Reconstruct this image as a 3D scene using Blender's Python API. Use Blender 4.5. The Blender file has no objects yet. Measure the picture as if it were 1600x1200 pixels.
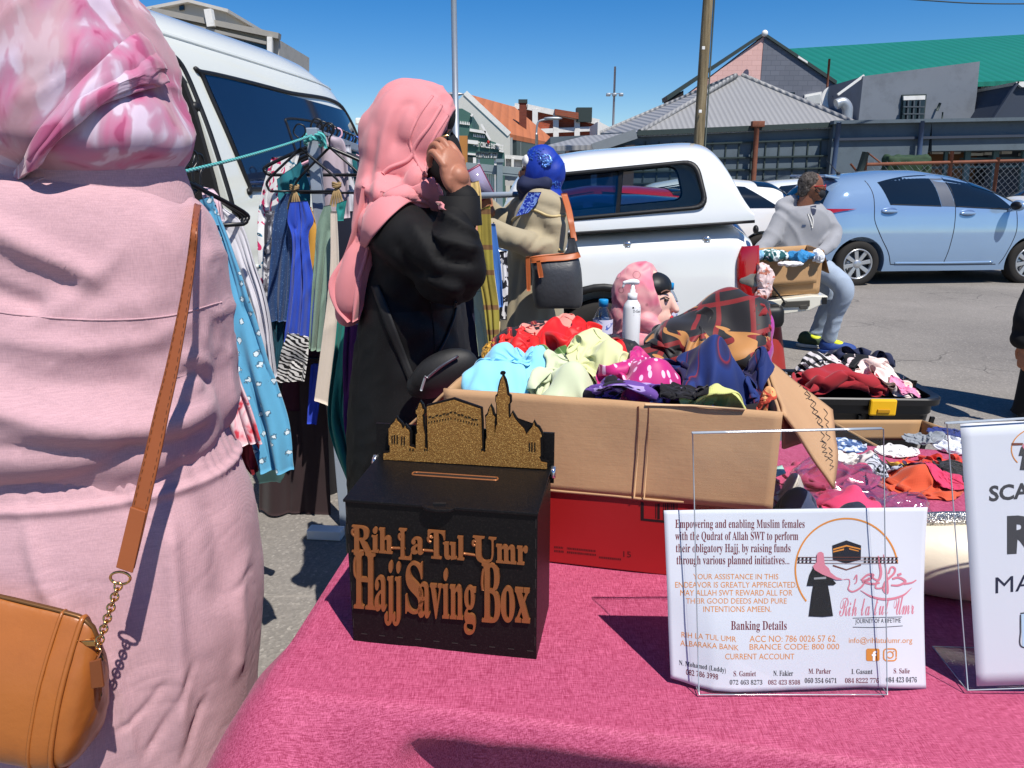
import bpy, math, random
import numpy as np
from mathutils import Vector, Matrix
random.seed(7)
S = bpy.context.scene
C = S.collection
# ------------------------------------------------------------------ camera, sky, sun, exposure
FPX, CAMH, PITCH = 1200.0, 1.4, math.radians(14.93)
cam = bpy.data.objects.new("camera", bpy.data.cameras.new("camera"))
C.objects.link(cam)
cam.data.sensor_width = 36
cam.data.lens = FPX / 1600 * 36
cam.data.clip_start = .02
cam.data.clip_end = 3000
cam.location = (0, 0, CAMH)
cam.rotation_euler = (math.pi / 2 - PITCH, 0, 0)
S.camera = cam
wd = bpy.data.worlds.new("World")
S.world = wd
wd.use_nodes = True
_n = wd.node_tree.nodes
_sky = _n.new("ShaderNodeTexSky")
_sky.sky_type = 'NISHITA'
_sky.sun_disc = False
SUN_FROM = Vector((.42, -.72, 1.40)).normalized()
_sky.sun_elevation = math.asin(SUN_FROM.z)
_sky.sun_rotation = math.atan2(SUN_FROM.x, SUN_FROM.y)
_sky.altitude = 0
_sky.air_density = 0.9
_sky.dust_density = 0.0
_sky.ozone_density = 4.0
_bg = _n["Background"]
_bg.inputs[1].default_value = .092
_hs = _n.new("ShaderNodeHueSaturation")
_hs.inputs["Saturation"].default_value = 1.42
_hs.inputs["Hue"].default_value = .507
wd.node_tree.links.new(_sky.outputs[0], _hs.inputs["Color"])
wd.node_tree.links.new(_hs.outputs[0], _bg.inputs[0])
_sl = bpy.data.lights.new("sun", 'SUN')
_sl.energy = 4.9
_sl.angle = math.radians(.5)
_sl.color = (1, .95, .88)
sun = bpy.data.objects.new("sun", _sl)
C.objects.link(sun)
sun.rotation_euler = SUN_FROM.to_track_quat('Z', 'Y').to_euler()
sun.location = (4, -5, 14)
S.view_settings.view_transform = 'Standard'
S.view_settings.look = 'None'
S.view_settings.exposure = 0.32
S.view_settings.gamma = 1.0
S.render.engine = 'CYCLES'
S.cycles.max_bounces = 7
S.cycles.transparent_max_bounces = 14
S.cycles.caustics_reflective = False
S.cycles.caustics_refractive = False

# ------------------------------------------------------------------ picture <-> place
def ray(px, py):
    a = (px - 800) / FPX
    b = (600 - py) / FPX
    return np.array((a, math.cos(PITCH) + b * math.sin(PITCH), -math.sin(PITCH) + b * math.cos(PITCH)))
def W(px, py, Y):
    r = ray(px, py)
    p = r * (Y / r[1])
    p[2] += CAMH
    return p
def G(px, py, z=0.0):
    r = ray(px, py)
    p = r * ((z - CAMH) / r[2])
    p[2] += CAMH
    return p

# ------------------------------------------------------------------ noise and cloth folds
def _hash(i, j, k, s):
    n = (i * 374761393 + j * 668265263 + k * 1274126177 + s * 97531) & 0xffffffff
    n = ((n ^ (n >> 13)) * 1274126177) & 0xffffffff
    n = ((n ^ (n >> 16)) * 2246822519) & 0xffffffff
    return (n ^ (n >> 15)) / 4294967295.0
def vn(P, s=0):
    P = np.asarray(P, float)
    b = np.floor(P).astype(np.int64)
    f = P - b
    f = f * f * f * (f * (f * 6 - 15) + 10)
    i, j, k = b[:, 0], b[:, 1], b[:, 2]
    r = 0
    for a in (0, 1):
        for c in (0, 1):
            for d in (0, 1):
                w = (f[:, 0] if a else 1 - f[:, 0]) * (f[:, 1] if c else 1 - f[:, 1]) * (f[:, 2] if d else 1 - f[:, 2])
                r = r + w * _hash(i + a, j + c, k + d, s)
    return r * 2 - 1
def fbm(P, s=0, o=3):
    P = np.asarray(P, float)
    return sum(vn(P * 2 ** i + 7.1 * i, s + i) * .5 ** i for i in range(o))
def fold(P, d, freq, an=.2, s=0, warp=.5, sharp=2.0, bil=False):
    "ridges of cloth running along d"
    P = np.asarray(P, float)
    d = np.asarray(d, float); d = d / np.linalg.norm(d)
    q = (P - np.outer(P @ d, d) * (1 - an)) * freq
    w = np.stack([vn(P * freq * .35 + 11, s + 31), vn(P * freq * .35 + 23, s + 32), vn(P * freq * .35 + 37, s + 33)], 1)
    q = q + w * warp
    n = np.abs(vn(q, s + 5))
    return (1.7 * n ** .85 - .5) if bil else ((1 - n) ** sharp - .45)

# ------------------------------------------------------------------ objects
ORG = {}
def _name(o): return o.name
def thing(name, loc, label, cat, group=None):
    o = bpy.data.objects.new(name, None)
    o.empty_display_size = .1
    C.objects.link(o)
    o.location = loc
    o["label"] = label
    o["category"] = cat
    if group: o["group"] = group
    ORG[o.name] = np.array(loc, float)
    return o
def obj(name, V, F, m, parent=None, smooth=True, bevel=0, solid=0, sub=0, label=None, cat=None, group=None, kind=None, auto=None, off=0):
    V = np.asarray(V, float).reshape(-1, 3)
    if parent is not None: org = ORG[parent.name]
    else: org = np.array([(V[:, 0].min() + V[:, 0].max()) / 2, (V[:, 1].min() + V[:, 1].max()) / 2, V[:, 2].min()]) if kind != 'structure' else np.zeros(3)
    me = bpy.data.meshes.new(name)
    me.from_pydata((V - org).tolist(), [], [list(map(int, f)) for f in F])
    me.update()
    if m is not None: me.materials.append(m)
    if smooth: me.polygons.foreach_set("use_smooth", [True] * len(me.polygons))
    o = bpy.data.objects.new(name, me)
    C.objects.link(o)
    ORG[o.name] = org
    if parent is not None: o.parent = parent
    else: o.location = org
    if auto is not None and smooth:
        bmsharp(me, auto)
    if solid:
        md = o.modifiers.new("s", 'SOLIDIFY'); md.thickness = solid; md.offset = off
    if bevel:
        md = o.modifiers.new("b", 'BEVEL'); md.width = bevel; md.segments = 2; md.limit_method = 'ANGLE'; md.angle_limit = math.radians(40)
    if sub:
        md = o.modifiers.new("u", 'SUBSURF'); md.levels = md.render_levels = sub
    if label: o["label"] = label
    if cat: o["category"] = cat
    if group: o["group"] = group
    if kind: o["kind"] = kind
    return o
def bmsharp(me, deg):
    import bmesh
    b = bmesh.new(); b.from_mesh(me)
    a = math.radians(deg)
    for e in b.edges:
        if len(e.link_faces) == 2 and e.calc_face_angle(0) > a: e.smooth = False
    b.to_mesh(me); b.free()
def copy_tree(o, parent=None, loc=None, label=None, rotz=None, scale=None):
    c = o.copy(); C.objects.link(c)
    ORG[c.name] = ORG[o.name]
    if parent is not None: c.parent = parent
    if loc is not None: c.location = loc
    if rotz is not None: c.rotation_euler = (0, 0, rotz)
    if scale is not None: c.scale = (scale,) * 3
    if label: c["label"] = label
    for ch in list(o.children): copy_tree(ch, c)
    return c

def projpx(V):
    V = np.asarray(V, float); z = V[:, 2] - CAMH
    d = V[:, 1] * math.cos(PITCH) - z * math.sin(PITCH); u = V[:, 1] * math.sin(PITCH) + z * math.cos(PITCH)
    return np.stack([800 + FPX * V[:, 0] / d, 600 - FPX * u / d], 1)
def ridges(V, L):
    "height of drawn cloth folds: each a traced line, a width (traced units) and a height"
    Q = projpx(V); out = np.zeros(len(V))
    for pts, w, a in L:
        P = smoothpath(pts, 22); n = len(P); d2 = np.full(len(V), 1e9); tt = np.zeros(len(V))
        for k in range(n - 1):
            e = P[k + 1] - P[k]; f = np.clip(((Q - P[k]) @ e) / (e @ e), 0, 1); q = ((Q - P[k] - f[:, None] * e) ** 2).sum(1); m = q < d2; d2[m] = q[m]; tt[m] = (k + f[m]) / (n - 1)
        out += a * np.exp(-d2 / (w * w)) * np.clip(np.minimum(tt, 1 - tt) * 5 + .15, 0, 1)
    return out
class MB:
    def __init__(s): s.V = []; s.F = []
    def add(s, V, F):
        b = len(s.V)
        s.V.extend(np.asarray(V, float).reshape(-1, 3).tolist())
        s.F.extend([[int(i) + b for i in f] for f in F])
        return s
    def box(s, c, d, R=None):
        x, y, z = [q / 2 for q in d]
        V = np.array([(-x, -y, -z), (x, -y, -z), (x, y, -z), (-x, y, -z), (-x, -y, z), (x, -y, z), (x, y, z), (-x, y, z)])
        if R is not None: V = V @ np.asarray(R).T
        return s.add(V + np.asarray(c), [(0, 3, 2, 1), (4, 5, 6, 7), (0, 1, 5, 4), (1, 2, 6, 5), (2, 3, 7, 6), (3, 0, 4, 7)])
    def bar(s, a, b, w, h=None, up=(0, 0, 1)):
        a = np.asarray(a, float); b = np.asarray(b, float); h = h or w
        d = b - a; L = np.linalg.norm(d); d = d / L
        u = np.asarray(up, float)
        if abs(d @ u) > .98: u = np.array((0, 1, 0.))
        x = np.cross(d, u); x /= np.linalg.norm(x); z = np.cross(x, d)
        return s.box((a + b) / 2, (L, w, h), np.stack([d, -x, z], 1))
    def prism(s, pts, vec):
        P = np.asarray(pts, float); n = len(P); v = np.asarray(vec, float)
        nrm = sum((np.cross(P[i] - P[0], P[(i + 1) % n] - P[0]) for i in range(n)))
        if nrm @ v > 0: P = P[::-1]
        return s.add(np.vstack([P, P + v]), [tuple(range(n)), tuple(range(2 * n - 1, n - 1, -1))] + [(i, i + n, (i + 1) % n + n, (i + 1) % n) for i in range(n)])
    def grid(s, A, cu=False, cv=False, caps=False):
        A = np.asarray(A, float); nu, nv = A.shape[:2]
        F = []
        for i in range(nu if cu else nu - 1):
            for j in range(nv if cv else nv - 1):
                i2, j2 = (i + 1) % nu, (j + 1) % nv
                F.append((i * nv + j, i2 * nv + j, i2 * nv + j2, i * nv + j2))
        if caps:
            F.append(tuple(range(nv))[::-1]); F.append(tuple(range((nu - 1) * nv, nu * nv)))
        return s.add(A.reshape(-1, 3), F)
    def tube(s, path, r, n=8, closed=False, flat=None):
        return s.grid(tube(path, r, n, closed, flat), cu=closed, cv=True, caps=not closed)
    def lathe(s, prof, c, n=24, axis=(0, 0, 1)):
        ax = np.asarray(axis, float); ax /= np.linalg.norm(ax)
        t = np.array((1, 0, 0.)) if abs(ax[0]) < .9 else np.array((0, 1, 0.))
        x = np.cross(t, ax); x /= np.linalg.norm(x); y = np.cross(ax, x)
        A = np.array([[np.asarray(c) + ax * z + (x * math.cos(k * 2 * math.pi / n) + y * math.sin(k * 2 * math.pi / n)) * r for k in range(n)] for r, z in prof])
        return s.grid(A, cv=True, caps=True)
    def obj(s, name, m, parent=None, **k): return obj(name, s.V, s.F, m, parent, **k)
def smoothpath(P, n):
    "Catmull-Rom through the points, n samples (any row width)"
    P = np.asarray(P, float)
    Q = np.vstack([2 * P[0] - P[1], P, 2 * P[-1] - P[-2]])
    t = np.linspace(0, len(P) - 1 - 1e-9, n); i = t.astype(int); f = (t - i)[:, None]
    a, b, c, d = Q[i], Q[i + 1], Q[i + 2], Q[i + 3]
    return .5 * (2 * b + (c - a) * f + (2 * a - 5 * b + 4 * c - d) * f ** 2 + (3 * b - a - 3 * c + d) * f ** 3)
def tube(path, r, n=8, closed=False, flat=None):
    P = np.asarray(path, float); m = len(P)
    r = np.broadcast_to(np.asarray(r, float), (m,))
    T = np.roll(P, -1, 0) - np.roll(P, 1, 0) if closed else np.gradient(P, axis=0)
    T = T / np.maximum(np.linalg.norm(T, axis=1, keepdims=True), 1e-9)
    u = np.array((0, 0, 1.)) if abs(T[0][2]) < .9 else np.array((1., 0, 0))
    out = []
    for i in range(m):
        x = np.cross(T[i], u); x /= max(np.linalg.norm(x), 1e-9); u = np.cross(x, T[i])
        fx, fu = flat or (1, 1)
        a = np.arange(n) * 2 * math.pi / n
        out.append(P[i] + r[i] * (np.outer(np.cos(a) * fx, x) + np.outer(np.sin(a) * fu, u)))
    return np.array(out)
def limb(pts, rad, n=16, m=24, flat=None):
    A = smoothpath(np.column_stack([pts, rad]), m)
    # rounded ends
    b = MB(); b.grid(tube(A[:, :3], np.maximum(A[:, 3], .002), n, False, flat), cv=True, caps=True)
    for e in (0, -1):
        b.add(*ell(A[e, :3], (A[e, 3] * .98,) * 3))
    return b.V, b.F
def ell(c, r, R=None, nu=14, nv=20):
    th = np.linspace(0.02, math.pi - .02, nu); ph = np.arange(nv) * 2 * math.pi / nv
    A = np.stack([np.outer(np.sin(th), np.cos(ph)) * r[0], np.outer(np.sin(th), np.sin(ph)) * r[1], np.outer(np.cos(th), np.ones(nv)) * r[2]], 2)
    if R is not None: A = A @ np.asarray(R).T
    b = MB(); b.grid(A[::-1] + np.asarray(c, float), cv=True, caps=True)
    return b.V, b.F
def secs(rows, n=40, m=48, p=2.0):
    "loft of rows (cx, cy, z, rx, ry): superellipse sections"
    A = smoothpath(rows, n); a = np.arange(m) * 2 * math.pi / m
    cx = np.sign(np.cos(a)) * np.abs(np.cos(a)) ** (2 / p); sy = np.sign(np.sin(a)) * np.abs(np.sin(a)) ** (2 / p)
    G_ = np.array([[(q[0] + q[3] * c, q[1] + q[4] * s_, q[2]) for c, s_ in zip(cx, sy)] for q in A])
    if G_[0, 0, 2] > G_[-1, 0, 2]: G_ = G_[::-1]
    b = MB(); b.grid(G_, cv=True, caps=True)
    return b.V, b.F
def fuse(parts, vox, it=4, fac=.5):
    "one continuous surface from overlapping closed shapes"
    b = MB()
    for V, F in parts: b.add(V, F)
    me = bpy.data.meshes.new("t"); me.from_pydata(b.V, [], b.F)
    o = bpy.data.objects.new("t", me); C.objects.link(o)
    md = o.modifiers.new("r", 'REMESH'); md.mode = 'VOXEL'; md.voxel_size = vox
    if it:
        md = o.modifiers.new("s", 'SMOOTH'); md.factor = fac; md.iterations = it
    dg = bpy.context.evaluated_depsgraph_get()
    e = bpy.data.meshes.new_from_object(o.evaluated_get(dg))
    V = np.empty(len(e.vertices) * 3); e.vertices.foreach_get("co", V); V = V.reshape(-1, 3)
    F = [tuple(p.vertices) for p in e.polygons]
    bpy.data.objects.remove(o); bpy.data.meshes.remove(me); bpy.data.meshes.remove(e)
    return V, F
def boolean(V, F, cutters, op='DIFFERENCE'):
    me = bpy.data.meshes.new("t"); me.from_pydata(np.asarray(V).tolist(), [], [list(f) for f in F])
    o = bpy.data.objects.new("t", me); C.objects.link(o); tmp = []
    for cV, cF in cutters:
        m2 = bpy.data.meshes.new("c"); m2.from_pydata(np.asarray(cV).tolist(), [], [list(f) for f in cF])
        o2 = bpy.data.objects.new("c", m2); C.objects.link(o2); tmp.append(o2)
        md = o.modifiers.new("b", 'BOOLEAN'); md.object = o2; md.operation = op; md.solver = 'EXACT'
    dg = bpy.context.evaluated_depsgraph_get()
    e = bpy.data.meshes.new_from_object(o.evaluated_get(dg))
    V = np.array([v.co[:] for v in e.vertices]); F = [tuple(p.vertices) for p in e.polygons]
    for q in tmp + [o]: bpy.data.objects.remove(q)
    return V, F
def vnorm(V, F):
    N = np.zeros_like(V)
    F4 = [f for f in F if len(f) == 4]; F3 = [f for f in F if len(f) == 3]
    for A in (F4, F3):
        if not A: continue
        A = np.array(A); a, b, c = V[A[:, 0]], V[A[:, 1]], V[A[:, 2]]
        n = np.cross(b - a, (V[A[:, 3]] if A.shape[1] == 4 else c) - a) if A.shape[1] == 3 else np.cross(c - a, V[A[:, 3]] - b)
        for k in range(A.shape[1]): np.add.at(N, A[:, k], n)
    L = np.linalg.norm(N, axis=1, keepdims=True)
    return N / np.maximum(L, 1e-12)
def wrinkle(V, F, d):
    V = np.asarray(V, float)
    return V + vnorm(V, F) * np.asarray(d)[:, None]
def rotz(a):
    c, s = math.cos(a), math.sin(a); return np.array(((c, -s, 0), (s, c, 0), (0, 0, 1.)))
def roty(a):
    c, s = math.cos(a), math.sin(a); return np.array(((c, 0, s), (0, 1, 0), (-s, 0, c)))
def rotx(a):
    c, s = math.cos(a), math.sin(a); return np.array(((1, 0, 0), (0, c, -s), (0, s, c)))
D2R = math.radians

# ------------------------------------------------------------------ materials
def lin(c):
    if max(c) > 1.0001:
        c = [x / 255 for x in c]
    return tuple(x / 12.92 if x <= .04045 else ((x + .055) / 1.055) ** 2.4 for x in c[:3])
MATS = {}
class NT:
    def __init__(s, name):
        s.m = bpy.data.materials.new(name); s.m.use_nodes = True
        s.t = s.m.node_tree; s.N = s.t.nodes; s.b = s.N["Principled BSDF"]
        s.tc = s.N.new("ShaderNodeTexCoord")
    def L(s, a, b): s.t.links.new(a, b)
    def new(s, t, **k):
        n = s.N.new(t)
        for q, v in k.items(): setattr(n, q, v)
        return n
    def coord(s, scale=(1, 1, 1), rot=(0, 0, 0), gen=False):
        mp = s.new("ShaderNodeMapping")
        mp.inputs["Scale"].default_value = scale if hasattr(scale, '__len__') else (scale,) * 3
        mp.inputs["Rotation"].default_value = rot
        s.L(s.tc.outputs["Generated" if gen else "Object"], mp.inputs[0])
        return mp.outputs[0]
    def noise(s, co, scale, detail=3, rough=.55, dist=0):
        n = s.new("ShaderNodeTexNoise")
        n.inputs["Scale"].default_value = scale; n.inputs["Detail"].default_value = detail
        n.inputs["Roughness"].default_value = rough; n.inputs["Distortion"].default_value = dist
        s.L(co, n.inputs["Vector"]); return n.outputs["Fac"]
    def ramp(s, fac, stops, const=False):
        r = s.new("ShaderNodeValToRGB"); r.color_ramp.interpolation = 'CONSTANT' if const else 'LINEAR'
        e = r.color_ramp.elements
        while len(e) < len(stops): e.new(.5)
        for q, (p, c) in zip(e, stops):
            q.position = p; q.color = (*lin(c), 1)
        s.L(fac, r.inputs[0]); return r.outputs[0]
    def mix(s, f, a, b, mode='MIX'):
        n = s.new("ShaderNodeMix", data_type='RGBA', blend_type=mode)
        for q, v in ((0, f), (6, a), (7, b)):
            if hasattr(v, 'links'): s.L(v, n.inputs[q])
            elif q == 0: n.inputs[0].default_value = v
            else: n.inputs[q].default_value = (*v, 1)
        return n.outputs[2]
    def math(s, op, a, b=0.):
        n = s.new("ShaderNodeMath", operation=op)
        for q, v in ((0, a), (1, b)):
            if hasattr(v, 'links'): s.L(v, n.inputs[q])
            else: n.inputs[q].default_value = v
        return n.outputs[0]
    def bump(s, h, strength=.3, dist=.002):
        n = s.new("ShaderNodeBump"); n.inputs["Strength"].default_value = strength; n.inputs["Distance"].default_value = dist
        s.L(h, n.inputs["Height"])
        if s.b.inputs["Normal"].links: s.L(s.b.inputs["Normal"].links[0].from_socket, n.inputs["Normal"])
        s.L(n.outputs[0], s.b.inputs["Normal"])
    def set(s, rough=None, metal=None, spec=None, coat=None, sheen=None, trans=None, col=None):
        for k, v in (("Roughness", rough), ("Metallic", metal), ("Specular IOR Level", spec), ("Coat Weight", coat), ("Sheen Weight", sheen), ("Transmission Weight", trans)):
            if v is not None: s.b.inputs[k].default_value = v
        if col is not None:
            if hasattr(col, 'links'): s.L(col, s.b.inputs["Base Color"])
            else: s.b.inputs["Base Color"].default_value = (*col, 1)
        return s.m
def mat(name, col, rough=.6, metal=0, var=.12, vs=6, spec=.4, coat=0, bump=0, bs=60, bd=.003, dirt=None):
    t = NT(name); c = lin(col)
    co = t.coord()
    if var:
        f = t.noise(co, vs, 4)
        lo = tuple(x * (1 - var) for x in c); hi = tuple(min(1, x * (1 + var)) for x in c)
        cc = t.mix(f, lo, hi)
    else: cc = c
    if dirt:
        f2 = t.ramp(t.noise(co, vs * .7 + 1, 6, .7), [(.5, (0, 0, 0)), (.75, (255, 255, 255))])
        cc = t.mix(t.math('MULTIPLY', f2, dirt[1]), cc, lin(dirt[0]))
    t.set(rough, metal, spec, coat, None, None, cc)
    if bump: t.bump(t.noise(co, bs, 3), bump, bd)
    return t.m
def weave(t, co, scale=900, strength=.25, dist=.0006, rot=0):
    w1 = t.new("ShaderNodeTexWave"); w1.bands_direction = 'X'; w1.inputs["Scale"].default_value = scale * .16; w1.inputs["Distortion"].default_value = 1.2; w1.inputs["Detail"].default_value = 1
    w2 = t.new("ShaderNodeTexWave"); w2.bands_direction = 'Z'; w2.inputs["Scale"].default_value = scale * .16; w2.inputs["Distortion"].default_value = 1.2; w2.inputs["Detail"].default_value = 1
    t.L(co, w1.inputs[0]); t.L(co, w2.inputs[0])
    h = t.math('ADD', w1.outputs[1], w2.outputs[1])
    t.bump(h, strength, dist); return h
def fabric(name, col, rough=.85, var=.10, slub=.12, vs=5, sheen=.15, ws=900, wstr=.2, wrinkle=.0, spec=.2):
    t = NT(name); c = lin(col); g_ = sum(c) / 3; c = tuple(x * .9 + g_ * .1 for x in c); co = t.coord()
    f = t.noise(co, vs, 4)
    cc = t.mix(f, tuple(x * (1 - var) for x in c), tuple(min(1, x * (1 + var)) for x in c))
    if slub:
        a = t.noise(t.coord((60, 60, 900)), 1.0, 2); b = t.noise(t.coord((900, 900, 60)), 1.0, 2)
        g = t.math('ADD', t.math('MULTIPLY', a, .5), t.math('MULTIPLY', b, .5))
        cc = t.mix(t.math('MULTIPLY', t.ramp(g, [(.35, (255, 255, 255)), (.65, (0, 0, 0))]), slub), cc, tuple(x * .45 for x in c))
    t.set(rough, 0, spec, 0, sheen, None, cc)
    if wrinkle: t.bump(t.noise(t.coord((1, 1, .4)), 30, 4, .6, .6), wrinkle, .006)
    if ws: weave(t, co, ws, wstr)
    return t.m
def pmat(name, stops, scale=10, kind='noise', const=True, dist=1.0, stretch=(1, 1, 1), rot=(0, 0, 0), rough=.8, detail=2, bump=.15, spec=.25):
    t = NT(name); co = t.coord(stretch, rot)
    if kind == 'noise': f = t.noise(co, scale, detail, .5, dist)
    elif kind == 'voronoi':
        v = t.new("ShaderNodeTexVoronoi"); v.inputs["Scale"].default_value = scale; t.L(co, v.inputs["Vector"]); f = v.outputs["Distance"]
    elif kind == 'wave':
        v = t.new("ShaderNodeTexWave"); v.inputs["Scale"].default_value = scale; v.inputs["Distortion"].default_value = dist; v.inputs["Detail"].default_value = detail; v.inputs["Detail Scale"].default_value = 1.2
        t.L(co, v.inputs["Vector"]); f = v.outputs["Fac"]
    elif kind == 'cell':
        v = t.new("ShaderNodeTexVoronoi"); v.inputs["Scale"].default_value = scale; t.L(co, v.inputs["Vector"])
        f = t.new("ShaderNodeSeparateColor"); t.L(v.outputs["Color"], f.inputs[0]); f = f.outputs[0]
    t.set(rough, 0, spec, 0, .1, None, t.ramp(f, stops, const))
    if bump: t.bump(t.noise(t.coord(), 45, 4, .6, .5), bump, .004)
    return t.m
def glassy(name, tint=(.9, .95, .95), see=.9, rough=.03):
    "thin clear sheet: mostly lets light through, glossy by angle"
    m = bpy.data.materials.new(name); m.use_nodes = True; n = m.node_tree.nodes; n.clear()
    o = n.new("ShaderNodeOutputMaterial"); tr = n.new("ShaderNodeBsdfTransparent"); gl = n.new("ShaderNodeBsdfGlossy")
    lw0 = n.new("ShaderNodeLayerWeight"); lw0.inputs[0].default_value = .5; lw = n.new("ShaderNodeMath"); lw.operation = 'POWER'; lw.inputs[1].default_value = 4.5; m.node_tree.links.new(lw0.outputs["Facing"], lw.inputs[0])
    mx = n.new("ShaderNodeMixShader"); ad = n.new("ShaderNodeMath"); ad.operation = 'ADD'; ad.inputs[1].default_value = 1 - see; ad.use_clamp = True
    tr.inputs[0].default_value = (*tint, 1); gl.inputs["Roughness"].default_value = rough
    L = m.node_tree.links.new
    L(lw.outputs[0], ad.inputs[0]); L(ad.outputs[0], mx.inputs[0]); L(tr.outputs[0], mx.inputs[1]); L(gl.outputs[0], mx.inputs[2]); L(mx.outputs[0], o.inputs[0])
    return m
def paint(name, col, rough=.3, coat=.6, metal=0, var=.03):
    t = NT(name); c = lin(col)
    f = t.noise(t.coord(), 2.5, 5, .6)
    t.set(rough, metal, .5, coat, None, None, t.mix(f, tuple(x * (1 - var) for x in c), tuple(min(1, x * (1 + var)) for x in c)))
    t.b.inputs["Coat Roughness"].default_value = .06
    g = t.noise(t.coord(), 4, 5, .65)
    t.L(t.ramp(g, [(.3, (rough * 200,) * 3), (.75, (min(255, rough * 330),) * 3)]), t.b.inputs["Roughness"])
    return t.m
def text(s, size=1.0, xs=1.0, bold=0.0, align='CENTER', ext=0.0, shear=0.0, res=3, space=1.0):
    "mesh of a line of lettering in its own x,y plane"
    c = bpy.data.curves.new("t", 'FONT'); c.body = s; c.size = size; c.align_x = align; c.offset = bold; c.extrude = ext; c.shear = shear; c.resolution_u = res; c.space_character = space
    o = bpy.data.objects.new("t", c); C.objects.link(o)
    dg = bpy.context.evaluated_depsgraph_get()
    e = bpy.data.meshes.new_from_object(o.evaluated_get(dg))
    V = np.array([v.co[:] for v in e.vertices]).reshape(-1, 3); F = [tuple(p.vertices) for p in e.polygons]
    bpy.data.objects.remove(o); bpy.data.curves.remove(c); bpy.data.meshes.remove(e)
    if len(V): V[:, 0] *= xs
    return V, F
def bolds(s):
    "mathematical bold serif letters"
    o = ''
    for ch in s:
        if 'A' <= ch <= 'Z': o += chr(0x1D400 + ord(ch) - 65)
        elif 'a' <= ch <= 'z': o += chr(0x1D41A + ord(ch) - 97)
        elif '0' <= ch <= '9': o += chr(0x1D7CE + ord(ch) - 48)
        else: o += ch
    return o
def script(s):
    return ''.join(chr(0x1D4D0 + ord(c) - 65) if 'A' <= c <= 'Z' else chr(0x1D4EA + ord(c) - 97) if 'a' <= c <= 'z' else c for c in s)

# ------------------------------------------------------------------ ground
def gz(x, y):
    "the lot falls away gently behind and to the left of the pickup"
    x = np.asarray(x, float); y = np.asarray(y, float)
    a = np.clip((y - 4.6) / 2.5, 0, 1) * np.clip((1.35 - x) / 2.2, 0, 1) * np.clip((16 - y) / 6, 0, 1) * np.clip((x + 9) / 4, 0, 1)
    return -.26 * a * a * (3 - 2 * a)
def ground():
    xs = np.concatenate([[-400, -150, -60, -30, -15], np.linspace(-9, 9, 91), [15, 30, 60, 150, 400]])
    ys = np.concatenate([[-60, -20, -6], np.linspace(-2, 18, 81), [25, 40, 80, 200, 900]])
    A = np.array([[(x, y, 0) for y in ys] for x in xs], float)
    A[..., 2] = gz(A[..., 0], A[..., 1])
    t = NT("asphalt"); co = t.coord()
    v = t.new("ShaderNodeTexVoronoi"); v.inputs["Scale"].default_value = 95; t.L(co, v.inputs["Vector"])
    sp = t.ramp(v.outputs["Color"], [(0, (108, 104, 99)), (.55, (130, 125, 119)), (.8, (150, 144, 137)), (1, (196, 190, 180))])
    big = t.noise(co, .55, 6, .62)
    pat = t.ramp(big, [(.3, (112, 108, 104)), (.5, (138, 133, 127)), (.72, (160, 154, 147))])
    cc = t.mix(.55, sp, pat)
    # faint worn line and tar seams across the lot
    st = t.noise(t.coord((.35, 5, 1)), 1.3, 5, .7, .4)
    cc = t.mix(t.math('MULTIPLY', t.ramp(st, [(.62, (0, 0, 0)), (.72, (255, 255, 255))]), .30), cc, lin((176, 168, 158)))
    wv = t.new("ShaderNodeTexNoise"); wv.inputs["Scale"].default_value = 1.7; wv.inputs["Detail"].default_value = 4; t.L(co, wv.inputs["Vector"])
    cr = t.new("ShaderNodeTexVoronoi"); cr.feature = 'DISTANCE_TO_EDGE'; cr.inputs["Scale"].default_value = .9; t.L(t.mix(.35, co, wv.outputs["Color"], 'ADD'), cr.inputs["Vector"])
    ck = t.math('MULTIPLY', t.ramp(cr.outputs[0], [(0, (255, 255, 255)), (.008, (0, 0, 0))]), t.ramp(t.noise(co, .5, 3), [(.5, (0, 0, 0)), (.6, (255, 255, 255))]))
    cc = t.mix(t.math('MULTIPLY', ck, .7), cc, lin((58, 56, 54)))
    cc = t.mix(t.math('MULTIPLY', t.ramp(t.noise(co, 1.6, 2, .4, .3), [(.70, (0, 0, 0)), (.76, (255, 255, 255))]), .35), cc, lin((84, 81, 78)))
    cc = t.mix(1.0, cc, (.88, .88, .88), 'MULTIPLY')
    t.set(.9, 0, .25, 0, None, None, cc)
    t.bump(v.outputs["Distance"], .5, .004)
    b = MB(); b.grid(A)
    F = [f[::-1] for f in b.F] if False else b.F
    b.F = F
    return b.obj("ground", t.m, kind='structure')
ground()
# ------------------------------------------------------------------ buildings round the lot
def slabpts(pts, Y, th):
    return [W(x, y, Y) for x, y in pts], (0, th, 0)
def slab(name, pts, Y, th, m, parent, **k):
    b = MB(); b.prism(*slabpts(pts, Y, th)); k.setdefault('smooth', False)
    return b.obj(name, m, parent, **k)
def wallpoly(name, top, Y, th, m, parent, **k):
    "wall below the traced top edge (left to right), down into the ground"
    P = [W(x, y, Y) for x, y in top]
    P = P + [np.array((P[-1][0], Y, -.3)), np.array((P[0][0], Y, -.3))]
    b = MB(); b.prism(P, (0, th, 0)); k.setdefault('smooth', False)
    return b.obj(name, m, parent, **k)
def barpx(b, p, q, Y, w, d=.06):
    a, c = W(*p, Y), W(*q, Y); b.bar(a, c, d, w, up=(0, 0, 1) if abs(a[2] - c[2]) < abs(a[0] - c[0]) * 4 else (1, 0, 0))
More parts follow.
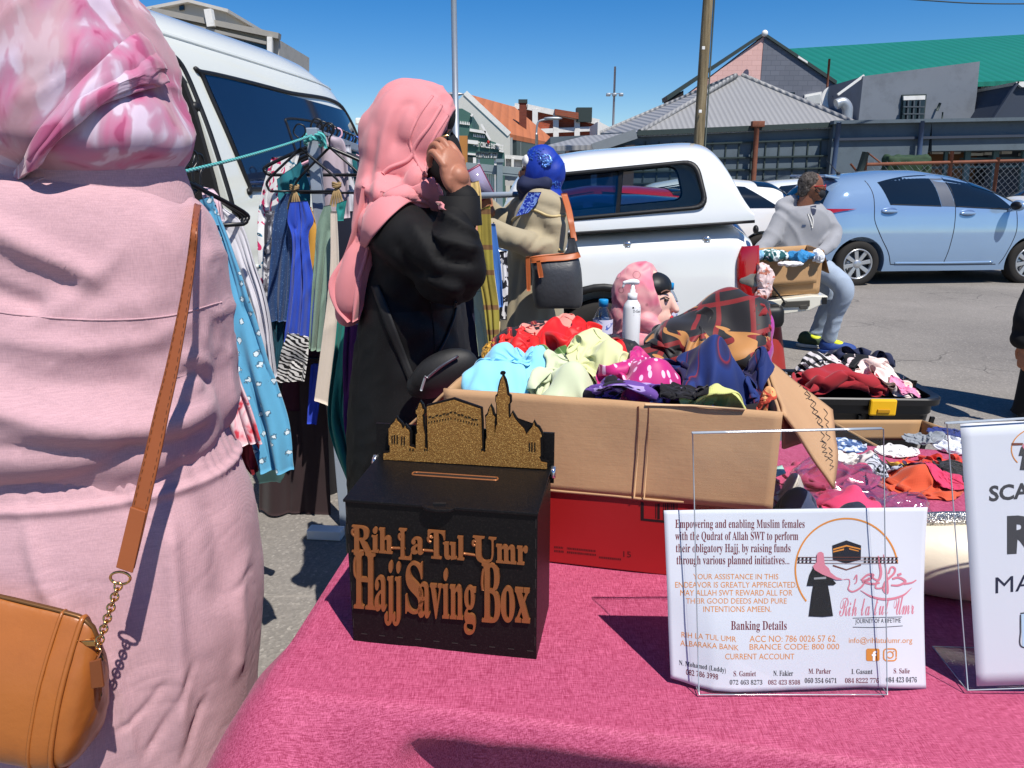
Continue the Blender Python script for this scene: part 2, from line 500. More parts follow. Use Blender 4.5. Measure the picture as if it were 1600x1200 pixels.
def corrug(name, col, per=.18, var=.08, rough=.5):
    t = NT(name); c = lin(col); co = t.coord()
    f = t.noise(co, .8, 5, .6)
    w = t.new("ShaderNodeTexWave"); w.bands_direction = 'X'; w.inputs["Scale"].default_value = .314 / per; t.L(co, w.inputs[0])
    cc = t.mix(f, tuple(x * (1 - var) for x in c), tuple(min(1, x * (1 + var)) for x in c))
    cc = t.mix(t.math('MULTIPLY', t.ramp(w.outputs[1], [(.0, (255, 255, 255)), (.3, (0, 0, 0))]), .35), cc, tuple(x * .6 for x in c))
    t.set(rough, .0, .4, 0, None, None, cc); t.bump(w.outputs[1], .7, .03)
    return t.m
def brick(name, c1, c2, mortar, scale=3.0):
    t = NT(name); co = t.coord((1, 1, 1), (math.pi / 2, 0, 0))
    b = t.new("ShaderNodeTexBrick"); b.inputs["Scale"].default_value = scale
    for i, c in ((1, c1), (2, c2), (3, mortar)): b.inputs[i].default_value = (*lin(c), 1)
    b.inputs["Mortar Size"].default_value = .015
    t.L(co, b.inputs[0]); t.set(.85, 0, .2, 0, None, None, t.mix(t.math('MULTIPLY', t.noise(t.coord(), 1.3, 5, .6), .35), b.outputs[0], tuple(x * .7 for x in lin(c1))))
    t.bump(b.outputs["Fac"], -.3, .01); return t.m
m_dark = mat("dark_slate_paint", (86, 98, 106), .75, var=.14, vs=1.2, dirt=((60, 66, 72), .6), bump=.2, bs=25)
m_darker = mat("navy_paint_and_shade", (52, 60, 74), .7, var=.12, vs=1.5)
m_greyup = mat("grey_plaster", (112, 118, 126), .85, var=.12, vs=.9, dirt=((78, 82, 88), .55), bump=.25, bs=30)
m_greybrick = brick("painted_grey_brick", (104, 108, 118), (112, 116, 126), (92, 96, 106), 1.6)
m_pink = brick("painted_pink_brick", (214, 172, 164), (220, 178, 170), (200, 158, 150), 1.6)
m_tin = corrug("grey_tin", (142, 142, 142), .13)
m_green = corrug("green_tin", (24, 112, 94), .38, .1, .45)
m_trim = mat("dark_trim", (46, 58, 56), .6)
m_white = mat("white_paint", (222, 220, 214), .6, var=.06, dirt=((170, 165, 155), .4))
m_rust = mat("rusty_steel", (120, 72, 52), .8, var=.3, vs=14, dirt=((80, 60, 50), .6))
m_blue_pipe = mat("blue_grey_pipe", (58, 76, 104), .5)
m_glassdark = mat("dark_window_glass", (22, 28, 34), .08, var=.2, vs=2, spec=.7)
m_steel = mat("galvanised_steel", (165, 170, 174), .42, metal=.55, var=.08, vs=5)
m_concrete = mat("concrete_grey", (172, 168, 160), .85, var=.1, vs=1.0, dirt=((120, 116, 108), .4))

# low dark building with a hipped tin roof
B = thing("dark_shop_building", (W(1150, 280, 20)[0], 20, 0), "low slate grey shop building with hipped grey tin roof and gridded wall", "building")
wallpoly("wall", [(860, 214), (1302, 195)], 20, 5, m_dark, B)
b = MB()
A1, A2, A3, A4 = W(1000, 206, 19.88), W(1333, 191, 19.86), W(1352, 191, 25), W(938, 208, 24)
ap, ap2 = W(1150, 118, 22.6), W(1160, 118, 22.8)
dz = np.array((0, 0, -.12))
b.add([A1, A2, A3, A4, ap, ap2, A1 + dz, A2 + dz, A3 + dz, A4 + dz], [(0, 1, 5, 4), (1, 2, 5), (2, 3, 4, 5), (3, 0, 4), (6, 9, 8, 7), (0, 6, 7, 1), (1, 7, 8, 2), (2, 8, 9, 3), (3, 9, 6, 0)])
roof = b.obj("roof", m_tin, B, smooth=False)
b = MB(); b.tube([ap, A1], .07, 6); b.tube([ap2, A2], .07, 6); b.tube([ap, A4], .07, 6); b.obj("roof_ridge_cap", m_tin, roof)
b = MB(); barpx(b, (996, 208), (1334, 193.5), 19.86, .12, .06); b.obj("gutter", m_trim, B, smooth=False)
b = MB()
for x in (1008, 1029, 1050, 1071, 1092, 1113, 1134, 1154.5, 1175, 1196, 1217, 1240, 1262, 1282): barpx(b, (x + 1, 221), (x - 5, 300), 19.985, .03, .03)
for y0, y1 in ((226, 217), (247, 243), (266, 262), (284, 281)): barpx(b, (985, y0 + 3), (1302, y1), 19.96, .035, .06)
b.obj("wall_batten", m_trim, B, smooth=False)
b = MB(); b.tube([W(1183, 194, 19.75), W(1180, 240, 19.75), (W(1178, 282, 19.75)[0], 19.75, 0)], .065, 8); b.box(W(1184, 194, 19.75), (.3, .16, .14)); b.obj("rusty_downpipe", m_rust, B, bevel=.01)
b = MB(); b.tube([W(1311, 191, 19.3), W(1306, 232, 19.4), (W(1299, 280, 19.4)[0], 19.4, 0)], .06, 8); b.obj("downpipe", m_blue_pipe, B)
# duct and dish on the roof
duct = MB()
dp = smoothpath([W(1306, 163, 21), W(1317, 160, 21), W(1324, 168, 21), W(1324, 180, 21), W(1323, 192, 21)], 16)
duct.tube(dp, .13, 14)
o = duct.obj("roof_duct", m_steel, None, label="bent silver ventilation duct standing at the roof edge of the slate grey building", cat="duct")
T = thing("satellite_dish", W(1301, 172, 24.5), "round white satellite dish mounted above the tin roof beside the silver duct", "satellite dish")
b = MB(); b.lathe([(0.0, .0), (.12, .015), (.24, .05), (.34, .11), (.33, .12), (.22, .06), (0.0, .02)], W(1302, 153, 24.5), 24, (-.5, -.8, .2)); b.obj("dish", m_white, T)
b = MB(); b.tube([W(1302, 153, 24.6), W(1301, 172, 24.6)], .03, 6); b.tube([W(1302, 153, 24.5), W(1299, 151, 24.1)], .012, 5); b.obj("bracket", m_steel, T)

# right wing with the open shopfront
B = thing("shopfront_wing", (W(1480, 280, 19.7)[0], 19.7, 0), "flat topped blue grey shop wing with brown open shopfront behind the blue car", "building")
wallpoly("wall", [(1303, 193.5), (1456, 190)], 19.75, 4, m_dark, B)
b = MB(); b.prism(*slabpts([(1456, 190), (1760, 184), (1760, 232), (1456, 236)], 19.75, 4)); b.obj("wall", m_dark, B, smooth=False)
wallpoly("wall", [(1720, 231), (1760, 231)], 19.75, 4, m_dark, B)
b = MB(); barpx(b, (1303, 218), (1760, 209), 19.72, .06, .1); b.obj("ledge", m_darker, B, smooth=False)
b = MB(); barpx(b, (1300, 191.5), (1760, 183.5), 19.70, .08, .25); b.obj("parapet_cap", m_dark, B, smooth=False)
wallpoly("shop_interior", [(1450, 228), (1770, 228)], 21.5, .3, mat("brown_interior", (110, 78, 52), .8, var=.4, vs=1.5), B)
b = MB()
for x, w in ((1478, .08), (1512, .14), (1556, .14), (1600, .1), (1640, .1)): b.bar(W(x, 236, 20.4), (W(x, 290, 20.4)[0], 20.4, 0), w, .08)
b.bar(W(1456, 262, 20.5), W(1720, 258, 20.5), .05, .05); b.bar(W(1500, 248, 20.6), W(1720, 245, 20.6), .04, .04)
b.obj("shopfront_frame", mat("teal_frame", (66, 96, 104), .5), B, smooth=False)
b = MB(); rnd = random.Random(4)
for k in range(9):
    p = W(1462 + k * 27 + rnd.random() * 8, 238 + rnd.random() * 4, 20.8); b = MB(); b.box(p, (.22 + .2 * rnd.random(), .1, .07)); b.obj("ceiling_light_fitting", m_white, B, smooth=False)
b = MB(); b.tube([W(1441, 189, 19.6), W(1437, 232, 19.6), (W(1432, 290, 19.6)[0], 19.6, 0)], .06, 8); b.obj("downpipe", m_blue_pipe, B)

# taller grey gabled wall behind
B = thing("grey_plaster_building", (W(1440, 280, 21.6)[0], 21.6, 0), "plain grey plastered block with one barred window under the green roof", "building")
wallpoly("wall", [(1349, 119), (1531, 96), (1526, 150)], 22.2, 2.5, m_greyup, B)
b = MB(); b.prism([W(1349, 120, 22.25), W(1309, 150, 25.5), np.array((W(1302, 190, 25.5)[0], 25.5, 0)), np.array((W(1343, 190, 22.25)[0], 22.25, 0))], (.25, .2, 0)); b.obj("side_wall", m_darker, B, smooth=False)  # dark tone stands in for the shade on this side face
b = MB(); barpx(b, (1350, 118), (1309, 148), 22.3, .06); b.obj("roof_edge", m_white, B, smooth=False)
w = slab("window", [(1410, 148), (1448, 147), (1444, 189), (1407, 189)], 22.14, .1, m_trim, B)
slab("window_pane", [(1412, 157), (1445.5, 156), (1442.5, 188), (1409, 188)], 22.10, .1, m_glassdark, w)
slab("blind", [(1412, 150), (1446, 149), (1445.6, 155.5), (1412, 156.5)], 22.09, .08, m_white, w)
b = MB()
for x in (1419, 1428, 1437): barpx(b, (x, 157), (x - 2, 188), 22.07, .035)
for y in (167, 178): barpx(b, (1411, y), (1444, y), 22.06, .035)
b.obj("window_bar", mat("grey_bars", (70, 78, 84), .6), w, smooth=False)
b = MB(); b.tube([W(1469, 161, 22.1), W(1464, 173, 22.1)], .035, 6); b.obj("vent_pipe", m_trim, B); b = MB(); b.tube([W(1473, 175, 22.1), W(1472, 187, 22.1)], .02, 6); b.obj("vent_pipe", m_trim, B)

# green tin roof
B = thing("green_roofed_building", (W(1500, 280, 28)[0], 28, 0), "large building under a long bright green ribbed tin roof", "building")
b = MB(); P = [W(1200, 78, 36), W(1760, 44, 36), W(1760, 119, 28), W(1220, 140, 28)]
b.prism(P, (0, .0, -.15)); b.prism([W(1760, 44, 36.02), W(1200, 78, 36.02), W(1220, 140, 44), W(1760, 119, 44)], (0, 0, -.15)); b.obj("roof", m_green, B, smooth=False)
wallpoly("wall", [(1226, 141), (1760, 122)], 28.6, 14, m_darker, B)
w = slab("window", [(1536, 133), (1568, 131), (1564, 190), (1531, 190)], 28.5, .15, m_white, B)
for k in range(4): slab("window_pane", [(1538.5 - k, 136 + k * 14), (1565.5 - k, 135 + k * 14), (1565 - k, 146 + k * 14), (1538 - k, 147 + k * 14)], 28.44, .12, mat("grey_blue_glass", (130, 145, 165), .15, var=.2), w)
B = thing("dark_gable_annex", (W(1610, 280, 21)[0], 21, 0), "dark blue gable annex with a white roof verge at the frame edge", "building")
wallpoly("wall", [(1553, 186), (1590, 130), (1700, 126)], 21, 4, m_darker, B)
b = MB(); barpx(b, (1551, 187), (1590, 128), 20.95, .05, .1); b.obj("verge_board", m_darker, B, smooth=False)
slab("roof", [(1587, 128), (1700, 122), (1700, 134), (1597, 136)], 20.9, 4.2, m_white, B)

# pink and grey gabled house
B = thing("pink_gabled_house", (W(1190, 280, 27)[0], 27, 0), "tall gabled house with half pink and half grey painted brick wall", "building")
wallpoly("pink_wall", [(1069, 152), (1194, 56.5)], 27, .8, m_pink, B)
wallpoly("grey_wall", [(1194, 56.5), (1305, 131)], 26.98, .8, m_greybrick, B)
b = MB()
b.prism([W(1042, 150, 26.9), W(1194, 50, 26.9), W(1194, 55, 26.9), W(1043, 157, 26.9)], (0, .9, 0))
b.prism([W(1194, 50, 26.9), W(1308, 126, 26.9), W(1307, 132, 26.9), W(1194, 55, 26.9)], (0, .9, 0))
b.obj("roof", m_trim, B, smooth=False)
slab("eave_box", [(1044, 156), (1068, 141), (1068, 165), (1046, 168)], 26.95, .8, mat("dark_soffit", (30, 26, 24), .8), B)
b = MB(); b.add(*ell(W(1195, 52, 26.4), (.10, .08, .10))); b.obj("ridge_light", m_white, B)
slab("roof_patch", [(1248, 87), (1262, 96), (1262, 99), (1247, 90)], 26.42, .05, m_white, B)
w = slab("window", [(1257, 148), (1284, 143), (1284, 166), (1258, 164)], 26.9, .1, m_white, B)
slab("window_pane", [(1260, 151), (1282, 147), (1282, 162), (1260, 161)], 26.86, .1, mat("pale_blind_glass", (190, 192, 188), .3), w)
slab("window", [(1230, 144), (1242, 144), (1242, 160), (1230, 160)], 26.92, .1, m_glassdark, B)
b = MB(); b.tube([W(1296, 92, 25.5), W(1290, 168, 25.5)], .035, 6); o = b.obj("rusty_pipe", m_rust, None, label="thin rusty pipe rising in front of the grey brick gable", cat="pipe")

# carport roof beside the hipped building
B = thing("carport", (W(920, 280, 15)[0], 15, 0), "low grey lean-to carport roof on a thin post above the white pickup", "carport")
b = MB(); b.prism([W(846, 229, 17.5), W(915, 212, 20), W(994, 207, 20), W(940, 226, 17.5)], (0, 0, -.1)); b.obj("roof", m_tin, B, smooth=False)
b = MB(); barpx(b, (926, 232), (994, 209), 17.2, .2, .06); b.obj("fascia", mat("grey_fascia", (120, 126, 130), .5), B, smooth=False)
b = MB(); b.bar(W(929, 232, 17.6), (W(928, 260, 17.6)[0], 17.6, 0), .12); b.obj("post", m_steel, B, smooth=False)
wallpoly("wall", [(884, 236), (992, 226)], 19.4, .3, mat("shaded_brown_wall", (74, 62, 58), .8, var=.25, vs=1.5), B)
slab("small_window", [(956, 232), (980, 231), (980, 246), (956, 247)], 19.3, .1, mat("rust_frame", (80, 52, 40), .7), B)
slab("pink_hatch", [(871, 240), (890, 240), (890, 255), (871, 255)], 18.4, .2, mat("pink_hatch_paint", (190, 120, 124), .7), B)
o = slab("white_gable_wall", [(934, 190), (958, 202), (962, 300), (932, 300)], 30, 3, m_white, None, label="plain white gable wall between the brick building and the grey hipped roof", cat="wall")

# gabled hall with orange tiles
m_tile = corrug("orange_tiles", (174, 104, 66), .34, .14, .8)
B = thing("gabled_tile_house", (W(780, 280, 33)[0], 33, 0), "pale grey gabled house with orange tiled roof and dark upper windows", "building")
wallpoly("wall", [(688, 190), (726, 145), (792, 203), (797, 212), (797, 235)], 33, .5, mat("pale_plaster", (196, 194, 186), .8, var=.05), B)
b = MB(); b.prism([W(728, 146, 33.1), W(804, 167, 44), W(874, 226, 40), W(796, 209, 33.1)], (0, 0, -.2)); rf = b.obj("roof", m_tile, B, smooth=False)
b = MB(); b.bar(W(727, 145, 33.02), W(796, 210, 33.02), .12, .2); b.obj("verge_board", m_white, B, smooth=False)
b = MB(); cA = W(817, 163, 38); b.box(cA + np.array((0, 0, -.7)), (.34, .4, 1.6)); b.obj("chimney", brick("dark_brick", (116, 62, 48), (100, 52, 42), (90, 80, 74), 4), rf, smooth=False)
b = MB(); b.box(cA + np.array((0, 0, .12)), (.42, .48, .16)); b.obj("chimney_cap", m_trim, rf, smooth=False)
b = MB(); b.prism([W(796, 213, 33.4), W(872, 229, 40.2), np.array((W(872, 229, 40.2)[0], 40.2, 0)), np.array((W(796, 213, 33.4)[0], 33.4, 0))], (.3, .6, 0)); b.obj("upper_wall", mat("dark_green_glazing", (50, 60, 60), .3, var=.3, vs=2), B, smooth=False)
b = MB()
m_mul = mat("pale_mullion", (150, 156, 156), .5)
for k in range(6):
    f = k / 5; x = 799 + 66 * f; Y = 33.6 + 6.4 * f - .35; b = MB(); b.bar(W(x, 215 + 13 * f, Y), W(x, 252, Y), .1, .08); b.obj("window_mullion", m_mul, B, smooth=False)

# green shop facade with stepped parapet
B = thing("green_stepped_facade", (W(745, 280, 27)[0], 27, 0), "dark green shop facade with stepped white mouldings and white lettering", "building")
m_gf = mat("bottle_green_paint", (62, 98, 90), .7, var=.08, vs=1)
wallpoly("wall", [(690, 170), (722, 169.5), (737, 178), (738, 200), (755, 204), (764, 219), (775, 223), (780, 232), (787, 236), (788, 248)], 27, 6, m_gf, B)
for p, q, w in (((734, 203), (759, 207), .09), ((752, 194), (766, 219), .07), ((729, 221), (747, 223), .12), ((728, 240), (744, 241.5), .06), ((775, 225), (781, 227), .07), ((780, 235.5), (787, 237), .06), ((736, 179), (739, 181), .09)):
    b = MB(); barpx(b, p, q, 26.93, w, .12); b.obj("moulding", m_white, B, smooth=False)
b = MB()
for x0, y0, n in ((719, 191.5, 6), (740, 211.5, 7)):
    for k in range(n):
        x = x0 + k * 2.7; y = y0 + k * .35
        b = MB(); b.prism([W(x, y - 2.6, 26.95), W(x + .7, y - 2.6, 26.95), W(x + 1.5, y + 2.2, 26.95), W(x - .8, y + 2.2, 26.95)], (0, .06, 0)); b.obj("dentil_ornament", m_white, B, smooth=False)
V, F = text("SALT CIRCLE DISTRICT", .22, .45, .006, ext=.02)
p = W(763, 231, 26.95); sl = -.13
Vw = np.stack([p[0] + V[:, 0], np.full(len(V), 26.95) - V[:, 2], p[2] + V[:, 1] + sl * V[:, 0]], 1)
obj("lettering", Vw, F, m_white, B, smooth=False)
b = MB(); b.add(*ell(W(763, 222, 26.9), (.045, .04, .06))); b.obj("red_emblem", mat("red_paint", (170, 40, 36), .6), B)
slab("doorway", [(729, 245), (738, 246), (738, 262), (729, 262)], 26.9, .1, m_glassdark, B)
slab("poster", [(739, 246), (744, 246), (744, 258), (739, 258)], 26.88, .1, m_white, B)
o = slab("brick_pillar", [(716, 212), (730, 212), (729, 300), (716, 300)], 19, .3, mat("ochre_boards", (172, 116, 58), .8, var=.15, vs=4), None, label="narrow ochre timber panel standing behind the black robed woman's raised hand", cat="panel")
o.name = "timber_panel"
# street name sign
T = thing("street_sign", (W(760, 280, 21)[0], 21, 0), "white street name sign with black letters on two posts", "street sign")
slab("board", [(744.5, 238), (777, 239.5), (777, 247), (744.5, 245.5)], 21, .03, m_white, T)
b = MB()
for p, q in (((743.5, 237), (778, 238.6)), ((743.5, 246.4), (778, 248)), ((744, 237), (744, 246.4)), ((777.5, 238.6), (777.5, 248))): barpx(b, p, q, 20.99, .022, .06)
b.obj("frame", m_trim, T, smooth=False)
V, F = text("STOWE ST", .135, .78, .003, ext=.004)
p = W(760.7, 245, 20.985); Vw = np.stack([p[0] + V[:, 0], np.full(len(V), 20.985) - V[:, 2], p[2] + V[:, 1] - .046 * V[:, 0]], 1)
obj("lettering", Vw, F, m_trim, T, smooth=False)
b = MB()
for x in (748, 774): b = MB(); b.bar(W(x, 247, 21.05), (W(x, 247, 21.05)[0], 21.05, 0), .06); b.obj("post", m_white, T, smooth=False)

# railings and low walls between
T = thing("metal_railing", (W(790, 280, 17)[0], 17, 0), "grey metal railing with thick square post in front of the green facade", "railing")
b = MB(); b.bar(W(728, 259, 17), W(850, 271, 17), .1, .14); b.bar(W(728, 265, 17), W(850, 277, 17), .08, .08); b.obj("rail", mat("grey_green_rail", (128, 140, 142), .6), T, smooth=False)
b = MB(); b.bar(W(781, 251, 16.9), (W(781, 290, 16.9)[0], 16.9, 0), .12); b.box(W(781, 251, 16.9), (.17, .17, .07)); b.obj("post", mat("grey_post", (120, 134, 138), .6), T, smooth=False)
b = MB()
for k in range(13): b = MB(); b.bar(W(742 + k * 3, 267, 17.1), (W(742 + k * 3, 267, 17.1)[0], 17.1, 0), .025); b.obj("baluster", m_white, T, smooth=False)
T = thing("balcony_wall", (W(810, 280, 30)[0], 30, 0), "white framed balcony parapet below the dark upper windows", "balcony")
slab("panel", [(786, 247), (862, 254), (862, 290), (786, 290)], 30, .3, mat("pale_panel", (186, 184, 182), .8), T)
b = MB(); barpx(b, (780, 244), (862, 250.5), 29.9, .14, .2); barpx(b, (780, 261), (862, 268), 29.9, .1, .2)
for x in (788, 801, 818, 836, 852): barpx(b, (x, 245 + (x - 780) * .08), (x, 264), 29.88, .1, .2)
b.obj("frame", m_white, T, smooth=False)

# red brick block with white frame
B = thing("red_brick_block", (W(870, 280, 48)[0], 48, 0), "red brick block with white painted concrete frame on the skyline", "building")
wallpoly("wall", [(803, 166), (824, 168), (936, 191)], 48, 8, brick("red_brick", (168, 84, 58), (150, 72, 50), (140, 100, 84), 2.2), B)
b = MB(); 
barpx(b, (804, 165.5), (824, 167.5), 47.9, .3, .3); barpx(b, (823, 167), (936, 191), 47.9, .3, .3); barpx(b, (845, 205), (936, 201), 47.9, .26, .3)
for x, y in ((805, 166), (836, 170), (868.5, 177), (901.5, 184), (934.5, 191)): barpx(b, (x, y), (x, 240), 47.88, .32, .3)
b.obj("concrete_frame", m_white, B, smooth=False)
slab("parapet", [(867, 170), (904, 176), (904, 186), (867, 179)], 47.4, 2, brick("red_brick_b", (150, 84, 62), (138, 72, 54), (120, 100, 84), 2.2), B)
slab("white_block", [(936, 190), (958, 201), (958, 240), (936, 240)], 48.2, 6, m_white, B)
b = MB(); b.box(W(912, 180, 48), (.9, .9, .8)); b.obj("roof_tank", m_trim, B, smooth=False)

# grey flat block behind the white van
B = thing("grey_flats_block", (W(350, 100, 34)[0], 34, 0), "pale grey concrete block of flats rising behind the white minibus roof", "building")
slab("wall", [(150, 30), (293, 2), (353, 19), (353, 300), (150, 300)], 36, 6, m_concrete, B)
slab("parapet", [(150, 26), (293, -2), (356, 14), (356, 19), (293, 3), (150, 31)], 35.7, 6.5, mat("pale_ledge", (190, 186, 178), .8), B)
slab("lower_wall", [(240, 20), (436, 62), (436, 300), (240, 300)], 35, 5, m_concrete, B)
b = MB(); barpx(b, (240, 17), (437, 57), 34.8, .22, .4); barpx(b, (240, 27), (418, 68), 34.75, .12, .3); b.obj("ledge", mat("shadow_ledge", (150, 146, 138), .8), B, smooth=False)
slab("window", [(280, 9), (287, 8), (287, 15), (280, 16)], 35.9, .3, m_glassdark, B)
slab("window", [(350, 58), (416, 71), (416, 90), (350, 80)], 34.9, .3, m_glassdark, B)
b = MB(); barpx(b, (326, 15), (331, 42), 34.6, .3, .3); barpx(b, (422, 58), (422, 85), 34.6, .2, .2); b.obj("drain_pipe", m_white, B, smooth=False)

# ------------------------------------------------------------------ poles
T = thing("street_lamp_pole", (W(713, 280, 17)[0], 17, 0), "tall plain grey steel pole right behind the pink headscarf", "lamp post")
b = MB(); q = W(713, 230, 17); b.tube([(q[0], 17, 0), (q[0], 17, 9)], [.07, .05], 12); b.obj("pole", m_steel, T)
b = MB(); b.tube([(q[0], 17, .05), (q[0], 17, .25)], .12, 12); b.obj("base", m_steel, T)
T = thing("wooden_pole", (W(1092, 230, 14)[0], 14, 0), "weathered brown wooden utility pole in front of the tin roof", "utility pole")
q = W(1093, 220, 14); b = MB(); A = smoothpath([(q[0], 14, 0, .092), (q[0] - .01, 14, 3, .088), (q[0] + .02, 14, 6, .08), (q[0] + .02, 14, 9, .076)], 30); b.tube(A[:, :3], A[:, 3], 14)
tw = NT("weathered_wood"); tf = tw.noise(tw.coord((9, 9, .5)), 3, 6, .65); tw.set(.85, 0, .2, 0, None, None, tw.ramp(tf, [(.3, (84, 74, 54)), (.55, (128, 114, 88)), (.75, (150, 138, 112))])); tw.bump(tf, .5, .01)
b.obj("pole", tw.m, T)
b = MB()
for py in (75, 174): b = MB(); b.box(W(1099 - (py - 75) * .05, py, 13.87), (.05, .03, .05)); b.obj("bolt_plate", m_white, T, smooth=False, bevel=.005)
b = MB(); b.tube([(q[0] + .09, 13.95, 1), (q[0] + .095, 13.95, 5), (q[0] + .10, 13.95, 9)], .015, 6); b.obj("cable", m_trim, T)
T = thing("thin_mast", (W(958, 280, 40)[0], 40, 0), "slim silver mast with a crossbar of floodlights on the skyline", "mast")
q = W(958, 200, 40); b = MB(); b.tube([(q[0], 40, 0), (q[0], 40, W(960, 104, 40)[2])], [.07, .05], 8); b.obj("pole", mat("pale_mast", (176, 180, 184), .6), T)
b = MB(); b.bar(W(950, 147, 40), W(971, 146, 40), .05); b.obj("crossbar", m_steel, T, smooth=False)
for x in (950.5, 960, 970.5):
    b = MB(); b.box(W(x, 148, 39.9), (.2, .2, .14)); b.obj("floodlight", m_steel, T, bevel=.02)
for i, (x0, y0, x1, yb, Y, g) in enumerate(((735, 145, 683, 150, 26, 0), (864, 185, 838, 265, 30, 1), (936, 206, 926, 240, 33, 2))):
    lab = ("slender street lamp arm reaching left behind the pink headscarf", "curved street lamp over the orange tiled roof near the brick block", "small curved street lamp in front of the white framed brick block")[i]
    if g == 0: pts = [W(708, 147, Y), W(695, 147.5, Y), W(684, 152, Y)]; base = (W(709, 280, Y)[0], Y)
    else: pts = [W(x1, yb - 40 * (g == 1) - 15, Y), W(x1 + 2, y0 + 8, Y), W(x1 + 8, y0 + 3, Y), W(x0, y0, Y)]; base = (W(x1, 280, Y)[0], Y)
    T = thing("street_lamp", (base[0], base[1], 0), lab, "street lamp")
    b = MB(); pts = smoothpath(pts, 14)
    b.tube(pts, .04, 6)
    b.tube([(base[0], Y, 0), (base[0], Y, pts[0][2])], .06, 6); b.obj("pole", m_steel, T)
    b = MB(); e = pts[0] if g == 0 else pts[-1]; b.add(*ell(e, (.35, .1, .06))); b.obj("lamp_head", m_steel, T)

# rusty pipe fence by the shopfront
T = thing("rusty_pipe_fence", (W(1480, 280, 15)[0], 15, 0), "rusty pipe fence with leaning dark post behind the blue car", "fence")
b = MB()
for x, y in ((1354, 240), (1488, 236), (1560, 246)): b = MB(); b.tube([(W(x - 2, 280, 15)[0], 15, 0), W(x, y, 15)], .035, 8); b.obj("post", m_rust, T)
b = MB(); b.tube([W(1352, 257, 15), W(1720, 248, 15)], .03, 8); b.tube([W(1355, 238, 15), W(1378, 256, 15)], .015, 6); b.tube([W(1329, 256, 15), W(1345, 275, 15)], .02, 6); b.obj("rail", m_rust, T)
b = MB(); b.tube([W(1353, 238, 14.95), W(1342, 272, 14.95), (W(1338, 285, 14.95)[0], 14.95, 0)], .07, 8); b.obj("leaning_post", m_trim, T)
b = MB()
zt = W(1490, 252, 15)[2]
x0, x1 = W(1356, 250, 15)[0], W(1720, 250, 15)[0]
n = int((x1 - x0) / .12)
for k in range(n):
    x = x0 + k * .12; zb = zt - 1.2
    for sg in (1, -1):
        p = np.array((x, 15, zt)); q = np.array((x + sg * 1.2, 15, zb))
        if x0 <= q[0] <= x1: b.bar(p, q, .0028, .0028)
b.obj("wire_mesh", m_steel, T, smooth=False)
b = MB(); b.box(W(1415, 262, 15.4), (.85, .3, .45)); 
V, F = b.V, b.F
o = obj("clipped_shrub", *(lambda p: (p[0] + vnorm(p[0], p[1]) * (.05 * vn(p[0] * 9, 3))[:, None], p[1]))(fuse([(V, F)], .04, 3)), mat("dark_leaves", (40, 62, 40), .8, var=.5, vs=20, bump=.8, bs=40), None, label="small dark green clipped shrub above the blue car roof", cat="shrub")

b = MB(); b.tube(smoothpath([W(1340, -8, 18), W(1450, 1, 18.3), W(1560, 6, 18.6), W(1760, 4, 19)], 30), .014, 5); b.obj("overhead_cable", m_trim, None, label="thin black overhead cable crossing the sky in the top right corner", cat="cable")
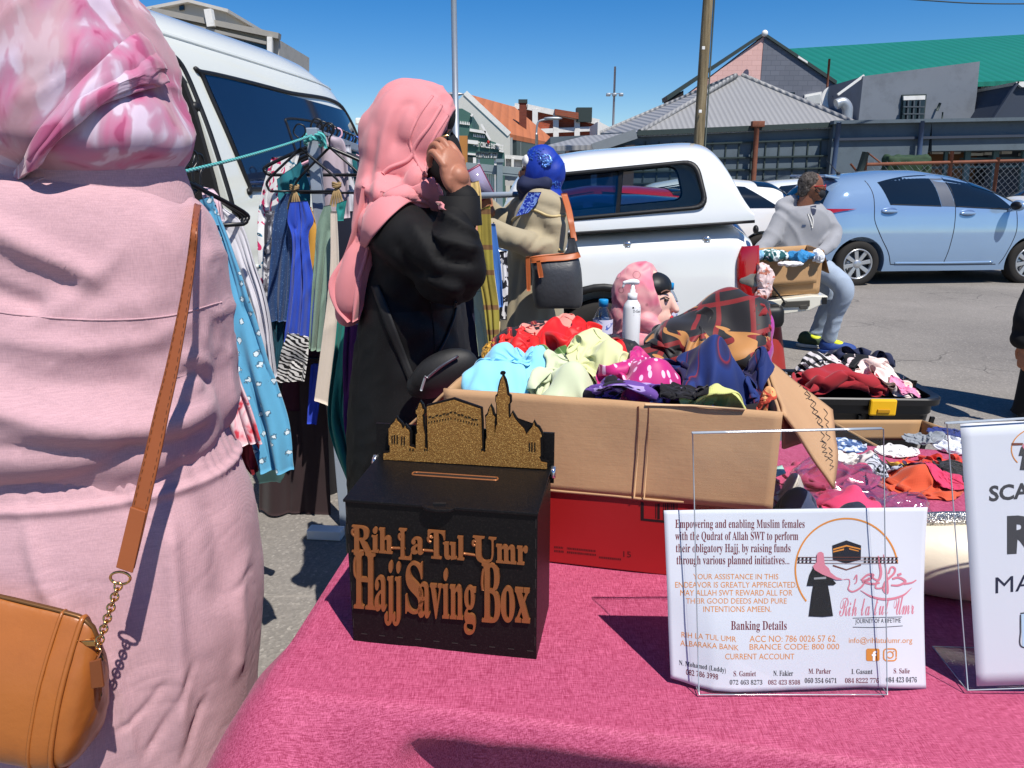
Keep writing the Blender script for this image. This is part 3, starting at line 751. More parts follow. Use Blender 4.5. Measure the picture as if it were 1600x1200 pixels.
# ------------------------------------------------------------------ vehicles
m_tyre = mat("tyre_rubber", (44, 42, 40), .85, var=.15, vs=20, spec=.2)
m_rim = mat("alloy_rim", (190, 192, 194), .3, metal=.7, var=.05)
m_black = mat("black_plastic", (24, 24, 25), .5, var=.15)
m_tint = mat("tinted_glass", (20, 27, 34), .06, var=.25, vs=1.5, spec=.8)
m_tintb = mat("blue_tinted_glass", (22, 34, 56), .05, var=.25, vs=1.2, spec=.8)
m_red = mat("red_lens", (165, 16, 20), .12, var=.15, vs=9, spec=.7, coat=.6)
m_chrome = mat("chrome", (210, 212, 215), .12, metal=.9, var=0)
m_lens = mat("smoky_lens", (120, 116, 108), .15, var=.2, vs=12, spec=.7)
class Body:
    def __init__(s, top, hw, belt, roof, zb=.19, n=14, m=2.2, tuck=.24, low=.05):
        s.tx, s.tz = zip(*top); s.hx, s.hv = zip(*hw); s.belt, s.roof, s.zb, s.n, s.m, s.tuck, s.low = belt, roof, zb, n, m, tuck, low
    def zt(s, x):
        h = .07
        return sum(np.interp(np.asarray(x, float) + d, s.tx, s.tz) for d in (-h, -h / 2, 0, h / 2, h)) / 5
    def w(s, x, z):
        z = np.asarray(z, float); b = np.interp(x, s.hx, s.hv)
        lo = 1 - s.low * np.clip((.55 - z) / .4, 0, 1) ** 2
        up = 1 - s.tuck * np.clip((z - s.belt) / (s.roof - s.belt), 0, 1) ** 1.25
        mid = 1 - .025 * np.clip((z - .72) / (s.belt - .72), 0, 1)
        return b * lo * up * mid
    def y(s, x, z):
        q = np.clip((np.asarray(z) - s.zb) / (s.zt(x) - s.zb), 0, 1)
        return s.w(x, z) * (1 - q ** s.n) ** (1 / s.m)
    def mesh(s, nx=90, ns=26):
        xs = np.linspace(s.tx[0], s.tx[-1], nx)
        xs = np.unique(np.concatenate([xs, s.tx[0] + np.array([.01, .03]), s.tx[-1] - np.array([.01, .03])]))
        q = 1 - (1 - np.linspace(0, 1, ns)) ** 2.0
        R = []
        for x in xs:
            zt = float(s.zt(x)); z = s.zb + (zt - s.zb) * q; y = s.y(x, z)
            left = np.stack([np.full(ns, x), y, z], 1); right = left[::-1][1:] * (1, -1, 1)
            R.append(np.vstack([left, right]))
        b = MB(); b.grid(np.array(R)[::-1], cv=True, caps=True); return b.V, b.F
    def patch(s, bl, br, tr, tl, eps=.006, side=-1, nu=14, nv=8, bow=0):
        "glass or panel following the side, corners in (x, z)"
        A = np.zeros((nu, nv, 3))
        for i in range(nu):
            u = i / (nu - 1)
            for j in range(nv):
                v = j / (nv - 1)
                x, z = (1 - v) * ((1 - u) * np.array(bl) + u * np.array(br)) + v * ((1 - u) * np.array(tl) + u * np.array(tr))
                z += bow * 4 * u * (1 - u) * v
                A[i, j] = (x, side * (float(s.y(x, z)) + eps), z)
        return A if side < 0 else A[::-1]
    def line(s, pts, r=.006, side=-1, n=24, eps=0.0):
        P = smoothpath(pts, n)
        return tube(np.stack([P[:, 0], side * (s.y(P[:, 0], P[:, 1]) + eps), P[:, 1]], 1), r, 6)
    def top(s, x0, x1, q0, q1, eps=.008, nu=10, nv=12, taper=1.0):
        "glass across the width following the top surface"
        A = np.zeros((nu, nv, 3))
        for i in range(nu):
            x = x0 + (x1 - x0) * i / (nu - 1); zt = float(s.zt(x)); k = 1 + (taper - 1) * i / (nu - 1)
            for j in range(nv):
                f = (q0 + (q1 - q0) * j / (nv - 1)) * k
                q = (1 - abs(f) ** s.m) ** (1 / s.n); z = s.zb + (zt - s.zb) * q
                A[i, j] = (x, float(s.w(x, z)) * f, z + eps)
        return A
class Place:
    def __init__(s, o, R): s.o = np.asarray(o, float); s.R = np.asarray(R)
    def __call__(s, V): return np.asarray(V, float) @ s.R.T + s.o
def put(b, pl, name, m, parent, **k): return obj(name, pl(b.V), b.F, m, parent, **k)
def gridmb(A, **k): b = MB(); b.grid(A, **k); return b
def wheel(pl, parent, c, r=.305, w=.19, spokes=8, side=-1, rim=m_rim, detail=True, rr=.205):
    c = np.asarray(c, float); ax = np.array((0, side, 0.))
    b = MB(); h = w / 2
    b.lathe([(rr - .01, -h), (r - .03, -h), (r - .006, -h + .02), (r, -h + .05), (r, h - .05), (r - .006, h - .02), (r - .03, h), (rr + .015, h), (rr, h - .012), (rr, -h)], c, 40, ax)
    T = put(b, pl, "wheel", m_tyre, parent)
    if not detail: return T
    b = MB(); b.lathe([(rr - .02, h - .09), (rr + .002, h - .085), (rr + .002, h - .004), (rr - .012, h + .002), (rr - .02, h - .01), (rr - .026, h - .085)], c, 40, ax); put(b, pl, "rim", rim, T)
    b = MB(); b.lathe([(0, h - .10), (rr - .015, h - .10), (rr - .015, h - .095), (0, h - .095)], c, 30, ax); put(b, pl, "brake_disc", m_black, T)
    b = MB()
    for k in range(spokes):
        a = k * 2 * math.pi / spokes + .2
        d = np.array((math.cos(a), 0, math.sin(a))); t = np.array((-math.sin(a), 0, math.cos(a)))
        p0 = c + ax * (h - .018) + d * .03; p1 = c + ax * (h - .01) + d * (rr - .008)
        b.prism([p0 - t * .022, p1 - t * .029, p1 + t * .029, p0 + t * .022], -ax * .03)
    b.lathe([(0, h - .05), (.05, h - .05), (.055, h - .012), (.03, h - .002), (0, h)], c, 20, ax)
    put(b, pl, "spokes", rim, T, bevel=.004, smooth=False)
    return T
def arch(c, r, y0, y1, n=40):
    b = MB(); b.lathe([(r, 0), (r, abs(y1 - y0))], (c[0], y0, c[1]), n, (0, 1 if y1 > y0 else -1, 0)); return b.V, b.F

# ---- blue hatchback
def blue_hatch():
    rw = G(1335, 446, 0)
    yaw = math.atan2(.27, 2.6)
    root = thing("blue_hatchback", (rw[0] + 1.2, rw[1] + .9, 0), "metallic light blue hatchback with tinted windows parked along the dark shop wall", "car")
    R = rotz(yaw)
    pl = Place(rw - R @ np.array((0, -.80, 0)), R)
    bd = Body([(-.66, .42), (-.64, .78), (-.57, .98), (-.47, 1.18), (-.36, 1.36), (-.25, 1.43), (0, 1.475), (.5, 1.525), (1.0, 1.53), (1.5, 1.46), (1.95, 1.32), (2.35, 1.12), (2.6, 1.02), (3.0, .93), (3.22, .80), (3.3, .5)],
              [(-.66, .66), (-.5, .78), (-.2, .835), (.5, .85), (1.8, .85), (2.6, .82), (3.1, .70), (3.3, .5)], 1.0, 1.53)
    V, F = bd.mesh()
    V, F = boolean(V, F, [arch((0, .29), .365, -1.0, -.55), arch((2.5, .29), .365, -1.0, -.55), arch((0, .29), .365, 1.0, .55), arch((2.5, .29), .365, 1.0, .55)])
    pt = paint("pale_blue_metallic", (142, 170, 200), .32, .8, .35, .03)
    obj("body", pl(V), F, pt, root, auto=35)
    for n_, c in (("rear_door_window", ((.37, 1.075), (1.09, 1.05), (1.0, 1.455), (.25, 1.36))), ("front_door_window", ((1.30, 1.045), (2.16, 1.0), (1.86, 1.27), (1.19, 1.46)))):
        o = put(gridmb(bd.patch(*c, eps=.004, bow=.025)), pl, n_, m_tint, root)
        o["label"] = "dark tinted side window"
        q = [c[0], c[1], c[2], ((c[2][0] + c[3][0]) / 2, (c[2][1] + c[3][1]) / 2 + .025), c[3]]
        b = MB(); b.grid(bd.line([c[0], c[1]], .007), cv=True, caps=True); put(b, pl, "window_trim", m_black, o)
    put(gridmb(bd.patch((1.10, 1.05), (1.29, 1.045), (1.185, 1.465), (1.005, 1.46), eps=.003)), pl, "door_pillar_trim", mat("grey_pillar", (78, 84, 96), .5), root)
    for sd in (-1, 1):
        if sd == 1:
            put(gridmb(bd.patch((.37, 1.075), (2.16, 1.0), (1.86, 1.27), (.25, 1.36), eps=.004, side=1, bow=.1)), pl, "far_side_window", m_tint, root)
    put(gridmb(bd.top(-.545, -.385, -.86, .86, taper=.94)[:, ::-1]), pl, "rear_window", m_tint, root)
    put(gridmb(bd.top(1.62, 2.28, -.88, .88, taper=1.0)[:, ::-1][::-1][:, ::-1]), pl, "windscreen", m_tint, root)
    b = MB(); b.box((-.33, 0, 1.43), (.22, 1.05, .035), roty(.16)); put(b, pl, "spoiler", pt, root, bevel=.012, smooth=False)
    # lights
    b = gridmb(bd.patch((-.585, .93), (-.30, .99), (-.10, 1.02), (-.52, 1.02), eps=.012)); put(b, pl, "tail_light", m_red, root)
    b = gridmb(bd.patch((-.585, .93), (-.30, .99), (-.10, 1.02), (-.52, 1.02), eps=.012, side=1)); put(b, pl, "tail_light", m_red, root)
    b = MB(); b.box((-.60, 0, .93), (.05, 1.1, .08)); put(b, pl, "tail_light_strip", m_red, root, bevel=.01, smooth=False)
    for pts in (((.10, 1.38), (.145, 1.2), (.15, 1.0), (.17, .85), (.28, .64), (.40, .45), (.46, .29)), ((1.22, 1.48), (1.285, 1.1), (1.30, .8), (1.27, .5), (1.22, .27)), ((.46, .285), (1.2, .27), (2.0, .27)), ((2.2, 1.0), (2.22, .7), (2.12, .4), (2.05, .27)), ((-.5, .62), (-.4, .60), (-.34, .5))):
        b = MB(); b.grid(bd.line(pts, .0055, eps=-.001), cv=True, caps=True); put(b, pl, "panel_gap", m_black, root)
    for x, z in ((.36, .985), (1.47, .955)):
        b = MB(); c = (x, -float(bd.y(x, z)) - .012, z); b.add(*ell((x, -float(bd.y(x, z)) + .012, z), (.13, .022, .055))); o = put(b, pl, "door_handle_recess", mat("dark_blue_shade", (84, 110, 150), .4, metal=.3), root)
        b = MB(); b.add(*ell(c, (.115, .025, .026))); put(b, pl, "door_handle", pt, root)
    # crease and sill
    b = MB(); b.grid(bd.line([(.52, .30), (1.2, .295), (1.95, .30)], .018, eps=-.004), cv=True, caps=True); put(b, pl, "sill_trim", pt, root)
    # mirror
    b = MB(); b.add(*fuse([ell((2.06, -.99, 1.06), (.07, .12, .075)), limb([(2.08, -.83, 1.0), (2.07, -.92, 1.02)], [.03, .04])], .015, 3)); put(b, pl, "wing_mirror", pt, root)
    b = MB(); b.add(*ell((2.03, -1.0, 1.06), (.05, .095, .058))); put(b, pl, "mirror_glass", m_black, root)
    b = MB(); b.tube([(-.05, -.15, 1.47), (-.2, -.15, 1.62), (-.25, -.15, 1.66)], [.008, .005, .004], 6); b.add(*ell((-.05, -.15, 1.475), (.03, .03, .025))); put(b, pl, "aerial", m_black, root)
    for x in (0, 2.5):
        wheel(pl, root, (x, -.735, .29), .31); wheel(pl, root, (x, .735, .29), .31, side=1)
    b = MB(); b.box((.9, 0, .26), (3.0, 1.3, .1)); put(b, pl, "underbody", m_black, root, smooth=False)
    # a pendant and seat seen through the window
    b = MB(); b.add(*ell((.95, -.83, 1.27), (.02, .012, .03))); b.add(*ell((.97, -.815, 1.33), (.03, .012, .015))); 
    return root
blue_hatch()

# ---- other parked cars, simpler
def plain_car(name, label, col, o, yaw, sedan=True, flip=1, h=1.46):
    o = np.asarray(o, float)
    root = thing(name, (o[0], o[1], 0), label, "car", "cars parked along the shop wall")
    pl = Place(o, rotz(yaw))
    k = h / 1.46
    if sedan: top = [(-2.2, .45), (-2.17, .85), (-1.9, .98 * k), (-1.45, 1.06 * k), (-1.0, 1.30 * k), (-.6, 1.42 * k), (0, 1.46 * k), (.45, 1.40 * k), (.95, 1.16 * k), (1.25, .99), (1.8, .9), (2.1, .78), (2.2, .45)]
    else: top = [(-1.85, .45), (-1.82, .9), (-1.6, 1.2 * k), (-1.3, 1.4 * k), (-.6, 1.46 * k), (0, 1.46 * k), (.45, 1.38 * k), (.9, 1.14 * k), (1.15, .99), (1.6, .88), (1.85, .76), (1.92, .45)]
    bd = Body(top, [(top[0][0], .6), (top[0][0] + .35, .8), (0, .86), (top[-1][0] - .5, .8), (top[-1][0], .5)], .95, 1.46 * k)
    V, F = bd.mesh(60, 20); xa, xb = top[0][0] + .75, top[-1][0] - .8
    V, F = boolean(V, F, [arch((x, .3), .36, s * 1.1, s * .5) for x in (xa, xb) for s in (-1, 1)])
    pt = paint(name + "_paint", col, .35, .6)
    obj("body", pl(V), F, pt, root, auto=35)
    a0 = -1.25 if sedan else -1.45
    for s in (-1, 1):
        put(gridmb(bd.patch((a0 + .12, .99), (-.1, .985), (-.08, 1.385 * k), (a0 + .62, 1.33 * k), eps=.004, side=s)), pl, "side_window", m_tint, root)
        put(gridmb(bd.patch((.0, .985), (1.0, .98), (.5, 1.31 * k), (.02, 1.385 * k), eps=.004, side=s)), pl, "side_window", m_tint, root)
        for x in (xa, xb): wheel(pl, root, (x, s * .75, .3), .31, side=s, detail=False)
        b = MB(); b.add(*ell((.98, s * .95, 1.02), (.06, .1, .06))); put(b, pl, "wing_mirror", pt, root)
    put(gridmb(bd.top(.58, 1.12, -.86, .86)), pl, "windscreen", m_tint, root)
    put(gridmb(bd.top(a0 - .1, a0 + .42, -.84, .84)[::-1]), pl, "rear_window", m_tint, root)
    b = gridmb(bd.patch((top[0][0] + .04, .72), (top[0][0] + .3, .76), (top[0][0] + .3, .9), (top[0][0] + .05, .9), eps=.01)); put(b, pl, "tail_light", m_red, root)
    return root
plain_car("white_sedan", "white sedan with dark windows behind the seated man in the grey hoodie", (222, 226, 224), (W(1262, 300, 13.2)[0], 13.4, 0), D2R(4), True, h=1.42)
plain_car("red_hatchback", "red hatchback glimpsed through the pickup canopy window", (176, 30, 34), (W(1010, 300, 10.5)[0] - .75, 10.8, -.08), D2R(185), False, h=1.40)
plain_car("navy_hatchback", "dark blue hatchback glimpsed through the pickup canopy window left of the red car", (40, 56, 92), (W(915, 300, 8.6)[0] + .05, 8.9, -.18), D2R(172), False, h=1.42)
plain_car("white_hatchback", "white car with raked windscreen seen through the rear end of the canopy window", (226, 228, 226), (W(1100, 300, 8.8)[0] + .5, 12.4, 0), D2R(180), False, h=1.42)
plain_car("white_saloon", "white car roof showing above the blue hatchback bonnet at the frame edge", (226, 226, 222), (W(1580, 280, 13.2)[0] + 2.0, 13.8, 0), D2R(3), True, h=1.47)

# ---- white pickup with canopy
def pickup():
    yaw, tilt = D2R(7), D2R(4.2)
    O = np.array((1.575, 5.06, .0))
    Rw = rotz(math.pi - yaw) @ roty(tilt)
    pl0 = Place((0, 0, 0), Rw)
    near = np.array((0, .86, 1.10))
    pl = Place(np.array((1.575, 5.08, 1.135)) - Rw @ near, Rw)
    wp = paint("pickup_white", (226, 228, 226), .3, .7, 0, .02)
    root = thing("white_pickup", (1.0, 5.9, 0), "white pickup with fitted canopy, sliding side window and lowered tailgate", "pickup")
    bd = Body([(0, .95), (.03, 1.085), (.2, 1.09), (1.72, 1.09), (1.80, 1.32), (1.95, 1.36), (2.25, 1.30), (2.65, 1.05), (2.9, .98), (3.7, .92), (3.95, .78), (4.0, .5)],
              [(0, .82), (.12, .85), (.5, .86), (3.2, .86), (3.8, .78), (4.0, .6)], 1.02, 1.45, zb=.36, n=20, m=2.4, tuck=.16)
    V, F = bd.mesh(80, 24)
    V, F = boolean(V, F, [arch((1.02, .30), .41, s * 1.2, s * .5) for s in (-1, 1)] + [arch((3.2, .30), .41, s * 1.2, s * .5) for s in (-1, 1)])
    obj("body", pl(V), F, wp, root, auto=35)
    # canopy shell: outer minus inner, windows cut through both sides
    def can(g, x0, x1):
        cb = Body([(x0, 1.11 + g), (x0 + .02, 1.16), (x0 + .10, 1.40 - g), (x0 + .19, 1.58 - g), (x0 + .27, 1.638 - g), (x0 + .40, 1.655 - g), (1.1, 1.655 - g), (1.40, 1.63 - g), (1.56, 1.55 - g), (1.66, 1.40 - g), (x1, 1.15)],
                  [(x0, .855 - g), (x1 - .4, .855 - g), (x1 - .15, .80 - g), (x1, .66 - g)], 1.14, 1.66, zb=1.098 + (g * .2), n=11, m=2.2, tuck=.20, low=0)
        return cb
    co = can(0, .0, 1.72); V, F = co.mesh(70, 26)
    Vi, Fi = can(.05, .06, 1.66).mesh(50, 20)
    def rpoly(c, r, n=6):
        P = []
        c = [np.array(q, float) for q in c]
        for i in range(len(c)):
            a, b, d = c[i - 1], c[i], c[(i + 1) % len(c)]
            u = (a - b) / np.linalg.norm(a - b); v = (d - b) / np.linalg.norm(d - b)
            for k in range(n + 1):
                t = k / n; P.append((1 - t) ** 2 * (b + u * r) + 2 * t * (1 - t) * b + t * t * (b + v * r))
        return np.array(P)
    wc = [(.30, 1.215), (1.45, 1.19), (1.40, 1.485), (.36, 1.505)]
    P = rpoly(wc, .09)
    cut = MB(); cut.prism([(x, -1.2, z) for x, z in P], (0, 2.4, 0))
    V, F = boolean(V, F, [(Vi, Fi), (cut.V, cut.F)])
    can_o = obj("canopy", pl(V), F, wp, root, auto=35)
    m_in = mat("canopy_lining", (58, 58, 60), .9)
    for s in (-1, 1):
        Pm = P - P.mean(0)
        ring = MB(); n = len(P)
        rows = []
        for sc, e in ((1.045, .002), (1.045, .014), (.97, .016), (.965, -.03)):
            Q = P.mean(0) + Pm * np.array((1 + (sc - 1) * .7, 1 + (sc - 1) * 2.2))
            rows.append(np.array([(x, s * (float(co.y(x, z)) + e), z) for x, z in Q]))
        A = np.array(rows)
        ring.grid(A if s > 0 else A[:, ::-1], cv=True)
        fr = put(ring, pl, "window_seal", m_black, root)
        gl = MB()
        for x0, x1, mm, nm in ((.86, 1.47, 'a', "sliding_pane"), (.27, .90, 'b', "fixed_pane")):
            Aq = np.zeros((10, 6, 3))
            for i in range(10):
                for j in range(6):
                    x = x0 + (x1 - x0) * i / 9; z = 1.18 + .345 * j / 5
                    Aq[i, j] = (x, s * (float(co.y(x, z)) - .022 - (.01 if mm == 'a' else 0)), z)
            g = MB(); g.grid(Aq if s > 0 else Aq[::-1])
            put(g, pl, nm, GL_T if mm == 'a' else GL_C, root)
        b = MB(); b.bar((.88, s * (float(co.y(.88, 1.2)) - .02), 1.19), (.84, s * (float(co.y(.86, 1.5)) - .02), 1.505), .025, .02); put(b, pl, "window_slider_frame", m_black, root, smooth=False)
    # seam under the canopy
    b = MB(); b.grid(np.stack([tube(np.stack([np.linspace(.0, 1.7, 20), np.full(20, .845 * 1.0), np.full(20, 1.10)], 1), .011, 6)])[0], cv=True, caps=True); put(b, pl, "canopy_seal", m_black, root)
    # cab window, windscreen
    put(gridmb(bd.patch((1.86, 1.05), (2.5, 1.04), (2.18, 1.26), (1.9, 1.29), eps=.004, side=1)), pl, "cab_window", m_tintb, root)
    put(gridmb(bd.top(2.2, 2.62, -.85, .85)), pl, "windscreen", m_tintb, root)
    # tail lamp
    def lamp(z0, z1, mm, nm, e=.016, pr=None):
        rows = []
        for k in range(15):
            v = k / 14; z = z0 + (z1 - z0) * v
            wv = .112 * (1 - .35 * abs(2 * v - 1) ** 3) if nm == "tail_light" else .10 * math.sin(math.pi * (.12 + .76 * v))
            yv = float(bd.y(.12, z))
            rows.append([(x, yv + e + .012 * math.sin(math.pi * min(1, (x + .03) / (wv + .03))), z) for x in np.linspace(-.03, wv, 9)] + [(wv + .004, yv - .02, z)])
        A = np.array(rows); A = np.concatenate([np.array([[(-.02, r[0][1] - .10 * math.sin(math.pi * (.04 + .92 * i / 14)) ** .5, r[0][2])] for i, r in enumerate(rows)]), A], 1)
        return put(gridmb(A[::-1]), pl, nm, mm, pr or root, label=None)
    tl = lamp(.61, .945, m_red, "tail_light"); lamp(.68, .765, m_lens, "reversing_lens", .022, tl)
    b = MB(); b.add(*ell((-.012, .82, 1.045), (.018, .03, .03))); put(b, pl, "hinge_cap", m_black, root)
    for x in (.30, .82): 
        b = MB(); b.add(*ell((x, float(bd.y(x, 1.0)) + .002, 1.005), (.028, .012, .018))); b.box((x, float(bd.y(x, 1.0)) + .004, .985), (.035, .02, .012)); put(b, pl, "tie_hook", m_chrome, root)
    b = MB(); b.box((-.10, 0, .46), (.20, 1.72, .15)); put(b, pl, "rear_bumper", m_black, root, bevel=.04)
    b = MB(); b.add(*ell((-.14, .62, .43), (.07, .05, .05))); b.tube([(0, .62, .45), (-.13, .62, .43)], .035, 10); put(b, pl, "exhaust_pipe", m_black, root)
    # tailgate
    tg = MB(); tg.prism([(-.02, -.70, .555), (-.02, -.70, .48), (-.18, -.70, .455), (-.38, -.70, .475), (-.49, -.70, .525), (-.50, -.70, .57), (-.40, -.70, .578)], (0, 1.44, 0))
    t = put(tg, pl, "tailgate", paint("cream_white", (224, 220, 204), .4, .4), root, bevel=.008, smooth=False)
    b = MB(); b.box((-.30, .746, .528), (.16, .012, .04)); b.box((-.34, .746, .505), (.05, .014, .03)); b.lathe([(0, 0), (.022, 0), (.022, .012), (0, .012)], (-.22, .742, .532), 14, (0, 1, 0)); put(b, pl, "tailgate_latch", mat("greasy_steel", (90, 86, 78), .5, metal=.6), t, bevel=.003, smooth=False)
    b = MB(); b.box((-.475, .744, .54), (.03, .014, .045)); put(b, pl, "tailgate_corner", m_black, t, smooth=False)
    b = MB(); b.tube(smoothpath([(.0, .80, .86), (-.1, .79, .70), (-.22, .76, .54)], 10), .0065, 6); put(b, pl, "tailgate_cable", m_black, t)
    for x, s in ((1.02, 1), (3.2, 1), (1.02, -1), (3.2, -1)): wheel(pl, root, (x, s * .73, .28), .35, .24, 6, s, rr=.21)
    b = gridmb(bd.line([(.58, .36), (.63, .50), (.78, .66), (1.02, .73), (1.26, .66), (1.41, .50), (1.46, .36)], .03, side=1, eps=-.01), cv=True, caps=True); put(b, pl, "arch_flare", m_black, root)
    b = MB(); b.box((2, 0, .5), (3.6, 1.2, .15)); put(b, pl, "underbody", m_black, root, smooth=False)
    return root, pl
GL_T = glassy("tinted_clear_pane", (.34, .44, .56), .86, .02)
GL_C = glassy("clear_pane", (.72, .78, .78), .95, .02)
PICK, PPL = pickup()

# ---- white minibus, side door open
def minibus():
    l = np.array((.987, -.16, 0)); f = np.array((-.16, -.987, 0))
    R0 = np.array((-1.04, 5.87, 0)) - l * .71
    pl = Place(R0, np.stack([f, l, (0, 0, 1)], 1))
    root = thing("white_minibus", (R0 + f * 2.6).tolist(), "white high roof minibus with tinted rear window and open sliding door", "minibus")
    prof = np.array([(0, .32), (.80, .32), (.87, .45), (.90, .7), (.90, 1.0), (.88, 1.25), (.845, 1.42), (.80, 1.6), (.755, 1.75), (.71, 1.9), (.665, 2.0), (.60, 2.07), (.50, 2.125), (.34, 2.165), (.17, 2.185), (0, 2.19)])
    ph = smoothpath(prof, 60)
    xs = np.concatenate([[0, .02, .05], np.linspace(.1, .9, 16), np.linspace(1.0, 4.2, 30), [4.4, 4.6, 4.8, 4.95, 5.05, 5.1]])
    def kz(x): return np.interp(x, [0, .05, .15, .3, .5, .8, 1.1, 4.3, 4.6, 5.1], [.46, .56, .70, .83, .93, .985, 1, 1, .85, .1])
    def ky(x): return np.interp(x, [0, .05, .2, .6, 4.4, 5.1], [.90, .93, .97, 1, 1, .8])
    def shp(x):
        z = np.where(ph[:, 1] > 1.1, 1.1 + (ph[:, 1] - 1.1) * kz(x), ph[:, 1]); return ph[:, 0] * ky(x), z
    def ys(x, z):
        y, zz = shp(x); i = np.argmax(ph[:, 0] > .895); return float(np.interp(z, zz[6:], y[6:]))
    R = []
    for x in xs:
        y, z = shp(x); lft = np.stack([np.full(60, x), y, z], 1); R.append(np.vstack([lft, (lft[::-1] * (1, -1, 1))[1:-1]]))
    b = MB(); b.grid(np.array(R)[::-1], cv=True, caps=True)
    cut = MB(); cut.prism([(x, -.7, z) for x, z in ((2.36, .55), (3.75, .55), (3.75, 1.90), (2.46, 1.90), (2.38, 1.80))], (0, 2.0, 0))
    V, F = boolean(b.V, b.F, [(cut.V, cut.F)])
    wp = paint("minibus_white", (222, 224, 214), .33, .6, 0, .03)
    obj("body", pl(V), F, wp, root, auto=30)
    m_int = mat("dark_van_interior", (26, 26, 28), .9, var=.3, vs=3)
    b = MB(); e = .015
    for q in ([(2.375, -.66, .57), (3.73, -.66, .57), (3.73, -.66, 1.87), (2.40, -.66, 1.87)],): b.prism(q, (0, .03, 0))
    b.prism([(2.365, -.62, .57), (2.39, -.62, 1.88), (2.39, .715, 1.88), (2.385, .775, 1.68), (2.38, .83, 1.4), (2.375, .872, 1.1), (2.37, .872, .57)], (.03, 0, 0))
    b.prism([(3.735, -.62, .57), (3.735, .84, .57), (3.735, .70, 1.85), (3.735, -.62, 1.85)], (-.02, 0, 0))
    b.prism([(2.40, -.6, 1.88), (3.72, -.6, 1.88), (3.72, .69, 1.88), (2.40, .69, 1.88)], (0, 0, -.02))
    b.prism([(2.38, -.6, .56), (2.38, .84, .56), (3.72, .84, .56), (3.72, -.6, .56)], (0, 0, .02))
    put(b, pl, "interior_lining", m_int, root, smooth=False)
    m_seat = mat("dark_seat_cloth", (32, 32, 36), .9, var=.2)
    for x, y in ((2.72, .35), (2.72, -.25), (3.4, .35)):
        V, F = fuse([ell((x, y, 1.0), (.13, .24, .36)), ell((x + .03, y, 1.45), (.08, .15, .13)), ell((x + .22, y, .78), (.3, .25, .12))], .03, 3); s_ = obj("seat", pl(V), F, m_seat, root)
        V, F = fuse([ell((x - .06, y, 1.02), (.10, .255, .38)), ell((x - .03, y, 1.45), (.06, .16, .14))], .03, 3); obj("seat_back_shell", pl(V), F, mat("pale_seat_shell", (190, 186, 178), .5), s_)
    # rear side glass
    def patch(c, eps=.006, nu=20, nv=10):
        A = np.zeros((nu, nv, 3))
        for i in range(nu):
            u = i / (nu - 1)
            for j in range(nv):
                v = j / (nv - 1); x, z = (1 - v) * ((1 - u) * np.array(c[0]) + u * np.array(c[1])) + v * ((1 - u) * np.array(c[3]) + u * np.array(c[2]))
                A[i, j] = (x, ys(x, z) + eps, z)
        return gridmb(A)
    def line(pts, r, eps=0, n=40):
        P = smoothpath(pts, n); return gridmb(tube(np.array([(x, ys(x, z) + eps, z) for x, z in P]), r, 6), cv=True, caps=True)
    g = put(patch([(.17, 1.36), (2.13, 1.36), (2.22, 1.86), (.42, 1.84)]), pl, "rear_side_window", m_tintb, root)
    put(line([(.17, 1.36), (1.2, 1.36), (2.09, 1.355), (2.15, 1.38), (2.24, 1.82), (2.21, 1.862), (1.4, 1.865), (.42, 1.845), (.17, 1.37)], .012, .004, 90), pl, "window_seal", m_black, g)
    put(line([(1.50, 1.38), (1.52, 1.66), (1.46, 1.72), (1.0, 1.72), (.90, 1.66), (.86, 1.38)], .006, .008, 60), pl, "vent_window_frame", m_black, g)
    put(line([(.05, 1.93), (.5, 1.97), (1.5, 1.985), (3, 1.99), (4.2, 1.98)], .012, -.004), pl, "roof_highlight_ridge", wp, root)  # ridge added where a highlight runs along the roof edge
    put(line([(2.345, .5), (2.345, 1.2), (2.36, 1.78), (2.44, 1.905), (2.6, 1.915), (3.8, 1.915)], .018, -.004, 60), pl, "door_seal", m_black, root)
    put(line([(2.5, 1.945), (3.2, 1.945), (3.9, 1.945)], .014, -.012), pl, "door_rail", m_steel, root)
    b = MB(); p = (2.44, ys(2.44, 1.83) - .03, 1.83); b.add(*ell(p, (.05, .035, .028))); put(b, pl, "door_latch", m_chrome, root)
    b = MB(); b.add(*ell((2.37, ys(2.37, 1.70) - .01, 1.70), (.03, .02, .025))); put(b, pl, "latch_stop", m_black, root)
    put(line([(.05, 1.02), (1, 1.0), (2.3, 1.0)], .012, -.004), pl, "side_crease", wp, root)
    put(patch([(.06, .98), (.22, .98), (.22, 1.28), (.07, 1.28)], .012), pl, "tail_light", m_red, root)
    b = MB(); b.box((.06, .70, 1.80), (.07, .12, .05)); put(b, pl, "rain_spoiler", wp, root, bevel=.012, smooth=False)
    b = MB(); b.add(*ell((.01, .72, 1.795), (.035, .035, .03))); put(b, pl, "marker_lamp", m_black, root)
    for x in (1.1, 4.1):
        for s in (-1, 1): wheel(pl, root, (x, s * .80, .33), .33, .2, 6, s, rr=.2)
    # the bright trim inside the door gap
    b = MB(); b.tube(smoothpath([(2.9, .3, 1.42), (2.86, .42, 1.36), (2.84, .48, 1.2)], 10), .02, 8); put(b, pl, "grab_rail", m_steel, root)
    return root
minibus()

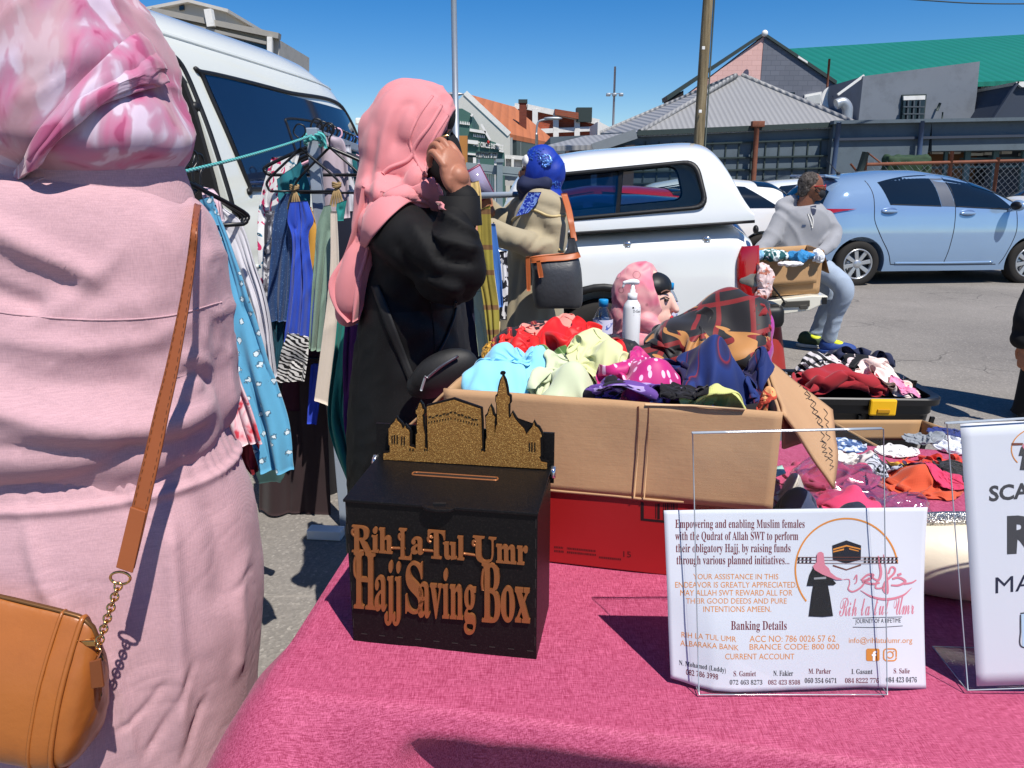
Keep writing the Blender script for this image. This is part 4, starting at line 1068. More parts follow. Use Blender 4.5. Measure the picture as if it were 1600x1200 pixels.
# cone under the tailgate
q = G(1213, 585, 0); q = np.array((1.83, 5.35, 0))
T = thing("traffic_cone", q.tolist(), "dark red traffic cone coloured for the shade under the lowered tailgate", "traffic cone")
b = MB(); b.lathe([(.14, .03), (.135, .05), (.05, .50), (.042, .53), (.03, .535), (.0, .535)], q, 28); b.obj("cone", mat("shaded_red_plastic", (150, 44, 36), .5, var=.2, vs=6), T)  # shade below the tailgate is put into this dark red
b = MB(); b.box(q + (0, 0, .018), (.34, .34, .034)); b.obj("base", m_black, T, bevel=.01, smooth=False)
# ------------------------------------------------------------------ people
from mathutils.bvhtree import BVHTree
def profile(rows, Y):
    out = []
    for r in rows:
        a, c = W(r[0], r[2], Y), W(r[1], r[2], Y); dy = r[4] if len(r) > 4 else 0
        out.append(((a[0] + c[0]) / 2, Y + dy, a[2], (c[0] - a[0]) / 2, r[3]))
    return out
def bvh(V, F): return BVHTree.FromPolygons([tuple(v) for v in V], [tuple(f) for f in F])
def hit(T, px, py, off=.004):
    d = Vector(ray(px, py)).normalized()
    p, n, i, q = T.ray_cast(Vector((0, 0, CAMH)), d)
    if p is None: return None
    if n.dot(d) > 0: n = -n
    return np.array(p + n * off)
def lay(T, L, Rr, nu=40, nv=14, off=.004, bulge=0.0):
    "sheet lying on a body between two curves"
    L = smoothpath(L, nu); Rr = smoothpath(Rr, nu); A = np.zeros((nu, nv, 3)); last = None
    for i in range(nu):
        for j in range(nv):
            v = j / (nv - 1); q = (1 - v) * L[i] + v * Rr[i]
            p = hit(T, q[0], q[1], off + bulge * math.sin(math.pi * v))
            if p is None: p = last if last is not None else W(q[0], q[1], 1.1)
            A[i, j] = last = p
    k = A.copy()
    for _ in range(2): k[1:-1] = (k[:-2] + 2 * k[1:-1] + k[2:]) / 4
    return k
def layline(T, pts, r, n=50, off=.003, flat=None):
    P = [hit(T, *q, off) for q in smoothpath(pts, n)]
    P = [p for p in P if p is not None]
    return gridmb(tube(np.array(P), r, 6, False, flat), cv=True, caps=True)
def sheetmb(A, th=.004):
    "closed thin sheet"
    b = MB(); nu, nv = A.shape[:2]
    g = MB(); g.grid(A); N = vnorm(np.array(g.V), g.F).reshape(nu, nv, 3)
    B_ = A - N * th
    ring = np.concatenate([A, B_[:, ::-1]], 1)
    b.grid(ring, cv=True, caps=False)
    for i, s in ((0, 1), (nu - 1, -1)):
        base = i * 2 * nv
        for j in range(nv - 1):
            f = (base + j, base + j + 1, base + 2 * nv - 2 - j, base + 2 * nv - 1 - j); b.F.append(list(f if s > 0 else f[::-1]))
    return b
def frame(yd, zd):
    y = np.asarray(yd, float); y /= np.linalg.norm(y); z = np.asarray(zd, float); z = z - y * (z @ y); z /= np.linalg.norm(z)
    return np.stack([np.cross(y, z), y, z], 1)
def hand(wrist, yd, zd, curl=(.4, .5, .4), spread=.06, s=1.0, left=False, thumb=(.5, .5), vox=.0032, fc=None):
    "palm, four fingers and a thumb as one surface; y towards the fingertips, z out of the back of the hand"
    R = frame(yd, zd); mx = -1 if left else 1
    parts = [limb([(0, -.035, 0), (0, 0, 0), (0, .03, .002)], [.024, .026, .03], flat=(1.15, .75))]
    parts.append(ell((0, .05, .0), (.041, .052, .0155))); parts.append(ell((.024, .028, -.006), (.020, .034, .017))); parts.append(ell((-.026, .035, -.004), (.015, .036, .014)))
    for k, (x, y0, L) in enumerate(((.031, .088, .068), (.0105, .095, .077), (-.0105, .092, .071), (-.030, .082, .056))):
        a = 0; p = np.array((x, y0 - .02, .002)); P = [p]; sp = (x / .03) * spread; c3 = fc[k] if fc else curl
        for seg, c in zip((.42, .33, .25), c3):
            a += c; q = (p + np.array((math.sin(sp) * math.cos(a), math.cos(sp) * math.cos(a), -math.sin(a))) * L * seg * 1.12 + (np.array((0, .02, 0)) if len(P) == 1 else 0)); P.append(q); p = q
        parts.append(limb(P, [.0098, .0092, .0082, .0066], 12, 22))
    t0 = np.array((.030, .012, -.008)); a, c = thumb
    d1 = np.array((math.sin(.75), math.cos(.75) * math.cos(a), -math.sin(a))); t1 = t0 + d1 * .042
    d2 = np.array((math.sin(.75 - c), math.cos(.75 - c), -math.sin(a + .15))); t2 = t1 + d2 * .032; t3 = t2 + (d2 + (-.15, 0, -.2)) * .024
    parts.append(limb([t0 - d1 * .01, t1, t2, t3], [.0145, .0115, .0105, .008], 12, 22))
    V, F = fuse([(np.asarray(v) * (mx, 1, 1) if True else v, f if mx > 0 else [tuple(g)[::-1] for g in f]) for v, f in parts], vox, 3)
    return V * s @ R.T + np.asarray(wrist), F
def skin(name, c):
    t = NT(name); k = lin(c)
    f = t.noise(t.coord(), 30, 4); t.set(.5, 0, .35, 0, None, None, t.mix(f, tuple(x * .86 for x in k), tuple(min(1, x * 1.1) for x in k)))
    t.b.inputs["Subsurface Weight"].default_value = .06; t.b.inputs["Subsurface Radius"].default_value = (.01, .004, .002)
    t.bump(t.noise(t.coord(), 260, 2), .12, .0008); return t.m
m_skin_b = skin("brown_skin", (168, 112, 84)); m_skin_d = skin("tan_skin", (166, 110, 86))
m_linen = fabric("pink_linen", (202, 157, 164), .9, .07, .42, 4, .15, 1500, .35, .0)
def linen_detail(m):
    return m
# ---- woman in pink linen, seen from behind
YA = 1.12
P1 = thing("person", (-.655, YA, 0), "woman in pink linen dress and pale floral headscarf seen from behind at the left edge", "person")
rows = profile([(-150, 300, 1075, .16), (-170, 330, 880, .17), (-172, 340, 760, .17), (-150, 336, 706, .165), (-140, 349, 676, .185), (-142, 357, 640, .195), (-138, 352, 600, .188), (-132, 347, 540, .175), (-135, 349, 480, .165), (-130, 343, 420, .155), (-118, 330, 370, .15), (-90, 312, 332, .138), (-35, 282, 302, .115, -.01), (20, 262, 282, .09, -.01), (40, 255, 262, .085, -.01)][::-1], YA)
shirt = secs(rows, 110, 120, 2.45)
def Wp(px, py, Y): return W(px, py, Y)
armR = limb([W(270, 352, YA), W(296, 440, YA + .03), W(304, 560, YA + .07), W(280, 600, YA + .22), W(230, 580, YA + .36)], [.052, .058, .055, .048, .042], 18, 30)
armL = limb([W(-50, 352, YA), W(-100, 440, YA + .03), W(-100, 560, YA + .07), W(-70, 560, YA + .22), W(0, 520, YA + .36)], [.062, .062, .055, .048, .042], 18, 30)
V, F = fuse([shirt, armR, armL], .0085, 5)
z = V[:, 2]; x = V[:, 0]
keep_top = np.clip((1.44 - z) / .06, 0, 1)
sag = np.exp(-((z - W(0, 560, YA)[2]) / .14) ** 2)
sl = np.array((1, 0, .10))
d = .020 * fold(V, (1, 0, -.14), 5.5, .18, 3, .9, 1.6, True) * (0.25 + .75 * sag) + .009 * fold(V, (1, .1, .35), 13, .25, 8, .8, 2) * (.4 + .6 * sag)
up = np.clip((z - W(0, 480, YA)[2]) / .12, 0, 1)
d += up * .020 * fold(V, (.75, 0, -.62), 6, .18, 12, .6, 1.8, True) * np.clip((-.50 - x) / .2, 0, 1)
d += .0035 * fold(V, (1, 0, .05), 26, .2, 21, .8, 2.2) * (.3 + .7 * sag)
R1 = [([(-60, 610), (0, 640), (120, 668), (250, 664), (350, 622)], 24, .020), ([(-40, 560), (80, 598), (190, 602), (245, 585)], 18, -.005), ([(-60, 430), (20, 466), (70, 478)], 15, -.011), ([(-60, 335), (60, 392), (165, 440)], 17, .014), ([(-60, 380), (60, 432), (150, 460)], 17, -.004), ([(-30, 525), (150, 545), (290, 520)], 16, .008), ([(278, 560), (318, 560), (342, 578)], 6, .007), ([(272, 596), (310, 584), (345, 600)], 7, -.010), ([(270, 640), (318, 618), (348, 585)], 8, -.007), ([(-60, 695), (150, 704), (280, 690), (352, 655)], 13, -.009), ([(240, 330), (290, 420), (310, 520)], 14, .006), ([(200, 380), (110, 470), (20, 520)], 14, .006), ([(322, 330), (316, 430), (322, 520)], 8, -.006)]
front = np.clip((YA - V[:, 1]) / .06, 0, 1)
V = wrinkle(V, F, d * keep_top + ridges(V, R1) * front)
o_sh = obj("shirt", V, F, m_linen, P1)
T1 = bvh(V, F)
b = layline(T1, [(-40, 480), (30, 492), (150, 500), (260, 494), (346, 472)], .0013, 60, .0002); b.obj("back_seam", m_linen, P1)
b = layline(T1, [(46, 290), (60, 282), (85, 274)], .0018, 20, .0003); b.obj("yoke_seam", m_linen, P1)
# collar band
ca = np.arange(72) * 2 * math.pi / 72
A = []
for k, (r, h, o_) in enumerate(((1.07, -.030, 0), (1.04, -.012, .004), (1.0, .008, .003), (.97, .026, .002), (.955, .030, 0), (.93, .024, 0), (.92, -.02, 0))):
    c0 = W(152, 275, YA - .005)
    A.append(np.stack([c0[0] + .120 * r * np.cos(ca), c0[1] + .100 * r * np.sin(ca), c0[2] + h + .004 - .012 * np.cos(ca) * 1.0 - .006 * np.sin(ca)], 1))
b = gridmb(np.array(A), cv=True); b.obj("collar", m_linen, P1)
# skirt with gathered waist
rows = profile([(-150, 338, 668, .165), (-156, 346, 690, .172), (-165, 358, 718, .182), (-185, 384, 790, .205), (-200, 394, 860, .22), (-205, 399, 930, .235), (-205, 395, 1010, .245), (-205, 390, 1100, .25)], YA)
l = rows[-1]; rows += [(l[0], YA + .01, .42, l[3] * .98, .26), (l[0], YA + .02, .2, l[3] * .96, .26), (l[0], YA + .02, .03, l[3] * .98, .27)]
V, F = secs(rows, 260, 300, 2.25)
V = np.array(V)
zt = W(0, 690, YA)[2]
cxy = np.stack([np.full(len(V), rows[0][0]), np.full(len(V), YA)], 1)
ang = np.arctan2(V[:, 1] - cxy[:, 1], V[:, 0] - cxy[:, 0])
band = np.exp(-((V[:, 2] - zt + .012) / .028) ** 2)
AP = np.stack([ang * 1.0, np.zeros(len(V)), V[:, 2]], 1)
d = .0065 * band * fold(np.stack([ang * 14, V[:, 2] * 6, 0 * ang], 1), (0, 1, .0), 1.0, .5, 4, .7, 1.6)
low = np.clip((zt - .03 - V[:, 2]) / .25, 0, 1)
d += (.004 * np.clip((zt + .02 - V[:, 2]) / .05, 0, 1) + .014 * low) * fold(np.stack([ang * 2.6, 0 * ang, V[:, 2] * .6], 1), (.25, 0, 1), 1.0, .35, 9, .5, 1.7)
d += low * .002 * fold(V, (-.55, 0, -.8), 9, .15, 17, .7, 2.4) + .0010 * fold(V, (.9, 0, .35), 34, .25, 23, .8, 2.2)
fr_ = np.clip((YA - V[:, 1]) / .08, 0, 1)
d += fr_ * ridges(V, [([(262, 800), (268, 900), (276, 1040), (282, 1200)], 15, -.012), ([(40, 800), (66, 900), (120, 1000), (160, 1100)], 13, -.008), ([(392, 850), (372, 900), (370, 1000), (360, 1060)], 9, -.009), ([(320, 760), (345, 860), (340, 960)], 22, .009), ([(300, 1030), (268, 1110), (226, 1190)], 5, .006), ([(320, 1080), (296, 1140), (280, 1200)], 5, .006), ([(262, 1060), (226, 1110), (180, 1150)], 5, .004), ([(170, 1020), (196, 1110), (215, 1200)], 6, -.006), ([(140, 740), (190, 780), (235, 830)], 10, .004), ([(405, 880), (380, 896), (360, 930)], 5, .004)])
d -= .007 * np.exp(-((V[:, 2] - zt + .035) / .007) ** 2)
V = wrinkle(V, F, d)
o_sk = obj("skirt", V, F, m_linen, P1)
T1s = bvh(V, F)
# headscarf
def px_print():
    t = NT("watercolour_scarf"); co = t.coord((1, 1, 1), (.4, .5, .3))
    f = t.noise(t.coord((1.5, 1.2, .6), (.3, .75, .2)), 10, 3.5, .5, .9); g = t.noise(t.coord((1, 1, .6), (.2, .9, .1)), 7, 3, .5, .6)
    c1 = t.ramp(f, [(.30, (184, 164, 182)), (.46, (194, 176, 192)), (.49, (174, 128, 150)), (.55, (180, 104, 136)), (.57, (160, 70, 108)), (.68, (158, 72, 110)), (.70, (196, 178, 192))])
    c2 = t.ramp(g, [(.52, (0, 0, 0)), (.60, (255, 255, 255))])
    c = t.mix(t.math('MULTIPLY', c2, .75), c1, lin((178, 146, 150)))
    t.set(.75, 0, .3, 0, .3, None, c); weave(t, t.coord(), 1600, .12)
    t.b.inputs["Subsurface Weight"].default_value = .0
    return t.m
m_wc = px_print()
hc = W(140, 130, YA + .03)
rowsH = profile([(62, 110, -40, .05), (20, 165, -26, .085), (0, 200, -5, .115), (-14, 232, 40, .135), (-16, 254, 90, .14), (-8, 268, 140, .14), (2, 286, 180, .137, -.008), (12, 298, 215, .13, -.015), (22, 299, 240, .12, -.018), (36, 284, 262, .105, -.012), (50, 260, 285, .095)], YA + .005)
head = secs(rowsH, 60, 70, 2.1)
V, F = fuse([head], .006, 3)
d = .016 * fold(V, (.75, 0, .62), 11, .10, 41, .5, 1.7, True) * np.clip((1.60 - V[:, 2]) / .06, .25, 1) + .009 * fold(V, (.8, .2, .5), 24, .15, 44, .6, 2)
V = wrinkle(V, F, d * np.clip((V[:, 2] - 1.425) / .03, 0, 1))
o_h = obj("headscarf", V, F, m_wc, P1)
TH = bvh(V, F)
def band(L, R_, off, bulge, name, seed, m=m_wc, th=.003):
    A = lay(TH, L, R_, 60, 22, off, bulge)
    g = MB(); g.grid(A); N = vnorm(np.array(g.V), g.F)
    Vv = np.array(g.V) + N * (.004 * fold(np.array(g.V), (.8, 0, .55), 26, .1, seed, .5, 1.8))[:, None]
    sheetmb(Vv.reshape(60, 22, 3), th).obj(name, m, P1)
band([(214, 52), (190, 66), (140, 108), (95, 160), (48, 225), (24, 262)], [(252, 132), (215, 148), (160, 168), (110, 196), (70, 232), (40, 278)], .006, .010, "headscarf_wrap", 51)
band([(226, 78), (200, 100), (150, 140), (100, 180), (60, 222), (30, 262)], [(253, 134), (225, 140), (180, 160), (120, 200), (80, 230), (46, 268)], .013, .008, "headscarf_fold", 57)
# shoes
for sx in (-.13, .1):
    b = MB(); b.add(*ell((-.655 + sx, YA + .12, .05), (.05, .13, .05))); b.obj("shoe", m_black, P1)
for w_, s_, lf in ((W(230, 580, YA + .38), 1, False), (W(0, 520, YA + .38), 1, True)):
    V, F = hand(w_, (-.1 if lf else -.3, 1, .1), (0, 0, 1), left=lf); obj("hand", V, F, m_skin_b, P1)

# her bag
m_leather = mat("tan_leather", (158, 92, 38), .36, var=.10, vs=7, spec=.55, bump=.25, bs=120, bd=.0015, dirt=((132, 72, 28), .5))
m_gold = mat("gold_metal", (214, 168, 106), .2, metal=1, var=.05)
YB = .89
BG = thing("shoulder_bag", W(20, 1180, YB).tolist(), "tan leather shoulder bag on gold chain hanging at the pink dress woman's hip", "bag")
# long pillow: sections along its length; right end panel faces right and towards us
e0 = W(128, 1078, YB - .03); dirL = np.array((-.93, .05, .20)); dirL /= np.linalg.norm(dirL)
zax = np.array((.20, 0, .98)); yax = np.cross(zax, dirL); yax /= np.linalg.norm(yax)
rowsB = []
n = 56
for s_, h, w_ in ((-.026, .03, .03), (-.024, .4, .4), (-.017, .75, .75), (-.007, .94, .94), (.004, 1.0, 1.0), (.008, 1.02, 1.02), (.03, 1.04, 1.1), (.10, 1.02, 1.2), (.17, .96, 1.2), (.24, .86, 1.1), (.30, .72, .9), (.33, .5, .6), (.335, .2, .3)):
    R_ = []
    for k in range(n):
        a = 2 * math.pi * k / n
        yy = math.cos(a); zz = math.sin(a)
        top = .5 + .5 * zz
        wd_ = .068 * (1 - .80 * top ** 1.25)
        q = e0 + dirL * s_ * 1.0 + yax * (wd_ * w_ * np.sign(yy) * abs(yy) ** .75) + zax * (.104 * h * np.sign(zz) * abs(zz) ** .85 + .03 * max(0, s_ - .05) * 2.6)
        R_.append(q)
    rowsB.append(R_)
A = np.array(rowsB); A2 = np.array([smoothpath(A[:, k], 60) for k in range(n)]).transpose(1, 0, 2)
g = gridmb(A2, cv=True, caps=True); V = np.array(g.V)
V = wrinkle(V, g.F, .0022 * fold(V, (.3, 0, 1), 22, .3, 5, .8, 2.2) + .0012 * fold(V, (1, 0, .4), 50, .3, 6, .8, 2))
obj("bag_body", V, g.F, m_leather, BG)
for s_i, nm in ((4, "end_piping"),):
    P = A[s_i] + (A[s_i] - A[s_i].mean(0)) * .03; P2 = np.array(P)
    b = MB(); b.grid(tube(P2, .0035, 6, True), cu=True, cv=True); b.obj(nm, m_leather, BG)
P = A[6] + (A[6] - A[6].mean(0)) * .012
b = MB(); b.grid(tube(np.array(P), .0022, 6, True), cu=True, cv=True); b.obj("seam_piping", m_leather, BG)
topl = np.array([A2[i][n // 4] for i in range(6, 56, 4)])
b = MB(); b.grid(tube(topl + zax * .001, .004, 6, False, (1, .6)), cv=True, caps=True); b.obj("zip", mat("brass_zip", (120, 84, 50), .4, metal=.6), BG)
tab = hit(bvh(V, g.F), 150, 1035, .006)
if tab is None: tab = W(152, 1035, YB - .05)
tabp = W(152, 1030, YB - .06)
b = MB(); b.prism([tabp + (-.007, -.006, 0), tabp + (.007, -.006, .004), tabp + (.006, -.006, -.036), tabp + (-.010, -.006, -.038)], (0, .004, 0)); b.obj("zip_tab", mat("dark_tan_leather", (120, 66, 34), .4, var=.15, vs=20), BG, bevel=.001, smooth=False)
zp = W(138, 1003, YB - .04)
b = MB(); b.box(zp, (.022, .008, .008)); b.tube([zp + (.008, 0, 0), zp + (.016, -.004, -.01), tabp + (0, -.004, .0)], .0022, 6); b.obj("zip_slider", m_gold, BG, bevel=.001)
# chain then leather strap over the shoulder
c0, c1 = W(152, 1012, YB - .045), W(186, 912, YB - .02)
nl = 12
chain = MB()
for k in range(nl):
    p = c0 + (c1 - c0) * (k + .5) / nl; d_ = (c1 - c0) / np.linalg.norm(c1 - c0); sd = np.cross(d_, (0, 1, 0)) if k % 2 else np.cross(d_, (.5, .3, .8)); sd /= np.linalg.norm(sd)
    a = np.arange(14) * 2 * math.pi / 14
    L_ = np.linalg.norm(c1 - c0) / nl
    P = p + np.outer(np.cos(a) * L_ * .70, d_) + np.outer(np.sin(a) * .0046, sd)
    chain.grid(tube(P, .0015, 6, True), cu=True, cv=True)
chain.obj("chain", m_gold, BG)
b = MB(); a = np.arange(20) * 2 * math.pi / 20; pr = W(188, 903, YB - .02)
b.grid(tube(pr + np.stack([np.cos(a) * .0125, 0 * a, np.sin(a) * .0085], 1), .0018, 6, True), cu=True, cv=True); b.obj("ring", m_gold, BG)
tt, tb = T1, T1s
L, R_ = [], []
pts = [(306, 322), (304, 352), (299, 400), (290, 460), (279, 520), (266, 585), (253, 640), (240, 700), (226, 760), (212, 820), (196, 884)]
def strap_pt(px, py):
    f = np.clip((py - 330) / 560, 0, 1)
    c = hit(T1, px, py, .005) if py < 690 else hit(T1s, px, py, .005)
    a_ = W(px, py, YB - .02 + .0 * f)
    base = W(px, py, .985 - .115 * f)
    if c is not None and c[1] < base[1]: return c
    return base if py > 335 else (c if c is not None else base)
wpx = [5, 5, 6, 7, 8, 9.5, 10.5, 11.5, 12, 12.5, 13]
A = np.array([[strap_pt(x + (v - .5) * 2 * w_, y + (v - .5) * 2 * w_ * .35) for v in np.linspace(0, 1, 5)] for (x, y), w_ in zip(pts, wpx)])
A = np.array([smoothpath(A[:, j], 50) for j in range(5)]).transpose(1, 0, 2)
m_strap = mat("brown_strap_leather", (142, 76, 36), .45, var=.12, vs=12, spec=.5, bump=.2, bs=150, bd=.001)
sb = MB()
for j, o_ in ((0, .14), (4, .14)):
    e_ = A[:, j] * (1 - o_) + A[:, 4 - j] * o_ + (0, -.0006, 0)
    for k in range(2, 47): sb.bar(e_[k] * .75 + e_[k + 1] * .25, e_[k] * .25 + e_[k + 1] * .75, .0007, .0007, (0, 1, 0))
sb.obj("strap_stitching", mat("dark_thread", (92, 48, 22), .7), BG, smooth=False)
st = sheetmb(A, .0028).obj("strap", m_strap, BG)
for j, nm in ((0, .06), (4, .94)):
    pass
b = MB(); q0, q1 = A[-1].mean(0), A[-6].mean(0)
b.prism([A[-8][0] + (0, -.0015, 0), A[-8][-1] + (0, -.0015, 0), A[-1][-1] + (0, -.002, -.004), A[-1][0] + (0, -.002, -.004)], (0, -.003, 0)); b.obj("strap_end_loop", m_strap, BG, bevel=.001, smooth=False)

# ---- woman in black with the coral headscarf
YC = 2.05
P2 = thing("person", (W(650, 600, YC)[0], YC, 0), "woman in black robe and coral pink headscarf holding her glasses to her face", "person")
m_abaya = fabric("black_abaya", (15, 14, 15), .7, .2, .2, 8, .0, 1200, .3, .0, .25)
def glit():
    t = NT("black_glitter_cloth"); co = t.coord()
    v = t.new("ShaderNodeTexVoronoi"); v.inputs["Scale"].default_value = 420; t.L(co, v.inputs["Vector"])
    sp = t.ramp(v.outputs["Distance"], [(.0, (190, 190, 196)), (.07, (60, 60, 64)), (.13, (13, 13, 14))])
    st = t.new("ShaderNodeTexWave"); st.bands_direction = 'Z'; st.inputs["Scale"].default_value = 1.7; t.L(co, st.inputs[0])
    c = t.mix(t.ramp(st.outputs[1], [(.30, (0, 0, 0)), (.36, (255, 255, 255))]), lin((12, 12, 13)), sp)
    t.set(.6, .0, .3, 0, .0, None, c); return t.m
m_glit = glit()
rows = profile([(628, 686, 292, .085), (606, 696, 318, .15), (590, 702, 345, .185), (578, 712, 400, .195), (566, 724, 470, .185), (556, 736, 540, .185), (550, 738, 620, .205), (546, 740, 720, .23)], YC)
l = rows[-1]; rows += [(l[0], YC, .3, l[3] * 1.05, .25), (l[0], YC, .02, l[3] * 1.15, .27)]
body = secs(rows, 90, 80, 2.2)
sh, el, wr = W(614, 354, 1.92), W(712, 428, 1.80), W(718, 314, 1.84)
arm1 = limb([sh, (sh + el) / 2 + (0, -.02, -.01), el], [.080, .070, .058], 20, 24)
arm2 = limb([el, (el + wr) / 2 + (0, 0, 0), wr + (0, 0, -.01)], [.058, .050, .042], 20, 24)
farm = limb([W(630, 352, 2.2), W(660, 450, 2.26), W(690, 560, 2.16)], [.075, .062, .042], 18, 24)
V, F = fuse([body, arm1, arm2, farm, limb([W(680, 440, 1.84), W(714, 452, 1.82)], [.05, .042])], .010, 4)
up = np.clip((V[:, 2] - .9) / .2, 0, 1)
d = .016 * fold(V, (.6, .2, -.7), 9, .16, 61, .8, 1.8, True) * up + ridges(V, [([(690, 330), (720, 352), (745, 372)], 6, .012), ([(676, 372), (712, 384), (742, 392)], 7, .014), ([(676, 398), (712, 410), (738, 412)], 6, -.012), ([(640, 350), (668, 392), (690, 430)], 8, .010), ([(618, 372), (640, 410), (665, 440)], 8, -.010), ([(660, 430), (690, 446), (720, 452)], 6, .010)]) * (V[:, 1] < YC) + .012 * fold(V, (.05, 0, 1), 7, .12, 66, .5, 1.6) * (1 - .6 * up) + .004 * fold(V, (.8, 0, .5), 26, .25, 70, .7, 2)
V = wrinkle(V, F, d)
zcut = W(600, 470, YC)[2]
lowmask = [np.mean(V[list(f)][:, 2]) < zcut for f in F]
Fu = [f for f, q in zip(F, lowmask) if not q]; Fl = [f for f, q in zip(F, lowmask) if q]
def submesh(V, Fs):
    ids = sorted({i for f in Fs for i in f}); mp = {i: k for k, i in enumerate(ids)}
    return V[ids], [tuple(mp[i] for i in f) for f in Fs]
obj("robe_top", *submesh(V, Fu), m_abaya, P2); obj("robe_skirt", *submesh(V, Fl), m_glit, P2, label="glittering black robe skirt with matt bands")
TC = bvh(V, F)
# cuff
b = gridmb(np.array([tube([wr + (.0, 0, -.055), wr + (0, 0, .012)], [.0525, .0475], 24)[k] for k in (0, 1)] + [tube([wr, wr + (0, 0, .012)], [.042, .042], 24)[1]]), cv=True); b.obj("cuff", m_abaya, P2)
# head, veil
hd = W(652, 215, YC)
V, F = fuse([ell(hd, (.092, .075, .112)), ell(hd + (.075, .0, -.01), (.025, .018, .02)), ell(hd + (.045, 0, -.075), (.05, .05, .045)), limb([hd + (0, 0, -.08), hd + (-.01, 0, -.2)], [.05, .055])], .007, 3)
obj("head", V, F, skin("dark_brown_skin", (92, 58, 44)), P2)
V, F = fuse([ell(hd + (.056, -.0, -.055), (.058, .072, .085)), ell(hd + (.083, 0, -.03), (.022, .03, .04)), limb([hd + (.045, 0, -.09), hd + (.03, 0, -.16)], [.055, .04])], .007, 4)
V = wrinkle(V, F, .004 * fold(V, (.2, .3, -1), 18, .2, 5)); obj("face_veil", V, F, mat("black_veil", (14, 13, 14), .8), P2)
V, F = fuse([ell(hd + (.045, 0, .055), (.055, .07, .06))], .007, 2); obj("under_cap", V, F, mat("black_cap", (16, 15, 16), .8), P2)
gl = MB(); g0 = W(700, 213, YC - .06); gl.tube([W(672, 214, YC - .085), W(690, 213, YC - .08), W(702, 212, YC - .05)], .003, 6); gl.obj("glasses_temple", m_gold, P2)
gl = MB()
for dy_ in (-.035, .035):
    a = np.arange(20) * 2 * math.pi / 20; c_ = W(705, 219, YC + dy_); gl.grid(tube(c_ + np.stack([.004 * np.cos(a), .026 * np.cos(a), .021 * np.sin(a)], 1), .003, 6, True), cu=True, cv=True)
gl.obj("glasses_frame", m_black, P2)
m_coral = fabric("coral_jersey", (214, 128, 132), .8, .05, .0, 4, .2, 0, .1)
parts = [ell(W(646, 206, YC), (.124, .112, .130)), ell(W(622, 240, YC), (.10, .11, .13)), ell(W(648, 262, YC - .01), (.072, .098, .085)),
         limb([W(612, 210, YC), W(596, 290, YC - .02), W(582, 360, YC - .06), W(562, 420, YC - .09), W(552, 470, YC - .10), W(548, 490, YC - .10)], [.085, .08, .068, .058, .048, .03], 20, 30, (1.0, .8)),
         ell(W(628, 308, YC), (.118, .185, .052), roty(.28)), limb([W(655, 285, YC - .12), W(680, 312, YC - .10), W(692, 325, YC - .06)], [.04, .028, .015], 14, 16), limb([W(600, 330, YC - .10), W(585, 350, YC - .12)], [.05, .045])]
V, F = fuse(parts, .0075, 5)
pA, pB = W(707, 184, YC), W(667, 284, YC); ed = (pB - pA) / np.linalg.norm(pB - pA); nn = np.array((-ed[2], 0, ed[0])); nn = nn if nn[0] > 0 else -nn
sd = (V - pA) @ nn; msk = (sd > 0) & (V[:, 2] > pB[2] - .005)
V[msk] -= np.outer(sd[msk], nn)
back = np.clip((W(600, 0, YC)[0] - V[:, 0]) / .12, 0, 1)
d = .010 * fold(V, (-.30, .1, -.95), 15, .07, 81, .45, 1.8, True) + .005 * fold(V, (.5, 0, .8), 24, .12, 84, .5, 2) * np.clip((V[:, 0] - W(655, 0, YC)[0]) / .05, 0, 1) + .011 * back * fold(V, (.15, 0, -1), 12, .10, 87, .5, 1.5)
d *= np.where(np.abs(sd) < .012, .2, 1)
d += ridges(V, [([(560, 300), (552, 350), (536, 400), (526, 440)], 5, -.010), ([(590, 200), (578, 270), (570, 330)], 6, -.008), ([(612, 170), (598, 230), (590, 290), (588, 330)], 6, .008), ([(640, 150), (622, 190), (614, 240)], 6, -.005)])
V = wrinkle(V, F, d); o = obj("headscarf", V, F, m_coral, P2); TH2 = bvh(V, F)
for k, (pts, r) in enumerate((([(690, 165), (672, 195), (652, 222), (646, 240), (658, 262), (666, 274)], .005), ([(646, 240), (635, 252), (610, 262), (598, 272)], .006), ([(700, 180), (680, 212), (668, 240), (664, 268)], .004), ([(676, 150), (655, 180), (640, 215), (644, 238)], .004), ([(572, 372), (600, 340), (632, 312), (665, 305), (694, 327)], .003), ([(598, 300), (585, 340), (572, 400), (560, 440)], .006))):
    layline(TH2, pts, r, 40, -.001).obj("headscarf_pleat", m_coral, P2)
